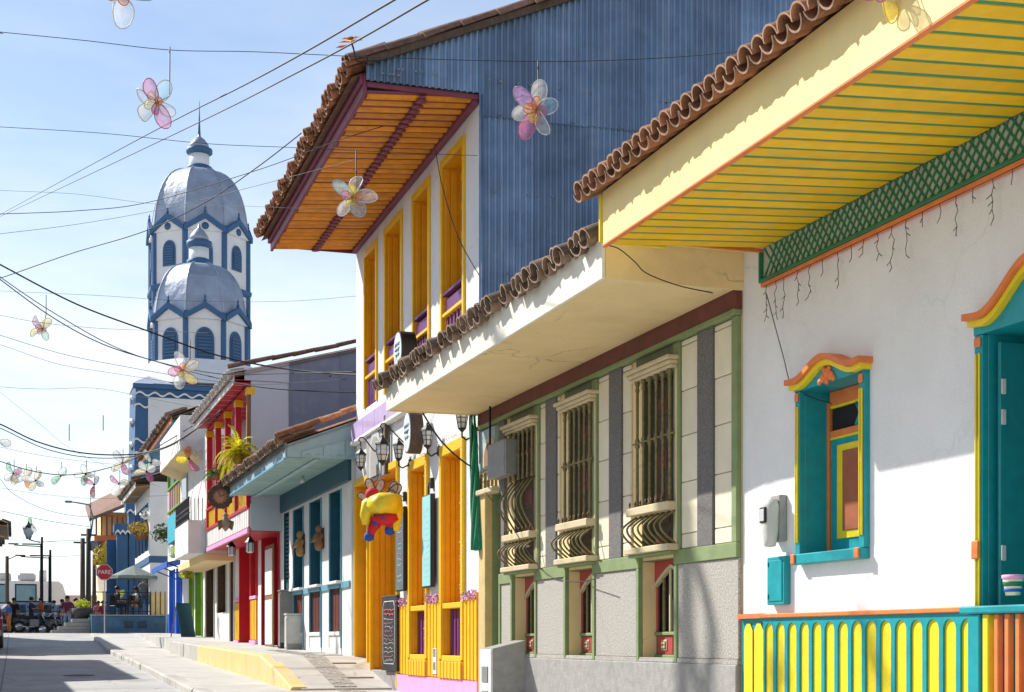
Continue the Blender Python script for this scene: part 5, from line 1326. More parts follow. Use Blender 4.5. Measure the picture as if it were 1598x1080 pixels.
# ================================================================ houses on the sunny side (out of frame, they shade the road)
def left_house(nm, lb, y0, y1, ze, xe, m, over=.9, back=6.0, zg=None):
    zg = zl(y0)-.2 if zg is None else zg
    r = empty(nm, (xe-over, (y0+y1)/2, zg), 0, lb, 'house'); L = (y1-y0)/2; t = zg+ze
    MB().box(-back, 0, -L, L, 0, ze-.1, .02).build('wall', m, r)
    b = MB(); n = int(2*L/.2)
    for i in range(n*4+1):
        yv = -L-.2+(2*L+.4)*i/(n*4); z = .05*abs(math.sin(math.pi*i/4))
        b.v += [(over,yv,ze+z),(-back/2,yv,ze+z+(over+back/2)*.38),(-back-.6,yv,ze+z)]
    for i in range(n*4):
        for k in (0,1): b.f.append((3*i+k,3*i+k+1,3*i+k+4,3*i+k+3)); b.mi.append(0); b.sm.append(True)
    rf = b.build('roof', TILEO, r)
    MB().box(-.0,over-.02,-L,L,ze-.12,ze-.06,0).build('soffit', WOODO, r); MB().box(over-.05,over,-L,L,ze-.14,ze-.01,.01).build('fascia', WHITE2, r)
    me = tile_mesh('roof_tile', .42, .11, .095, TILEO); random.seed(int(y0))
    for i in range(int(2*L/.2)): link('roof_tile', me, rf, (over+.1, -L+i*.2+.1, ze+.02), (random.uniform(-.1,.1), -.36, math.pi+random.uniform(-.1,.1)))
    n = max(2, int(2*L/2.6))
    for i in range(n):
        yv = -L+2*L*(i+.5)/n
        for z0, z1 in ((.3,2.7),(3.2,4.9)):
            if z1 > ze-.4: continue
            d = MB().box(.0,.05,yv-.5,yv+.5,z0,z1,.01).build('shutter', (TEALB,OXBLOOD,GREENP)[int(y0) % 3], r); MB().box(.051,.06,yv-.35,yv+.35,z0+.2,z1-.2,.01).build('shutter_panel', WOOD, d)
    return r
left_house('tile_roof_house', 'low white tile-roofed house across the street from the cream house', 16.5, 35.2, 5.45, -3.05, WHITE2)
left_house('tile_roof_house', 'taller white tile-roofed house across the street from the blue doors', 37.6, 48.6, 7.0, -3.05, WHITE2)
left_house('tile_roof_house', 'tall house across the street that shades the far end of the road', 55, 64, 7.9, -2.9, WHITE2)
left_house('corner_house', 'house on the far left corner with two dark tiled eaves peeping in', 74, 84, 5.2, -.30, WHITE2, .85, 8, .33)
le = empty('corner_eave', (-1.0, 71.5, 4.4), 0, 'lower dark tiled eave at left edge below the corner house roof', 'roof')
MB().add([(-3,-2,.3),(.45,-2,0),(.45,2,0),(-3,2,.3),(-3,-2,.5),(.45,-2,.12),(.45,2,.12),(-3,2,.5)], [(3,2,1,0),(4,5,6,7),(0,1,5,4),(1,2,6,5),(2,3,7,6),(3,0,4,7)]).build('eave_deck', WOODD, le)
me = tile_mesh('roof_tile', .9, .13, .11, TILEO)
for i in range(17): link('roof_tile', me, le, (.55, -1.95+i*.24, .10), (0,-.1,math.pi))
MB().box(-3,-2.2,-1.9,1.9,-4.1,.3,.02).build('porch_wall', WHITE2, le)

# ================================================================ cafe terrace, stop sign, square
tr = empty('cafe_terrace', (4.6, 66, .28), 0, 'raised blue cafe terrace with dark railing at the street corner', 'terrace')
TZ = .76
MB().box(-1.55,1.5,-1.5,10,0,TZ,.02).build('terrace_base', mat('faded_blue_wall',(.06,.14,.22,1),.75,.25,2,.2,30,.4,(.16,.2,.24,1)), tr)
MB().box(-1.6,1.52,-1.55,-1.3,TZ,TZ+.05,.01).build('coping', CONC, tr)
for k in range(2): MB().box(-.2+k*.55,.15+k*.55,-1.53,-1.5,.25,.55,.01).build('wall_plaque', mat('dark_plaque',(.03,.05,.08,1),.5), tr)
def railing(x0, x1, y, n, parent, z=TZ, hgt_=1.0):
    for zz in (.2, .55, hgt_): MB().box(x0,x1,y-.02,y+.02,z+zz-.02,z+zz+.02,.004).build('railing_rail', BLACK, parent)
    for i in range(n+1): xx = x0+(x1-x0)*i/n; MB().box(xx-.02,xx+.02,y-.02,y+.02,z,z+hgt_,.004).build('railing_post', BLACK, parent)
railing(-1.5, .85, -1.4, 5, tr)
for i in range(3): MB().box(.9+i*.2,1.07+i*.2,-1.42,-1.36,TZ,TZ+1.0,.01).build('yellow_panel', mat('straw_paint',(.60,.45,.20,1),.6), tr)
for i in range(4): MB().box(.87+i*.2,.90+i*.2,-1.44,-1.34,TZ,TZ+1.05,.006).build('panel_post', WOODD, tr)
# steps up to the square
st = empty('concrete_steps', (2.2, 66.5, .28), 0, 'grey concrete steps beside the blue terrace', 'steps')
for i in range(4): MB().box(-.75+i*.28,.84,-1.4+i*.05,1.6,i*.16+.0,(i+1)*.16,.02).build('step', CONC, st)
pb2 = empty('planter', (2.75, 66.1, .92), 0, 'dark stone planter with bright green bush on the steps', 'planter')
MB().lathe([(.22,0),(.42,.25),(.45,.45),(.38,.47)], 10).build('planter_bowl', mat('dark_stone',(.07,.07,.07,1),.9,.3,8,.4,40), pb2)
LEAF = leafmat('leaf_green',(.12,.22,.035,1)); LEAFY = leafmat('leaf_yellow_green',(.50,.56,.04,1),.5); LEAFD = leafmat('leaf_dark',(.04,.09,.02,1),.3); STRAW = mat('dry_blossom',(.45,.30,.08,1),.8,.4,14); YFL = mat('yellow_blossom',(.70,.55,.05,1),.6,.25,14)
def leaves(n, R_, c=(0,0,0), size=.07, seed=1, hang=0.0, squash=1.0):
    b = MB(); rg = random.Random(seed)
    for i in range(n):
        d = Vector((rg.gauss(0,1), rg.gauss(0,1), rg.gauss(0,1))).normalized()*R_*rg.random()**.45
        p = Vector(c)+Vector((d.x, d.y, d.z*squash)); nrm = (d.normalized()+Vector((rg.gauss(0,.5),rg.gauss(0,.5),rg.gauss(0,.5)+.3))).normalized()
        e = nrm.orthogonal().normalized(); f_ = nrm.cross(e); a = rg.random()*6.28; e2 = e*math.cos(a)+f_*math.sin(a); f2 = nrm.cross(e2)
        s_ = size*rg.uniform(.6,1.4); b.add([p-e2*s_, p+f2*s_*.4+nrm*s_*.15, p+e2*s_, p-f2*s_*.4+nrm*s_*.15], [(0,1,2,3)])
    return b
def fronds(n, L, seed=1, droop=1.0, leaf=.06, up_=.8):
    b = MB(); rg = random.Random(seed)
    for i in range(n):
        a = rg.random()*6.28; el_ = rg.uniform(.1,1.2)*up_; l = L*rg.uniform(.6,1.1); d = Vector((math.cos(a)*math.cos(el_), math.sin(a)*math.cos(el_), math.sin(el_)))
        pts = [Vector((0,0,0))]; st_ = l/9
        for k in range(9): pts.append(pts[-1]+d*st_); d = (d+Vector((0,0,-.17*droop))).normalized()
        for k in range(1,10):
            p = pts[k]; t = (pts[k]-pts[k-1]).normalized(); sd = t.cross(Vector((0,0,1))); sd = sd.normalized() if sd.length > .01 else Vector((1,0,0)); w_ = leaf*(1.1-.8*k/10)*2
            for sg in (-1,1):
                for q in (0,.5): pp = p-t*st_*q; tip = pp+sd*sg*w_+t*w_*.5+Vector((0,0,-.3*w_)); b.add([pp, pp+t*st_*.42+Vector((0,0,.01)), tip],[(0,1,2)])
        b.tube(pts, [.008]*9+[.003], 3, False)
    return b
leaves(260, .36, (0,0,.6), .07, 3, squash=.7).build('foliage', LEAFY, pb2)
ub = empty('patio_umbrella', atY(209,962,66.2), 0, 'grey-green patio umbrella open over the terrace tables', 'umbrella')
zu_ = atY(209,882,66.2).z-atY(209,962,66.2).z; ru = 1.0
MB().tube([(0,0,0),(0,0,zu_)], .025, 8).build('pole', WOODD, ub)
cn = MB(); 
for k in range(8):
    a0, a1 = 2*math.pi*k/8, 2*math.pi*(k+1)/8
    cn.add([(0,0,zu_),(ru*math.cos(a0),ru*math.sin(a0),zu_-.48),(ru*math.cos((a0+a1)/2)*.93,ru*math.sin((a0+a1)/2)*.93,zu_-.46),(ru*math.cos(a1),ru*math.sin(a1),zu_-.48),(ru*math.cos(a0),ru*math.sin(a0),zu_-.60),(ru*math.cos(a1),ru*math.sin(a1),zu_-.60)], [(0,1,2),(0,2,3),(1,4,5,3,2)])
cn.build('canopy', mat('sage_grey_canvas',(.20,.24,.22,1),.85,.12,4), ub)
for k in range(8): a0 = 2*math.pi*k/8; MB().tube([(0,0,zu_-.5),(ru*.55*math.cos(a0),ru*.55*math.sin(a0),zu_-.28)], .01, 4).build('rib', WOODD, ub)
def cafe_chair(px, py, Y, rz, lb):
    c = empty('cafe_chair', atY(px,py,Y), rz, lb, 'chair', 'chairs on the cafe terrace')
    MB().box(-.22,.22,-.22,.22,.43,.47,.01).build('seat', BLACK, c); MB().box(-.22,.22,.2,.24,.5,.92,.01).build('backrest', BLACK, c)
    for x in (-.2,.2):
        for y in (-.2,.2): MB().box(x-.015,x+.015,y-.015,y+.015,0,.43 if y < 0 else .5,0).build('leg', BLACK, c)
cafe_chair(182,962,66.4,.4,'black cafe chair at the left end of the terrace'); cafe_chair(198,962,66.8,-2.2,'black cafe chair under the umbrella'); cafe_chair(213,962,67,2.9,'black cafe chair with a seated woman on the terrace')
tb = empty('cafe_table', atY(190,962,66.9), 0, 'round black cafe table under the umbrella', 'table')
MB().lathe([(.35,.72),(.35,.75)], 14).build('table_top', BLACK, tb); MB().tube([(0,0,0),(0,0,.72)], .03, 8).build('leg', BLACK, tb); MB().lathe([(.25,0),(.22,.03),(.03,.05)], 12).build('base', BLACK, tb)
vs_ = empty('flower_vase', atY(190,962,66.9)+Vector((0,0,.76)), 0, 'small vase of white and green flowers on cafe table', 'vase')
MB().lathe([(.04,0),(.06,.08),(.04,.15)], 8).build('vase_body', GLASSW, vs_); leaves(60,.15,(0,0,.26),.05,5).build('blooms', LEAFY, vs_)
# stop sign
ss = empty('stop_sign', atY(163,988,58.5), -TH*.3, 'red octagonal stop sign reading PARE on grey post at kerb corner', 'sign')
zs_ = atY(163,893,58.5).z-atY(163,988,58.5).z; ro = .325
MB().tube([(0,.03,0),(0,.03,zs_+.2)], .022, 8).build('post', LGREY, ss)
pl = MB(); pl.lathe([(ro,-.006),(ro,.006)], 8, (0,0,0), False, R(22.5)); pl.v = [(x, z, zs_+y) for x, y, z in pl.v]; pl = pl.build('sign_plate', mat('stop_red',(.50,.02,.03,1),.4,.06,9), ss)
rg = MB(); n8 = [(math.cos(R(22.5+45*k)), math.sin(R(22.5+45*k))) for k in range(8)]
for k in range(8):
    p, q = n8[k], n8[(k+1) % 8]; rg.add([(p[0]*ro*.97,-.009,zs_+p[1]*ro*.97),(q[0]*ro*.97,-.009,zs_+q[1]*ro*.97),(q[0]*ro*.92,-.009,zs_+q[1]*ro*.92),(p[0]*ro*.92,-.009,zs_+p[1]*ro*.92)],[(0,1,2,3)])
rg.build('sign_border', mat('sign_white',(.8,.8,.8,1),.4), pl)
def text_mesh(body, size, m, name, parent, loc, rot, ext=.002, sx=1.0, align='CENTER'):
    cu = bpy.data.curves.new(name, 'FONT'); cu.body = body; cu.size = size; cu.extrude = ext; cu.align_x = align; cu.align_y = 'CENTER'
    t = bpy.data.objects.new(name, cu); COL.objects.link(t)
    me = bpy.data.meshes.new_from_object(t.evaluated_get(bpy.context.evaluated_depsgraph_get()))
    bpy.data.objects.remove(t); bpy.data.curves.remove(cu); me.materials.clear(); me.materials.append(m)
    return link(name, me, parent, loc, rot, (sx,1,1))
text_mesh('PARE', .22, MATS['sign_white'], 'sign_letters', pl, (0,-.011,zs_), (R(90),0,0), .002, .95)
# poles and street lamps on the square
def upole(px, pyt, pyb, Y, r, lb, m=WOODD, arms=()):
    b0 = atY(px, pyb, Y); t = atY(px, pyt, Y); o = empty('utility_pole', (b0.x, b0.y, .33), 0, lb, 'pole'); H_ = t.z-.33
    MB().tube([(0,0,0),(0,0,H_)], [r, r*.75], 10).build('pole_shaft', m, o)
    for z, L in arms: MB().box(-L,L,-.05,.05,H_-z,H_-z+.1,.01).build('cross_arm', m, o)
    return o, H_
po1, H1 = upole(129, 840, 960, 88, .17, 'dark slim utility pole left of the lamp pole on the square', arms=((.3,.5),))
po2, H2 = upole(138, 825, 960, 84, .16, 'stout wooden utility pole carrying a curved street lamp', arms=((.4,.4),))
MB().tube([(.1,0,H2-.5),(.25,0,H2+.6),(.05,0,H2+1.3),(-.9,0,H2+1.45)], .045, 8).build('lamp_arm', GREY, po2)
MB().box(-1.25,-.85,-.1,.1,H2+1.38,H2+1.5,.04).build('lamp_head', GREY, po2); MB().tube([(.12,0,H2-.3),(.12,0,H2+2.2)], .02, 5).build('antenna', WIREM, po2)
MB().lathe([(.2,0),(.2,.5),(.12,.55)], 10, (.3,0,H2-1.2)).build('transformer', GREY, po2)
po3, H3 = upole(147, 865, 960, 92, .14, 'dark pole half hidden behind the stop sign')
def lamp_panel(px, pyt, lb, arms, lantern=None, Y=80):
    o, H_ = upole(px, pyt, 965, Y, .10, lb, BLACK)
    o.name = 'street_lamp'; o['category'] = 'street lamp'
    k = Y/CT/F_PX*.97
    for (x0, x1, yy) in arms:
        z = atY(px,yy,Y).z-.33; xa, xb = (x0-px)*k, (x1-px)*k
        MB().tube([(0,0,z),(xa,0,z+.05)], .03, 6).build('lamp_arm', BLACK, o)
        for t in (.0, .5, .85): MB().box(xa*(1-t)-.28+0, xa*(1-t)+.22, -.2, .2, z+.09, z+.14, .01).build('lamp_head', BLACK, o)
    if lantern:
        lx, ly0, ly1 = lantern; z0, z1 = atY(px,ly1,Y).z-.33, atY(px,ly0,Y).z-.33; xx = (lx-px)*k; h_ = z1-z0
        MB().tube([(0,0,H_-.3),(xx*.5,0,z0-.1),(xx,0,z0)], .03, 6).build('lantern_arm', BLACK, o)
        g_ = MB().lathe([(.08,z0),(.25,z0+h_*.35),(.28,z0+h_*.6),(.1,z0+h_*.68)], 6, (xx,0,0), False).build('lantern_glass', GLASSW, o)
        MB().lathe([(.34,z0+h_*.60),(.26,z0+h_*.72),(.08,z0+h_*.85),(.02,z1)], 6, (xx,0,0), False).build('lantern_cap', BLACK, g_)
        for q in range(6): a = q*math.pi/3; MB().tube([(xx+.09*math.cos(a),.09*math.sin(a),z0),(xx+.29*math.cos(a),.29*math.sin(a),z0+h_*.6)], .018, 4).build('lantern_bar', BLACK, g_)
    return o
lamp_panel(65, 838, 'black street lamp with ornate lantern and flat heads on a long arm', ((27,65,853),), (47,813,842))
lamp_panel(78, 858, 'shorter black street lamp with flat heads left of the utility poles', ((38,78,871),))
lo, Hl = upole(11, 868, 965, 86, .13, 'dark pole with short lamp arm at far left under the eaves'); MB().tube([(0,0,Hl-.2),(.5,0,Hl+.05),(.95,0,Hl+.0)], .03, 6).build('lamp_arm', BLACK, lo)
# low buildings closing the far side of the square
fbld = empty('far_wall', (9.0, 128, .33), 0, 'low grey block wall with gate beyond the utility poles', 'wall')
MB().box(-8,4,0,.4,0,2.3,.02).build('wall', mat('grey_block',(.42,.42,.42,1),.9,.1,1), fbld); MB().box(-4.2,-2.2,-.08,0,0,2.0,.02).build('gate', GREY, fbld)
fb2 = empty('far_shed', (-6, 130, .33), 0, 'long pale far building behind the white bus', 'building'); MB().box(-30,12,0,8,0,2.4,.05).build('wall', LGREY, fb2); MB().add([(-31,-1,2.4),(13,-1,2.4),(13,4,3.6),(-31,4,3.6),(13,9,2.4),(-31,9,2.4)],[(0,1,2,3),(3,2,4,5)]).build('roof', TILEB, fb2)

# ---------------------------------------------------------------- vehicles
TYRE = mat('tyre_rubber',(.02,.02,.02,1),.8,.2,20); CHROME = mat('chrome',(.6,.6,.62,1),.2,.05,5,metal=.9)
VWHITE = mat('white_vehicle_paint',(.75,.76,.76,1),.25,.03,2,spec=.6); VBLUE = mat('silver_blue_car_paint',(.28,.36,.44,1),.22,.05,2,metal=.4,spec=.6); VRED = mat('dark_red_car_paint',(.22,.015,.02,1),.22,.05,2,spec=.6)
def wheel(parent, c, r, w_, axis='y', rim=CHROME):
    t = MB(); t.lathe([(r*.62,-w_/2),(r*.93,-w_/2),(r,-w_*.3),(r,w_*.3),(r*.93,w_/2),(r*.62,w_/2)], 20)
    t.v = [(c[0]+x, c[1]+z, c[2]+y) if axis == 'y' else (c[0]+z, c[1]+x, c[2]+y) for x, y, z in t.v]
    tw = t.build('wheel', TYRE, parent); k = MB(); k.lathe([(.02,-w_*.52),(r*.62,-w_*.5),(r*.62,w_*.5),(.02,w_*.52)], 14)
    k.v = [(c[0]+x, c[1]+z, c[2]+y) if axis == 'y' else (c[0]+z, c[1]+x, c[2]+y) for x, y, z in k.v]; k.build('rim', rim, tw); return tw
pt_ = atY(110, 966, 95); bus = empty('white_bus', (pt_.x, 95, .33), 0, 'white bus with roof air-conditioners and green round emblem parked across the square', 'bus')
zt = atY(60,907,95).z-.33; x0 = -11.0
b = MB(); b.prism([(x0,.45),(0,.45),(.0,1.2),(-.12,2.0),(-.45,zt-.2),(-.7,zt),(x0,zt)], 0, 2.4, 'y'); b.build('body', VWHITE, bus)
kx = 95/CT/F_PX*.97
for (xa, xb, ya, yb, nm, m_) in ((33,63,913,944,'window',GLASSD),(-25,22,913,940,'window',GLASSD)):
    wz0, wz1 = atY(0,yb,95).z-.33, atY(0,ya,95).z-.33
    f_ = MB().box((xa-110)*kx,(xb-110)*kx,-.03,-.001,wz0-.08,wz1+.08,.02).build('window_frame', BLACK, bus); MB().box((xa-110)*kx+.08,(xb-110)*kx-.08,-.05,-.03,wz0,wz1,.01).build('pane', mat('tinted_bus_glass',(.10,.25,.32,1),.08,.2,1,spec=.8), f_)
em = MB(); em.lathe([(.20,-.01),(.26,0),(.26,.01),(.20,.02)], 20); em.v = [((83-110)*kx+x, -.02-z, 1.65+y) for x, y, z in em.v]; em.build('emblem', GREENP, bus)
for k in range(4): a = k*1.57; MB().box((83-110)*kx+.08*math.cos(a)-.06,(83-110)*kx+.08*math.cos(a)+.06,-.04,-.02,1.65+.08*math.sin(a)-.06,1.65+.08*math.sin(a)+.06,.02).build('emblem_petal', GREENP, bus)
for xa, xb in ((5,28),(37,62)): MB().box((xa-110)*kx,(xb-110)*kx,.4,2.0,zt,zt+.5,.12).build('air_conditioner', LGREY, bus)
MB().box((66-110)*kx,(77-110)*kx,.4,1.5,zt,zt+.7,.05).build('roof_box', VWHITE, bus)
for xw in (-1.6,-8.6): wheel(bus, (xw,.15,.48), .48, .28)
MB().box(x0,-.02,-.02,-.001,1.05,1.13,0).build('side_stripe', LGREY, bus); MB().box(-2.6,-1.9,-.02,-.001,.5,2.4,.01).build('door', LGREY, bus)
def car(nm, lb, loc, rz, m, L=4.3, W_=1.75, H_=1.62):
    c = empty(nm, loc, rz, lb, 'car')
    pr = [(-L/2,.35),(-L/2,.75),(-L/2+.1,.95),(-L*.22,1.0),(-L*.22,1.0),(L*.44,1.0),(L/2,.95),(L/2,.38)]
    MB().prism([(-L/2,.38),(-L/2-.02,.7),(-L/2+.15,.92),(-L*.2,1.02),(L*.46,1.02),(L/2,.9),(L/2+.02,.4)], -W_/2, W_/2, 'y').build('body', m, c)
    cab = MB(); pts = [(-L*.22,1.021),(-L*.08,H_-.08),(-L*.02,H_),(L*.40,H_),(L*.45,H_-.1),(L*.47,1.021)]; n = len(pts)
    vs = [(x, -W_/2+.02+(z-1.02)*.22, z) for x, z in pts]+[(x, W_/2-.02-(z-1.02)*.22, z) for x, z in pts]
    cab.add(vs, [tuple(range(n)), tuple(range(2*n-1,n-1,-1))]+[(i,n+i,n+(i+1)%n,(i+1)%n) for i in range(n)]); cab.build('cabin', m, c)
    for sg in (-1,1):
        for xa, xb in ((-L*.12,L*.11),(L*.14,L*.40)):
            f_ = lambda x, z: (x, sg*(W_/2-.012-(z-1.02)*.22), z)
            q = MB(); xs0 = xa+.12 if xa < 0 else xa; q.quad(f_(xa-.02 if xa<0 else xa,1.08), f_(xb,1.08), f_(xb,H_-.13), f_(xs0+.03,H_-.13)); q.build('side_window', GLASSD, c)
        for xw in (-L*.31, L*.31): wheel(c, (xw, sg*(W_/2-.1), .34), .34, .22)
        MB().box(-L/2-.03,-L/2+.12,sg*W_*.28,sg*W_*.46,.66,.82,.03).build('headlight', GLASSW, c); MB().box(L/2-.02,L/2+.04,sg*W_*.34,sg*W_*.47,.7,.95,.02).build('tail_light', RED, c)
        MB().box(-L*.16,-L*.12,sg*(W_/2+.02),sg*(W_/2+.16),1.02,1.14,.02).build('mirror', m, c)
    q = MB(); q.quad((-L*.205,-W_/2+.1,1.06),(-L*.205,W_/2-.1,1.06),(-L*.09,W_/2-.2,H_-.1),(-L*.09,-W_/2+.2,H_-.1)); q.build('windscreen', GLASSD, c)
    q = MB(); q.quad((L*.468,-W_/2+.12,1.1),(L*.468,W_/2-.12,1.1),(L*.447,W_/2-.22,H_-.14),(L*.447,-W_/2+.22,H_-.14)); q.build('rear_window', GLASSD, c)
    MB().box(-L/2-.06,-L/2+.05,-W_/2+.02,W_/2-.02,.38,.58,.03).build('bumper', GREY, c); MB().box(L/2-.03,L/2+.08,-W_/2+.02,W_/2-.02,.38,.58,.03).build('bumper', GREY, c)
    for z in (H_+.03,): 
        for sg in (-1,1): MB().box(.0,L*.38,sg*W_*.36-.02,sg*W_*.36+.02,z,z+.04,.01).build('roof_rail', BLACK, c)
    MB().box(L/2+.075,L/2+.09,-.25,.25,.62,.76,.005).build('number_plate', IVORY, c)
    return c
cp_ = atY(22, 985, 80); car('parked_suv', 'silver blue SUV parked behind the motorcycles', (cp_.x, 80, .33), R(8), VBLUE)
car('red_jeep', 'dark red car whose rear corner shows at the left edge', (-1.22, 50.2, zr(52)+.0), R(90), VRED, 4.0, 1.7, 1.8)
def motorcycle(loc, rz, m, lb):
    o = empty('motorcycle', loc, rz, lb, 'motorcycle', 'motorcycles parked at the end of the street')
    for x in (-.65,.65): wheel(o, (x,0,.31), .31, .11)
    MB().tube([(.65,0,.31),(.45,0,.75),(.36,0,1.0)], .03, 6).build('fork', CHROME, o); MB().tube([(.33,-.38,1.08),(.38,-.2,1.04),(.38,.2,1.04),(.33,.38,1.08)], .016, 6).build('handlebar', BLACK, o)
    MB().lathe([(.001,-.26),(.12,-.2),(.16,0),(.13,.18),(.001,.24)], 12, (0,0,0)).build('fuel_tank', m, o); t = o.children[-1]; t.rotation_euler = (0,R(90),0); t.location = (.1,0,.82)
    MB().prism([(-.75,.80),(-.7,.88),(-.1,.80),(-.1,.70),(-.6,.72)], -.13, .13, 'y').build('seat', BLACK, o); MB().box(-.18,.25,-.14,.14,.30,.66,.04).build('engine', GREY, o)
    MB().tube([(.36,0,.95),(-.1,0,.70),(-.65,0,.66)], .03, 6).build('frame', m, o); MB().tube([(-.65,.06,.31),(-.1,.06,.42)], .025, 6).build('swing_arm', BLACK, o); MB().tube([(.1,-.15,.32),(-.3,-.17,.28),(-.8,-.18,.40)], [.025,.03,.05], 8).build('exhaust', CHROME, o)
    hl = MB().lathe([(.02,-.08),(.09,0),(.09,.03)], 10).build('headlight', GLASSW, o); hl.rotation_euler = (0,R(90),0); hl.location = (.48,0,.92)
    MB().prism([(-.95,.62),(-.9,.70),(-.6,.74),(-.5,.66)], -.07, .07, 'y').build('rear_mudguard', m, o); MB().prism([(.4,.64),(.65,.68),(.95,.55),(.9,.52),(.65,.64)], -.06, .06, 'y').build('front_mudguard', m, o)
    for sg in (-1,1): MB().tube([(.36,.3*sg,1.06),(.34,.36*sg,1.25)], .008, 4).build('mirror_stalk', BLACK, o); mr_ = MB().box(.33,.35,.31*sg,.43*sg,1.22,1.31,.01).build('mirror', BLACK, o)
MBLK = mat('black_bike_paint',(.015,.016,.02,1),.25,.1,5,spec=.6)
mloc = lambda px, Y: (atY(px, 990, Y).x, Y, .335)
motorcycle(mloc(52,73.0), R(8), MBLK, 'large black motorcycle parked broadside in front of the bus')
motorcycle(mloc(78,74.2), R(-62), MBLK, 'black motorcycle facing the street beside the woman in maroon')
motorcycle(mloc(28,74.5), R(20), mat('bike_red',(.3,.02,.02,1),.3), 'dark motorcycle with red tank near left edge of the street end')

# ---------------------------------------------------------------- people
SKIN = mat('skin',(.42,.22,.14,1),.6,.08,20)
def person(lb, loc, rz, shirt, legs, hair=(.012,.010,.009,1), pose='stand', s=1.0, longhair=False, shoes=BLACK, cap=None):
    J = {'hip':(0,0,.93,.125),'sp':(0,0,1.13,.118),'ch':(0,0,1.34,.135),'nk':(0,-.005,1.47,.055),'hb':(0,.012,1.56,.082),'hm':(0,.018,1.635,.092),'ht':(0,.01,1.70,.065)}
    for q, sg in (('l',-1),('r',1)):
        J.update({'s'+q:(.175*sg,0,1.40,.062),'e'+q:(.235*sg,-.02,1.12,.044),'w'+q:(.245*sg,.06,.88,.03),'p'+q:(.245*sg,.085,.81,.034),
                  'H'+q:(.095*sg,0,.88,.098),'k'+q:(.105*sg,.02,.49,.062),'a'+q:(.105*sg,-.015,.09,.042),'t'+q:(.12*sg,.15,.035,.036)})
    if pose == 'walk':
        J['kl'] = (-.10,.10,.50,.062); J['al'] = (-.10,.12,.09,.042); J['tl'] = (-.11,.28,.04,.036); J['ar'] = (.10,-.16,.12,.042); J['tr'] = (.11,-.02,.035,.036); J['er'] = (.24,.06,1.13,.044); J['wr'] = (.22,.22,.98,.03); J['pr'] = (.21,.28,.95,.034)
    if pose == 'akimbo':
        J['el'] = (-.36,-.06,1.16,.044); J['wl'] = (-.19,.05,1.02,.03); J['pl'] = (-.15,.10,1.0,.034)
    if pose == 'arms':
        for q, sg in (('l',-1),('r',1)): J['e'+q] = (.25*sg,.10,1.16,.044); J['w'+q] = (.10*sg,.30,1.18,.03); J['p'+q] = (.06*sg,.36,1.20,.034)
    if pose in ('sit',):
        for k in list(J): x, y, z, r = J[k]; J[k] = (x, y, z-.42, r) if k[0] not in 'kat' or k in ('ch',) else J[k]
        for q, sg in (('l',-1),('r',1)):
            J['k'+q] = (.12*sg,.44,.52,.062); J['a'+q] = (.12*sg,.42,.09,.042); J['t'+q] = (.12*sg,.58,.035,.036); J['w'+q] = (.16*sg,.28,.66,.03); J['p'+q] = (.13*sg,.36,.66,.034)
    edges = [('hip','sp'),('sp','ch'),('ch','nk'),('nk','hb'),('hb','hm'),('hm','ht')]
    for q in 'lr': edges += [('ch','s'+q),('s'+q,'e'+q),('e'+q,'w'+q),('w'+q,'p'+q),('hip','H'+q),('H'+q,'k'+q),('k'+q,'a'+q),('a'+q,'t'+q)]
    for q, sg in (('l',-1),('r',1)):
        px_, py_, pz, _ = J['p'+q]; wx, wy, wz, _ = J['w'+q]; d = (Vector((px_,py_,pz))-Vector((wx,wy,wz))).normalized(); sd = d.cross(Vector((sg,0,0)));  sd = sd.normalized() if sd.length > .1 else Vector((0,1,0))
        for k, ln in enumerate((.055,.075,.08,.072)):
            p0 = Vector((px_,py_,pz))+sd*(k-1.5)*.019; p1 = p0+d*ln*.6+Vector((-sg*.008,0,0)); p2 = p0+d*ln*1.1+Vector((-sg*.025,0,0))
            J['f%d1%s' % (k,q)] = (*p1,.009); J['f%d2%s' % (k,q)] = (*p2,.008); edges += [('p'+q,'f%d1%s' % (k,q)),('f%d1%s' % (k,q),'f%d2%s' % (k,q))]
        p1 = Vector((wx,wy,wz))*.4+Vector((px_,py_,pz))*.6+sd*.045; J['th'+q] = (*p1,.011); J['ti'+q] = (*(p1+d*.035+sd*.01),.009); edges += [('p'+q,'th'+q),('th'+q,'ti'+q)]
    ks = list(J); me = bpy.data.meshes.new('person'); me.from_pydata([J[k][:3] for k in ks], [(ks.index(a), ks.index(b)) for a, b in edges], [])
    t = bpy.data.objects.new('tmp', me); COL.objects.link(t); md = t.modifiers.new('skin', 'SKIN'); md.use_smooth_shade = True
    for i, k in enumerate(ks): sv = me.skin_vertices[0].data[i]; r = J[k][3]; sv.radius = (r*(1.25 if k in ('ch','sp','hip') else 1), r*(.85 if k in ('ch','sp','hip') else 1)); sv.use_root = (k == 'hip')
    t.modifiers.new('sub', 'SUBSURF').levels = 1
    ev = bpy.data.meshes.new_from_object(t.evaluated_get(bpy.context.evaluated_depsgraph_get())); bpy.data.objects.remove(t)
    ev.materials.clear(); HAIR = mat('hair_%d' % int(hair[0]*1000), hair, .5, .2, 30)
    for m_ in (SKIN, shirt, legs, shoes, HAIR): ev.materials.append(m_)
    segs_ = [(Vector(J[a][:3]), Vector(J[b_][:3]), a, b_) for a, b_ in edges]
    def kind(a, b_):
        if a in ('hip','sp','ch') and b_ not in ('nk',) and b_[0] != 'H': return 1
        if a[0] == 's' and a in ('sl','sr'): return 1
        if a in ('hip',) or a[0] in 'Hk' and len(a) == 2: return 2
        if a[0] == 'a' and len(a) == 2: return 3
        if a in ('hb','hm'): return 0
        return 0
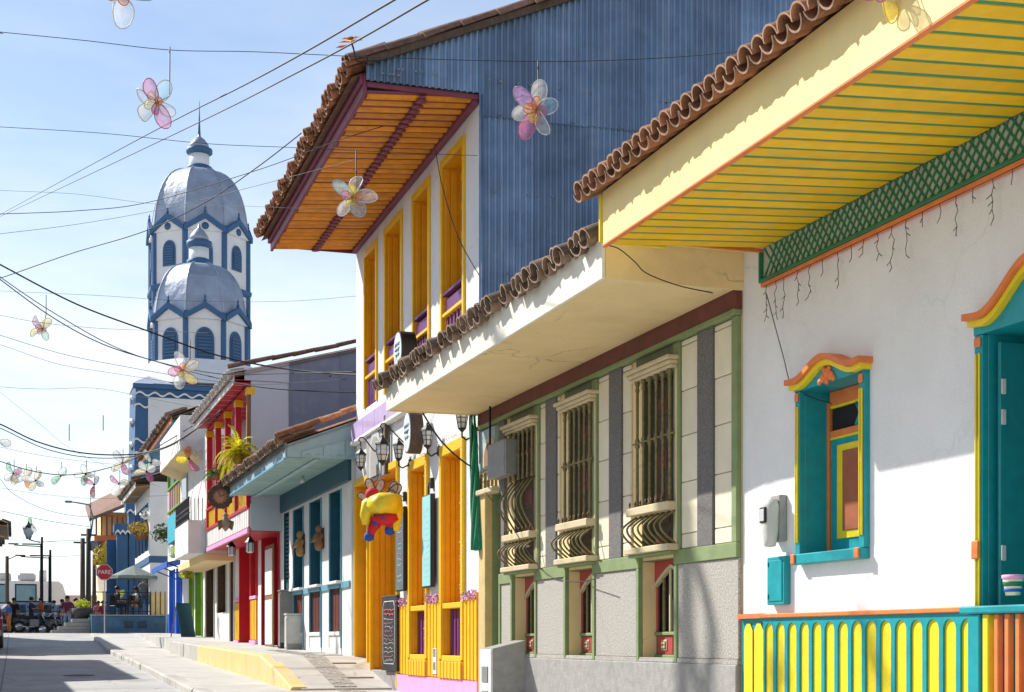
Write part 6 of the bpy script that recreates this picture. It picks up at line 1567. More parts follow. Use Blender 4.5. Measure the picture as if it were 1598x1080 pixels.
    for p in ev.polygons:
        c = p.center; best = min(segs_, key=lambda s_: (c-(s_[0]+(s_[1]-s_[0])*max(0,min(1,(c-s_[0]).dot(s_[1]-s_[0])/max(1e-9,(s_[1]-s_[0]).length_squared))))).length)
        p.material_index = kind(best[2], best[3]); p.use_smooth = True
    o = link('person', ev, None, loc, (0,0,rz), (s,s,s)); tag(o, lb, 'person')
    hx, hy, hz_, _ = J['hm']; hb = MB(); hb.lathe([(.085,-.05),(.108,0),(.104,.05),(.07,.095),(.01,.115)], 12, (hx,hy-.022,hz_)); hb.build('hair', cap or HAIR, o)
    if longhair: h2 = MB(); h2.lathe([(.03,-.30),(.085,-.2),(.10,-.05),(.09,.04)], 10, (hx,hy-.06,hz_), sx=1, sy=.55); h2.build('hair', HAIR, o)
    fc_ = MB()
    for sg in (-1,1): fc_.lathe([(.002,-.01),(.012,0),(.002,.01)], 6, (hx+.035*sg,hy+.086,hz_-.005))
    fc_.lathe([(.004,-.03),(.016,-.02),(.006,.02)], 6, (hx,hy+.098,hz_-.02)); fc_.box(hx-.025,hx+.025,hy+.08,hy+.09,hz_-.065,hz_-.055); fc_.build('face_features', mat('face_dark',(.10,.04,.03,1),.6), o)
    return o
cl = lambda n, c: mat(n, c, .85, .1, 9)
JEAN = cl('blue_denim',(.10,.16,.28,1)); JEANL = cl('pale_denim',(.30,.40,.52,1)); NAVY = cl('navy_cotton',(.02,.03,.07,1)); GREYC = cl('grey_check_cotton',(.20,.21,.24,1)); DKC = cl('dark_trousers',(.03,.03,.04,1))
gpos = lambda px, Y, z=.335: Vector((atY(px, 990, Y).x, Y, z))
person('woman in maroon top and pale jeans standing at the street end', gpos(105,71.5), R(170), cl('maroon_cotton',(.16,.02,.06,1)), JEANL, longhair=True, pose='akimbo')
person('man in navy shirt leaning by the black motorcycle', gpos(49,74.0), R(250), NAVY, DKC, pose='arms')
person('person in orange top beside the man in navy', gpos(64,74.9), R(120), cl('coral_cotton',(.62,.16,.08,1)), JEAN, pose='arms', longhair=True)
person('person in lilac top walking behind the motorcycles', gpos(97,77.5), R(200), cl('lilac_cotton',(.30,.27,.42,1)), JEAN, pose='akimbo')
person('man in dark grey shirt seen from behind by the utility poles', gpos(133,79), R(20), cl('charcoal_cotton',(.10,.11,.13,1)), NAVY, pose='stand', s=1.05)
person('woman in white top beside the man in dark grey', gpos(126,79.5), R(150), cl('white_cotton',(.7,.68,.66,1)), JEAN, pose='walk', longhair=True, s=.95)
person('child in blue and orange at the far left by the car', gpos(14,70.5), R(120), cl('blue_cotton',(.05,.12,.40,1)), cl('orange_cotton',(.6,.2,.05,1)), pose='stand', s=.82)
person('person in black standing behind the parked motorcycles', gpos(22,75.6), R(160), cl('black_cotton',(.02,.02,.02,1)), DKC, pose='stand')
person('person in red top on the plaza behind the terrace', gpos(161,79), R(180), cl('red_cotton',(.5,.03,.05,1)), cl('pink_cotton',(.6,.35,.35,1)), pose='stand')
person('man in grey checked shirt and jeans standing on the terrace', Vector((atY(225,962,67.2).x,67.2,.28+TZ)), R(15), GREYC, JEAN, hair=(.25,.22,.18,1), pose='arms', s=1.03)
person('dark-haired woman in white seated on the terrace', Vector((atY(212,962,66.9).x,66.9,.28+TZ+.01)), R(110), cl('white_cotton',(.7,.68,.66,1)), SKIN, pose='sit', longhair=True)
person('person in black seated at the cafe table', Vector((atY(183,962,66.6).x,66.6,.28+TZ+.01)), R(-70), cl('black_cotton',(.02,.02,.02,1)), DKC, pose='sit')

motorcycle(mloc(36,76.0), R(-10), MBLK, 'black motorcycle parked behind the large broadside one')
motorcycle(mloc(66,75.6), R(35), mat('bike_blue',(.03,.06,.2,1),.3), 'blue-tanked motorcycle between the people in navy and orange')
motorcycle(mloc(90,75.2), R(-70), mat('bike_red',(.3,.02,.02,1),.3), 'small red motorcycle behind the woman in maroon')
cq = atY(70, 985, 84); car('parked_hatchback', 'dark grey car parked in front of the white bus', (cq.x, 84, .33), R(3), mat('graphite_car_paint',(.05,.055,.06,1),.22,.05,2,metal=.4,spec=.6), 3.9, 1.7, 1.5)
cq = atY(118, 985, 100); car('parked_sedan', 'pale car parked far back between the utility poles', (cq.x, 100, .33), R(-80), VWHITE, 4.2, 1.7, 1.5)
person('person in dark clothes crossing near the concrete steps', gpos(118,75), R(100), cl('plum_cotton',(.10,.05,.10,1)), DKC, pose='walk')
person('person in pink beside the person in red on the plaza', gpos(153,80), R(190), cl('rose_cotton',(.55,.20,.25,1)), JEANL, pose='stand', longhair=True)
person('person in pale blue shirt by the dark grey car', gpos(84,80), R(140), cl('pale_blue_cotton',(.35,.45,.6,1)), DKC, pose='akimbo')
# pole and slack service cables on the opposite pavement; their shadows fall on the cream house
up_ = empty('utility_pole', (-3.6, 24.2, zl(24)), 0, 'tall concrete utility pole on the opposite pavement shading the cream house', 'pole'); MB().tube([(0,0,0),(0,0,15)], [.16,.11], 10).build('pole_shaft', CONC, up_); MB().box(-.9,.9,-.06,.06,13.6,13.72,.01).build('cross_arm', WOODD, up_)
def wallray(px, py, d):
    u, h = B.p(px, py); return Vector((6.03-d, 11.62+u+1.2*d, h+1.34*d))
for k, (pts_, r_) in enumerate((((( 1052,745),(1066,800),(1085,860),(1108,930),(1120,990),(1118,1060),(1112,1150)), .085), (((1058,770),(1068,850),(1077,930),(1090,1010),(1102,1100),(1110,1180)), .05))):
    P0 = [wallray(x, y, 8.9) for x, y in pts_]; P0 = [Vector((-3.4, 23.9, zl(24)+14.2-.4*k))]+P0; o_ = P0[0]; b = MB().tube([q-o_ for q in P0], r_, 6)
    wq = b.build('service_cable', WIREM); wq.location = o_; tag(wq, ('thick slack bundle of service cables hanging from the opposite utility pole','thinner slack service cable hanging beside the thick bundle')[k], 'cable')

# ================================================================ shop fittings on the amber house
def lantern(px, py, Y_o, hgt_, lb, hang, H=C):
    """wall lantern: px,py is the glass centre, o its distance from the wall"""
    u, h = H.p(px, py, Y_o); o = empty('wall_lantern', H.world(u, Y_o, h-hgt_/2), 0, lb, 'lantern', 'black wall lanterns on the amber house'); r = hgt_*.20
    g_ = MB().lathe([(r*.6,hgt_*.14),(r,hgt_*.40),(r,hgt_*.62),(r*.8,hgt_*.70)] if hang else [(r*.62,hgt_*.16),(r,hgt_*.62),(r*1.0,hgt_*.66)], 6, (0,0,0), False).build('lantern_glass', GLASSW, o)
    MB().lathe([(r*1.25,hgt_*.66),(r*1.15,hgt_*.72),(r*.45,hgt_*.86),(r*.2,hgt_*.90),(r*.22,hgt_*.95),(.004,hgt_)], 6, (0,0,0), False).build('lantern_cap', BLACK, o)
    MB().lathe([(.004,0),(r*.3,hgt_*.06),(r*.65,hgt_*.13),(r*.7,hgt_*.165)], 6, (0,0,0), False).build('lantern_base', BLACK, o)
    for k in range(6):
        a = k*math.pi/3
        pts = [(r*1.02*q*math.cos(a), r*1.02*q*math.sin(a), z) for q, z in ((.62,hgt_*.15),(1,hgt_*.42 if hang else hgt_*.62),(1,hgt_*.66))]
        MB().tube(pts, .007, 4).build('lantern_bar', BLACK, g_)
    for z in (.34, .5): MB().tube([(r*1.02*(.8 if z < .4 and not hang else .95)*math.cos(k*math.pi/3), r*1.02*(.8 if z < .4 and not hang else .95)*math.sin(k*math.pi/3), hgt_*z) for k in range(6)], .005, 4, closed=True).build('lantern_hoop', BLACK, g_)
    if hang:
        pts = [(0,0,hgt_), (.0,0,hgt_+.08)] + [(.02+.06*math.cos(t), 0, hgt_+.12+.05*math.sin(t)) for t in (3.1,2.2,1.3,.4)] + [(Y_o*.6,0,hgt_-.02),(Y_o-.02,0,hgt_-.15)]
        MB().tube(pts, .012, 6).build('scroll_bracket', BLACK, o); MB().box(Y_o-.02,Y_o-.001,-.04,.04,hgt_-.28,hgt_-.02,.01).build('wall_plate', BLACK, o)
    else:
        MB().tube([(0,0,.01),(0,0,-.05),(.06,0,-.09),(Y_o-.02,0,-.02)], .014, 6).build('scroll_bracket', BLACK, o); MB().lathe([(.02,-.09),(.05,-.05),(.05,.05),(.02,.09)], 8, (Y_o-.03,0,0), True, 0, .5, 1).build('wall_plate', BLACK, o)
lantern(563, 716, .34, .42, 'black hanging lantern on scroll arm at the far corner of the amber house', True)
lantern(597, 702, .40, .52, 'large black hanging lantern in front of the carved plaque', True)
lantern(622, 702, .22, .40, 'black upright lantern just right of the large hanging lantern', False)
lantern(667, 680, .20, .42, 'black upright lantern above the middle amber door', False)
lantern(721, 652, .20, .42, 'black lantern just under the cream eave', False)
# plaque with arch
pq = empty('carved_plaque', C.world(C.u(592), 0, C.h(592,748)), 0, 'weathered grey carved arch plaque above the amber doorway', 'plaque')
q0, q1, hq = C.u(608)-C.u(592), C.u(578)-C.u(592), C.h(592,668)-C.h(592,748)
MB().box(-.07,-.001,q0,q1,0,hq,.02).build('plaque_board', CONC, pq)
MB().box(-.12,-.071,q0-.12,q0-.0,.0,hq+.1,.01).build('plaque_post', WOODD, pq)
mid = (q0+q1)/2
for rr_, m_, xo in ((.42,LGREY,.09),(.30,CONC,.10)):
    pts = [(mid-rr_, .05)]+[(mid-rr_*math.cos(math.pi*t/12), hq*.5+rr_*math.sin(math.pi*t/12)) for t in range(13)]+[(mid+rr_, .05)]
    MB().prism(pts, -xo, -.071, 'x').build('plaque_arch', m_, pq)
# oval lightbox signs
def oval_sign(px0, px1, yt, yb, o0, o1, lb, m_):
    ua, ub = C.u(px1, o1), C.u(px0, o1); h0, h1 = C.h((px0+px1)/2, yb, o1), C.h((px0+px1)/2, yt, o1); cu = (ua+ub)/2; ch_ = (h0+h1)/2; a, b_ = abs(ub-ua)/2, (h1-h0)/2
    o = empty('oval_sign', C.world(cu, 0, h0), 0, lb, 'sign'); pts = [(a*math.cos(t*math.pi/14), b_+b_*math.sin(t*math.pi/14)) for t in range(28)]
    b = MB(); b.prism([(x, z) for x, z in pts], -o1, -o0, 'x'); b.build('sign_rim', m_, o)
    MB().prism([(x*.92, b_+(z-b_)*.92) for x, z in pts], -o1-.01, -o1-.001, 'x').build('sign_face', mat('pale_sign_face',(.68,.72,.74,1),.4,.04,4), o)
    for k in range(3):
        zz = b_*(.75+.28*k); MB().tube([(-o1-.012, -a*.5+a*t/8, zz+.03*math.sin(t*1.9+k)) for t in range(9)], .010, 4).build('lettering', GREENP if k == 0 else TEALB, o)
    MB().box(-o0,-.001,-.05,.05,b_-.04,b_+.04,.01).build('bracket', BLACK, o)
oval_sign(615, 627, 517, 577, .12, .36, 'pale oval sign with dark rim on upper wall between amber windows', BLACK)
oval_sign(630, 641, 642, 708, .14, .34, 'white oval shop sign with dark brown rim below the lilac ledge', WOODD)
# flat boards hung between the doors
def board_sign(px0, px1, yt, yb, lb, m_, edge, txt):
    ua, ub = C.u(px1), C.u(px0); h0, h1 = C.h(px1,yb), C.h(px1,yt); o = empty('hanging_board', C.world((ua+ub)/2, 0, h0), 0, lb, 'sign'); w_ = (ub-ua)/2; L = h1-h0
    MB().box(-.11,-.045,-w_,w_,0,L,.008).build('board', edge, o); MB().box(-.116,-.11,-w_+.02,w_-.02,.02,L-.02,.003).build('board_face', m_, o)
    MB().tube([(-.001,0,L+.18),(-.08,0,L+.18),(-.08,0,L)], .012, 5).build('hook', BLACK, o); MB().box(-.05,-.001,-.05,.05,L+.10,L+.26,.008).build('hook_plate', BLACK, o)
    random.seed(len(lb))
    for k in range(12):
        z = L*(.12+.065*k); n_ = random.randint(5,9); x0_ = -w_*.6
        MB().tube([(-.118, x0_+w_*1.2*t/n_, z+random.uniform(-.02,.02)) for t in range(n_)], .0035, 3).build('chalk_stroke', txt[k % len(txt)], o)
CHALK = mat('chalk',(.62,.66,.66,1),.9,.1,9); CHP = mat('chalk_pink',(.6,.25,.3,1),.9)
board_sign(628, 640, 790, 922, 'slate menu board hung on the wall beside the amber doorway', mat('slate_board',(.10,.14,.15,1),.7,.15,5), BLACK, (CHALK, CHALK, CHP))
board_sign(670, 683, 770, 916, 'pale turquoise board hung between the two amber doors', mat('aqua_board',(.28,.60,.60,1),.6,.08,5), BLACK, (CHALK, CHALK))
# leaning chalkboard
ua, ub = C.u(621,.06), C.u(599,.06); h0, h1 = C.h(621,1048,.06), C.h(621,928,.06)
ck = empty('menu_chalkboard', C.world((ua+ub)/2, .06, h0), 0, 'tall black chalkboard menu standing in the amber doorway', 'chalkboard'); w_ = (ub-ua)/2; L = h1-h0
MB().box(-.03,.02,-w_,w_,0,L,.006).build('board', mat('blackboard',(.018,.018,.02,1),.6,.2,5), ck)
fr = MB(); z0, z1, k = .12, L-.1, w_*.78
fr.tube([(-.033,-k+.08,z0),(-.033,k-.08,z0),(-.033,k,z0+.1),(-.033,k,z1-.1),(-.033,k-.08,z1),(-.033,-k+.08,z1),(-.033,-k,z1-.1),(-.033,-k,z0+.1)], .008, 4, closed=True); fr.build('chalk_border', CHALK, ck)
random.seed(77)
for i in range(13):
    z = L*(.14+.055*i); col_ = (CHALK, CHALK, CHALK, CHP, LIME)[random.randint(0,4)] if i < 11 else RED; n_ = random.randint(7,11); a0 = random.uniform(.5,.7)
    MB().tube([(-.034, -w_*a0+2*w_*a0*t/n_, z+random.uniform(-.022,.022)) for t in range(n_+1)], .004 if i < 11 else .012, 3).build('chalk_stroke', col_, ck)
# green netting roll
b = MB(); ut, ht = C.p(735, 648, .12); ul, hl = C.p(743, 858, .12); random.seed(4)
for k in range(5): b.tube([(ut+(ul-ut)*t/10+.035*math.sin(k*1.3+t*.5)*(1+t*.06), .10+.035*math.cos(k*1.3+t*.4), ht+(hl-ht)*t/10) for t in range(11)], [.015+.0032*t for t in range(11)], 7)
nr = b.build('net_roll', mat('green_netting',(.01,.20,.10,1),.7,.25,30,.5,90), None); nr.data.transform(Matrix(((0,-1,0,0),(1,0,0,0),(0,0,1,0),(0,0,0,1)))); nr.location = (C.X, C.Y, 0); nr.rotation_euler = (0,0,-C.yaw)
tag(nr, 'long roll of green netting hanging beside the right amber door', 'netting')
# hanging winged doll
dp = C.world(*[C.p(595, 845, .55)[0], .55, C.p(595, 845, .55)[1]]); dl = empty('winged_doll', dp, R(-12), 'stuffed doll in puffy yellow jacket with red legs and mesh wings hung at the doorway', 'doll')
k = 26.5/F_PX*.76
P_ = lambda x, y, d=0: (( x-595)*k, d, (845-y)*k)
YJ = mat('yellow_satin',(.78,.62,.03,1),.45,.15,7,.4,14); RJ = mat('red_felt',(.55,.02,.04,1),.8,.12,9); BJ = mat('blue_felt',(.03,.08,.42,1),.8,.12,9)
b = MB(); b.tube([P_(596,800),P_(597,792),P_(598,780),P_(597,768),P_(594,760)], [.10,.26,.30,.24,.08], 14); b.build('jacket', YJ, dl)
MB().tube([P_(584,772),P_(571,780),P_(567,798),P_(566,815)], [.13,.12,.10,.05], 10).build('sleeve', YJ, dl); MB().tube([P_(610,770),P_(620,768),P_(623,790),P_(621,826)], [.13,.13,.11,.06], 10).build('sleeve', YJ, dl)
MB().tube([P_(576,776,-.1),P_(592,778,-.22),P_(612,776,-.16),P_(619,772,-.02)], [.10,.17,.16,.08], 10).build('cape_fold', YJ, dl)
MB().lathe([(.02,-.02),(.11,.05),(.12,.12),(.07,.19),(.01,.21)], 12, P_(579,771)).build('head', RJ, dl)
MB().tube([P_(600,798),P_(601,806),P_(600,815)], [.22,.24,.12], 12).build('breeches', RJ, dl)
for pts_ in ((P_(588,806),P_(579,822),P_(573,834)), (P_(608,806),P_(612,814),P_(610,823))):
    lg_ = MB().tube(pts_, [.10,.075,.06], 8).build('leg', RJ, dl); e_ = pts_[-1]; MB().lathe([(.01,-.10),(.075,-.07),(.08,0),(.05,.05)], 8, e_).build('shoe', BJ, lg_)
MB().tube([P_(584,800),P_(600,804,-.2),P_(614,796,-.1)], .05, 6).build('sash', BJ, dl); MB().tube([P_(590,800,-.05),P_(582,816,-.05)], .05, 6).build('ribbon', BJ, dl)
WF = film('smoky_wing_mesh',(.32,.28,.28,1),.6)
def petal_mesh(L, W_, name, m, cup=.06):
    b = MB(); n = 16; b.smooth = True; ring = []
    for i in range(n): a = 2*math.pi*i/n; ring.append((L*.5-L*.5*math.cos(a), W_*.5*math.sin(a)*(1-.18*math.cos(a)), cup*L*math.sin(a)**2))
    b.add([(L*.5,0,-.0)]+ring, [(0,1+i,1+(i+1) % n) for i in range(n)])
    return b.mesh(name, m), ring
for ang, L_, base_ in ((70,.24,(588,757)),(110,.25,(580,757)),(150,.22,(574,770)),(45,.30,(606,765)),(75,.28,(612,765)),(20,.18,(600,760))):
    me_, rg_ = petal_mesh(L_, L_*.5, 'wing', WF); wq = link('wing', me_, dl, P_(base_[0], base_[1], .1), (R(90),R(-ang)*1,0)); wq.rotation_euler = (R(90), -R(ang), 0)
    link('wing_rim', MB().tube(rg_, .012, 4, closed=True).mesh('wing_rim', TILEB), wq)
MB().tube([P_(594,755,.1),P_(594,715,.45)], .006, 4).build('hanging_cord', WIREM, dl)

# ================================================================ red balcony plants, round clock sign, baskets
def plant(nm, px, py, Y_or_D, lb, mb, m, pot_=None, cat='plant', grp=None):
    o = empty(nm, atD(px, py, Y_or_D), 0, lb, cat, grp); mb.build('foliage', m, o)
    if pot_: MB().lathe([(pot_*.6,-pot_*1.1),(pot_,-.02),(pot_*1.05,.0)], 10).build('pot', mat('clay_pot',(.25,.10,.05,1),.8,.2,8), o)
    return o
plant('fern', 372, 712, 34.6, 'large bright yellow-green fern hanging at the red balcony corner', fronds(60,.72,2,2.0,.085,1.3), leafmat('fern_gold',(.66,.60,.03,1),.5), .16)
plant('balcony_plant', 334, 741, 37.5, 'bushy green plant on the red balcony left of the bright fern', fronds(26,.45,5,1.3,.06,.9), LEAF, .12)
plant('balcony_plant', 352, 734, 36.9, 'dark leafy plant between the balcony columns', fronds(24,.42,6,1.2,.06,.9), LEAFD, .12)
plant('hanging_plant', 292, 897, 49.5, 'small bright green hanging plant outside the white shop', leaves(180,.28,(0,0,0),.06,11,squash=.5), LEAFY, .12)
plant('hanging_plant', 255, 832, 62, 'dark green hanging plant on white wall beside the turquoise balcony', leaves(220,.55,(0,0,0),.10,12,squash=.8), LEAFD, .18)
pl_ = plant('flower_basket', 221, 828, 65.5, 'large brown hanging basket of dry yellow flowers beside blue pillar', leaves(420,.62,(0,0,.1),.10,13,squash=.55), STRAW, .38)
b = leaves(160,.5,(.0,-.1,.0),.09,14,squash=.6); b.build('blossoms', YFL, pl_)
plant('white_orchid', 229, 803, 65.0, 'white flowers hanging above the brown flower basket', leaves(90,.3,(0,0,0),.09,15), mat('white_petals',(.75,.76,.74,1),.6), .08)
yt_ = plant('yellow_tree', 166, 870, 78, 'small yellow-blossomed tree behind the stop sign', leaves(520,.75,(0,0,0),.11,16,squash=1.15), YFL)
MB().tube([(0,0,-3.9),(.08,0,-2),(0,0,-.2)], [.07,.05,.03], 7).build('trunk', WOODD, yt_)
for k in range(6): a = k*1.05; MB().tube([(0,0,-.6),(.4*math.cos(a),.4*math.sin(a),.1)], [.025,.012], 5).build('branch', WOODD, yt_)
cs = empty('round_clock_sign', atD(344,775,35.0), -TH*.6, 'round sign like a clock face in dark wooden ring under the balcony plants', 'sign')
def disc(r0, r1, y0, y1, m, nm, par, n=26):
    b = MB(); b.lathe([(r0,0),(r1,0),(r1,y1-y0),(r0,y1-y0),(r0,0)], n, caps=False); b.v = [(x, y0+z, y) for x, y, z in b.v]; return b.build(nm, m, par)
rg_ = disc(.19,.285,-.05,.05,WOODD,'wooden_ring',cs); disc(.002,.20,-.02,.02,mat('faded_coral_dial',(.55,.25,.16,1),.7,.25,9),'dial',cs)
for k in range(12): a = k*math.pi/6; MB().tube([(.15*math.cos(a),-.024,.15*math.sin(a)),(.18*math.cos(a),-.024,.18*math.sin(a))], .008, 4).build('hour_mark', WOODD, cs)
for a, l in ((1.9,.13),(.4,.10)): MB().tube([(0,-.026,0),(l*math.cos(a),-.026,l*math.sin(a))], .007, 4).build('hand', BLACK, cs)
for k in range(14): a = k*2*math.pi/14; MB().lathe([(.001,-.03),(.035,0),(.001,.03)], 6, (.285*math.cos(a),0,.285*math.sin(a))).build('ring_knob', WOOD, rg_)
MB().tube([(0,.0,.28),(0,.05,.9)], .01, 4).build('chain', BLACK, cs)
hc = empty('hanging_carving', atD(352,815,35.2), 0, 'small pale carved bird figure hanging below the round sign', 'carving')
MB().lathe([(.01,-.22),(.07,-.15),(.11,-.02),(.07,.08),(.05,.11),(.07,.17),(.02,.23)], 10).build('body', mat('aged_carving',(.35,.28,.2,1),.8,.3,10), hc); MB().tube([(0,0,.2),(0,0,.5)], .006, 4).build('cord', WIREM, hc)
for sg in (-1,1): MB().prism([(.02*sg,.08),(.2*sg,.02),(.16*sg,-.2),(.04*sg,-.1)], -.02, .02, 'y').build('wing', WOOD, hc)
for k, (px, py, D_, lb) in enumerate(((361,862,39,'small black lantern under the red balcony left of the red doorway'), (390,857,35.6,'small black lantern under the red balcony at the red doorway'))):
    o = empty('porch_lantern', atD(px,py+6,D_), 0, lb, 'lantern', 'lanterns under the red balcony')
    MB().lathe([(.05,0),(.10,.04),(.10,.24),(.06,.26)], 6, (0,0,0), False).build('lantern_glass', GLASSW, o); MB().lathe([(.13,.25),(.05,.36),(.01,.42)], 6, (0,0,0), False).build('lantern_cap', BLACK, o); MB().tube([(0,0,.4),(0,0,.7)], .01, 4).build('lantern_stem', BLACK, o)
    for q in range(6): a = q*math.pi/3; MB().box(.10*math.cos(a)-.008,.10*math.cos(a)+.008,.10*math.sin(a)-.008,.10*math.sin(a)+.008,.02,.26).build('lantern_bar', BLACK, o)
aboard = empty('sandwich_board', atY(294,1000,50.3)+Vector((0,0,0)), R(35), 'leaning blue and dark pavement sign outside the green shopfront', 'sign'); aboard.location.z = zu(50.3)
b = MB(); b.add([(-.3,-.02,0),(.3,-.02,0),(.3,.25,1.15),(-.3,.25,1.15),(-.3,.02,0),(.3,.02,0),(.3,.29,1.15),(-.3,.29,1.15)],[(0,1,2,3),(7,6,5,4),(0,4,5,1),(1,5,6,2),(2,6,7,3),(3,7,4,0)]); b.build('board', TEALB, aboard); MB().tube([(.28,.55,0),(.28,.27,1.1)], .02, 5).build('leg', WOOD, aboard); MB().tube([(-.28,.55,0),(-.28,.27,1.1)], .02, 5).build('leg', WOOD, aboard)

# ================================================================ wires across the street
wn_ = [0]
def wire(pts, r, lb, sub=10):
    """pts: (px, py, depth) knots; a smooth cable through them"""
    V = [atD(*p) for p in pts]; out_ = []
    if pts[0][0] <= -20 and V[0].x > -3.5:          # carried on to the houses across the street
        e = Vector((-3.7, V[0].y+.4, max(V[0].z+.35*(-(-3.7)+V[0].x)*0+.25, 3.0))); V.insert(0, e)
    if pts[-1][0] <= -20: V.append(V[-1]+(V[-1]-V[-2])*2.0)
    if pts[0][1] < -15: V.insert(0, V[0]+(V[0]-V[1])*2.5)
    for i in range(len(V)-1):
        p0, p1, p2, p3 = V[max(i-1,0)], V[i], V[i+1], V[min(i+2,len(V)-1)]
        for k in range(sub):
            t = k/sub; out_.append(.5*((2*p1)+(p2-p0)*t+(2*p0-5*p1+4*p2-p3)*t*t+(3*p1-p0-3*p2+p3)*t**3))
    out_.append(V[-1]); o = V[0]
    b = MB().tube([q-o for q in out_], r, 5); w_ = b.build('overhead_wire', WIREM); w_.location = o
    tag(w_, lb, 'wire', 'overhead wires')
wire([(-40,46,16),(0,50,16),(130,63,16),(265,78,16),(400,81,16),(600,90,16),(850,96,15.6),(1040,90,15),(1170,78,14.4)], .004, 'thin wire carrying flowers from sky past blue gable')
wire([(-40,195,20),(0,198,20),(160,208,20),(320,224,20),(450,230,20),(620,238,20),(745,243,19.4)], .004, 'thin level wire passing just behind the church spire tip')
wire([(650,-22,9),(615,0,9.6),(400,123,15),(200,226,26),(0,335,60),(-30,351,70)], .008, 'upper of two parallel diagonal power lines crossing the sky')
wire([(700,-22,9),(667,0,9.6),(470,110,14.5),(250,220,26),(0,338,60),(-30,351,70)], .008, 'lower of two parallel diagonal power lines crossing the sky')
wire([(-40,336,24),(0,334,24),(120,329,24),(230,316,24),(400,266,22),(520,222,21),(600,196,20.6)], .006, 'wire curving up across the big dome to the slatted eave')
wire([(-40,371,26),(0,365,26),(120,350,26),(260,325,25),(400,290,23),(560,248,21)], .004, 'thin wire below the dome-crossing wire')
wire([(-40,441,30),(0,434,30),(110,396,29),(225,361,27),(320,316,25),(400,262,23),(470,208,21)], .009, 'dark wire rising from left past the domes to the eave corner')
wire([(-40,392,30),(0,413,30),(120,475,30),(240,520,30),(330,552,30),(420,572,30),(520,583,29),(612,586,27)], .017, 'thickest black cable sagging from left to the amber house')
wire([(-40,405,32),(0,436,32),(80,494,32),(160,537,32),(250,566,32),(330,588,31),(420,606,30),(560,613,29)], .012, 'second black cable sagging beneath the thickest one')
wire([(-40,398,32),(0,432,32),(90,492,32),(200,550,32),(330,582,31),(440,583,30),(556,580,28)], .010, 'black cable twisted with the second sagging cable')
wire([(-40,508,34),(0,523,34),(100,553,34),(200,573,34),(300,590,33),(400,600,32),(540,592,30)], .006, 'thin cable ending on the grey side wall')
wire([(-40,530,36),(0,538,36),(90,568,36),(180,583,36),(290,600,35)], .005, 'thin cable just below the sagging cables at left')
wire([(-40,650,45),(0,662,45),(60,690,45),(130,707,46),(205,709,47),(262,696,45),(320,660,41),(345,640,38)], .022, 'heavy cable looping low towards the red balcony')
wire([(-40,655,45),(0,668,45),(70,700,45),(140,714,46),(210,712,47),(270,694,45),(330,652,40)], .014, 'cable running just beneath the heavy looping cable')
wire([(-40,706,48),(0,720,48),(55,736,48),(110,741,49),(170,730,50),(230,706,48),(300,665,43)], .016, 'cable strung with small flowers near the street end')
wire([(-20,735,60),(20,770,60),(70,795,60),(130,806,62),(180,800,64)], .010, 'faint cable sagging beneath the strung flowers')
wire([(-40,790,75),(0,797,75),(70,812,76),(140,822,80)], .014, 'cable running to the top of the lamp pole')
wire([(65,846,80),(95,844,82),(129,843,88)], .012, 'short cable between street lamp and utility pole')
wire([(78,868,80),(105,868,83),(129,866,88)], .012, 'lower short cable between street lamp and utility pole')
wire([(-40,449,26),(0,454,26),(150,461,26),(300,470,26),(450,470,25),(556,462,24)], .003, 'hair-thin wire across the small dome')
wire([(-40,292,28),(0,297,28),(120,303,28),(240,318,28),(390,322,25),(560,330,23)], .003, 'hair-thin wire across the large dome')
wire([(0,612,40),(60,660,40),(110,700,41),(180,733,44),(250,760,48)], .004, 'thin wire dropping from left to the white corner house')
wire([(660,645,19),(690,690,19.5),(730,725,20),(762,737,20.6)], .012, 'black cable drooping from cream eave to the grey box')
wire([(757,768,18.5),(790,808,18.2),(830,870,17.8),(860,900,17.4),(900,908,16.6),(935,902,15.6)], .006, 'pale loose wire looping across the grille windows')
wire([(1196,458,12.2),(1205,492,12.2),(1222,555,12.1),(1235,600,12.0),(1262,618,11.8),(1298,630,11.6)], .004, 'thin wire from eave to the teal window')
wire([(942,382,12.1),(965,388,12.1),(990,408,12.2),(1010,427,12.3),(1060,446,12.6),(1112,457,12.8)], .005, 'loose black wire across the end of the cream eave')
wire([(680,235,19.2),(690,290,19.2),(715,370,19.2),(748,430,19.2)], .006, 'dark wire slanting down the white upper wall to the gable corner')
for k_, (ya, yb, yc, dd_, lb_) in enumerate(((600,606,640,38,'faint thin wire just above the heavy looping cable'),(690,722,735,52,'faint thin wire between the looping cable and the flower cable'),(755,778,770,58,'faint thin wire under the flower cable'),(836,846,842,78,'faint thin wire above the flat-headed street lamps'),(486,512,520,30,'faint thin wire across the small dome windows'))): wire([(-40,ya,dd_),(60,(ya+yb)/2+4,dd_),(150,yb,dd_),(240,(yb+yc)/2,dd_*.97),(330 if k_ != 3 else 260,yc,dd_*.93)], .0032*dd_/30+.001, lb_)
wire([(-60,-92,15),(200,-90,15),(450,-92,15),(700,-96,15)], .004, 'thin wire above the frame holding the upper left flower')
wire([(1385,-90,8),(1100,-88,8.2),(700,-90,8.6),(200,-110,9.2)], .004, 'thin wire above the frame holding the flower over the yellow eave')
for k_, (xa, yt, yb) in enumerate(((161,648,672),(108,662,688))): wire([(xa,yt,40),(xa,(yt+yb)/2,40),(xa,yb,40)], .012, ('short vertical rod hanging in sky right of the other','short vertical rod hanging in sky left of the other')[k_])

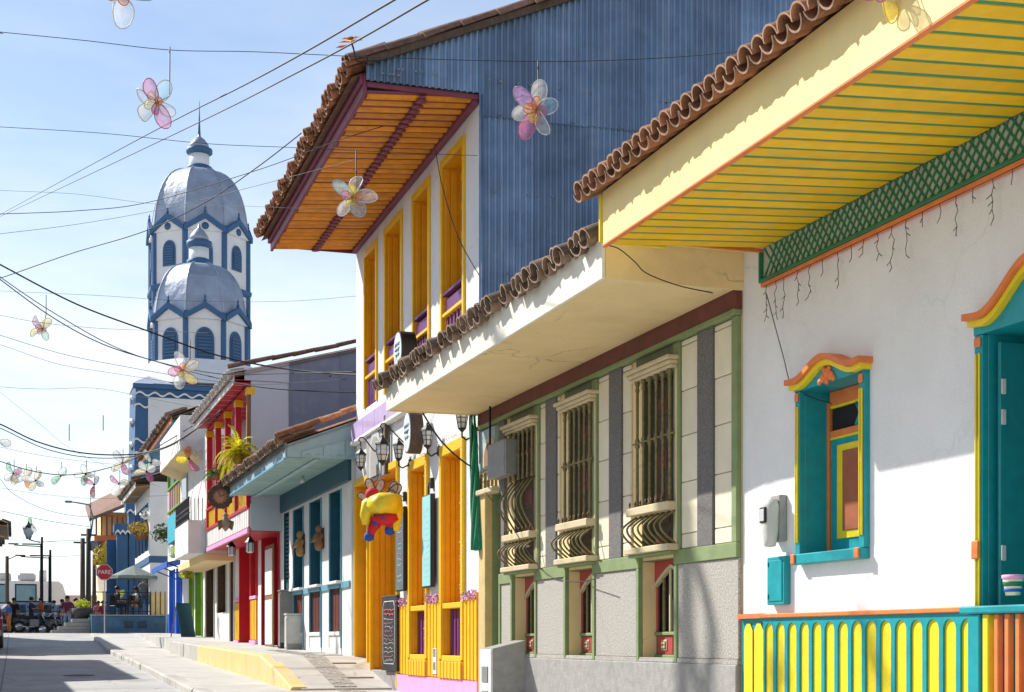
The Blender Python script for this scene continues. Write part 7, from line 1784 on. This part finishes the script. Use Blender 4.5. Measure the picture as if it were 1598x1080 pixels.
# ================================================================ mesh flower pinwheels
PAL = {'w': (.80,.80,.76,1), 'c': (.82,.74,.50,1), 'p': (.62,.20,.36,1), 'l': (.58,.36,.62,1), 'b': (.36,.62,.72,1), 'y': (.85,.66,.06,1), 'o': (.80,.28,.05,1), 'g': (.35,.62,.40,1), 'r': (.60,.06,.10,1)}
FILM = {k: film('mesh_film_'+k, v, .40 if k in 'wcb' else .5) for k, v in PAL.items()}
FARF = {k: film('far_film_'+k, v, .8) for k, v in PAL.items()}
RIM = {k: mat('rim_'+k, scl(v, .8), .5, .1, 9) for k, v in PAL.items()}
def pinwheel(px, py, D, size, pal, lb, rod=None, tilt=(0,0), detail=True, seed=1, sun_=False):
    rg = random.Random(seed); o = empty('flower_pinwheel', atD(px,py,D), 0, lb, 'decoration', 'flower pinwheels hung over the street')
    fr_ = link('flower', None, o, (0,0,0), (R(90)+tilt[0], tilt[1], -TH+rg.uniform(-.2,.2)))
    n = len(pal); off_ = rg.random()*6.28
    for k, c in enumerate(pal):
        a = off_+2*math.pi*k/n+rg.uniform(-.25,.25); L = size*.5*rg.uniform(.85,1.15); W_ = L*rg.uniform(.5,.66)
        me_, ring = petal_mesh(L, W_, 'petal', (FILM if detail else FARF)[c], rg.uniform(.1,.3))
        q = link('petal', me_, fr_, (size*.04*math.cos(a), size*.04*math.sin(a), .02*(k % 2)*size), (rg.uniform(-.5,.5), rg.uniform(-.55,.15), a))
        link('petal_rim', MB().tube(ring, size*.012, 4, closed=True).mesh('petal_rim', RIM[rg.choice(pal)] if rg.random() < .5 else RIM[c]), q)
    if detail:
        for k in range(4):
            a = off_+.6+k*1.57; L = size*.26; c = rg.choice('yocp'); me_, ring = petal_mesh(L, L*.7, 'petal', FILM[c], .2)
            q = link('petal', me_, fr_, (0,0,.05*size), (0,-.4,a)); link('petal_rim', MB().tube(ring, size*.01, 4, closed=True).mesh('petal_rim', RIM[c]), q)
    MB().lathe([(.002,-.03*size),(.045*size,0),(.04*size,.05*size),(.002,.07*size)], 8).build('hub', BLACK, fr_)
    if rod:
        e = atD(rod[0], rod[1], D)-atD(px,py,D); el = atD(rod[0], rod[2] if len(rod) > 2 else py, D)-atD(px,py,D)
        MB().tube([(0,0,0), el*.98, e], size*.015, 5).build('rod', WIREM, o)
    return o
pinwheel(246,160,16.0,.52,'wcpwbp','flower pinwheel of pink and white petals hanging high left of the spire',(265,73,150),(.5,.7),seed=3)
pinwheel(838,172,15.6,.56,'wbwlwp','flower pinwheel of white and mauve petals before the blue gable',(840,95,150),(.3,.6),seed=8)
pinwheel(550,308,19.8,.62,'wbwwb','flower pinwheel of white and green petals below the slatted orange eave',(556,235,290),(.15,.2),seed=12)
pinwheel(190,-8,15.0,.60,'wbcg','flower pinwheel cut off by the top edge at upper left',(200,-90,-20),(.1,.1),seed=5)
pinwheel(1378,-12,8.0,.34,'ycp','flower pinwheel cut off at the top edge over the yellow eave',(1385,-90,-30),(.1,.1),seed=6)
pinwheel(67,513,34,.62,'ygyp','small yellow and magenta flower pinwheel alone at left',(72,460,490),(.1,.7),seed=21)
pinwheel(284,578,30,.64,'cwpwy','flower pinwheel of white and pink petals below the small dome',(297,530,560),(.1,.15),seed=22)
for i, (x, y_, D_, pal, lb) in enumerate(((21,739,52,'cpgw','leftmost tiny flower on the low cable'), (40,746,52,'cwo','second tiny flower from the left on the low cable'), (56,750,51,'wcwc','third tiny flower from the left on the low cable'),
        (95,743,54,'gw','tiny flat grey-green flower seen edge on'), (134,740,50,'wgcw','tiny white flower above the tiny red one'), (147,756,50,'prw','tiny red flower below the tiny white one'),
        (191,722,50,'wcpc','tiny pink flower in front of the blue church wall edge'), (186,755,52,'pwc','tiny pink flower left of the timber eave'), (229,736,48,'wwcp','pair-like white flower before the teal eave'), (236,722,49,'wgw','pale tiny flower above the timber eave'),
        (295,716,44,'oyp','orange-centred flower beside the white canopy'), (321,716,44,'wpl','mauve flower beside the white canopy'), (-2,690,44,'wl','white flower cut off at left edge'), (50,818,70,'wg','tiny flower sitting on the ornate lantern'))):
    pinwheel(x, y_, D_, .80 if i != 13 else .7, pal, lb, (x+1, y_-22, y_-6) if i < 12 else None, (.2,.4), False, 40+i)
# sunflower lying over the roof edge
sf = empty('sunflower_spinner', atD(548,66,15), 0, 'orange sunflower spinner on bent rod above the tiled roof edge', 'decoration'); k = 15/F_PX
b = MB()
for ly, (n, L, z) in enumerate(((16,.13,.0),(12,.10,.03))):
    for i in range(n): a = 2*math.pi*i/n+.1*ly; c, s_ = math.cos(a), math.sin(a); b.add([(.02*c,.02*s_,z),(L*.6*c-.025*s_,L*.6*s_+.025*c,z+.02),(L*c,L*s_,z+.01),(L*.6*c+.025*s_,L*.6*s_-.025*c,z+.02)],[(0,1,2,3)])
fq = b.build('petals', mat('sunflower_petal',(.85,.38,.02,1),.6,.2,20), sf); fq.rotation_euler = (R(22),R(-14),0); MB().lathe([(.001,.02),(.04,.03),(.03,.05),(.001,.055)], 10).build('disc', WOODD, fq)
b = MB(); b.add([(0,0,-.02),(-.12,0,-.05),(-.16,.02,-.07),(-.05,.02,-.055)],[(0,1,2,3)]); b.build('leaf', mat('coral_leaf',(.7,.1,.05,1),.6), sf)
MB().tube([(0,0,0),(.02,0,-.05),(.055,0,-.19),(.30,0,-.15)], .010, 5).build('rod', BLACK, sf)
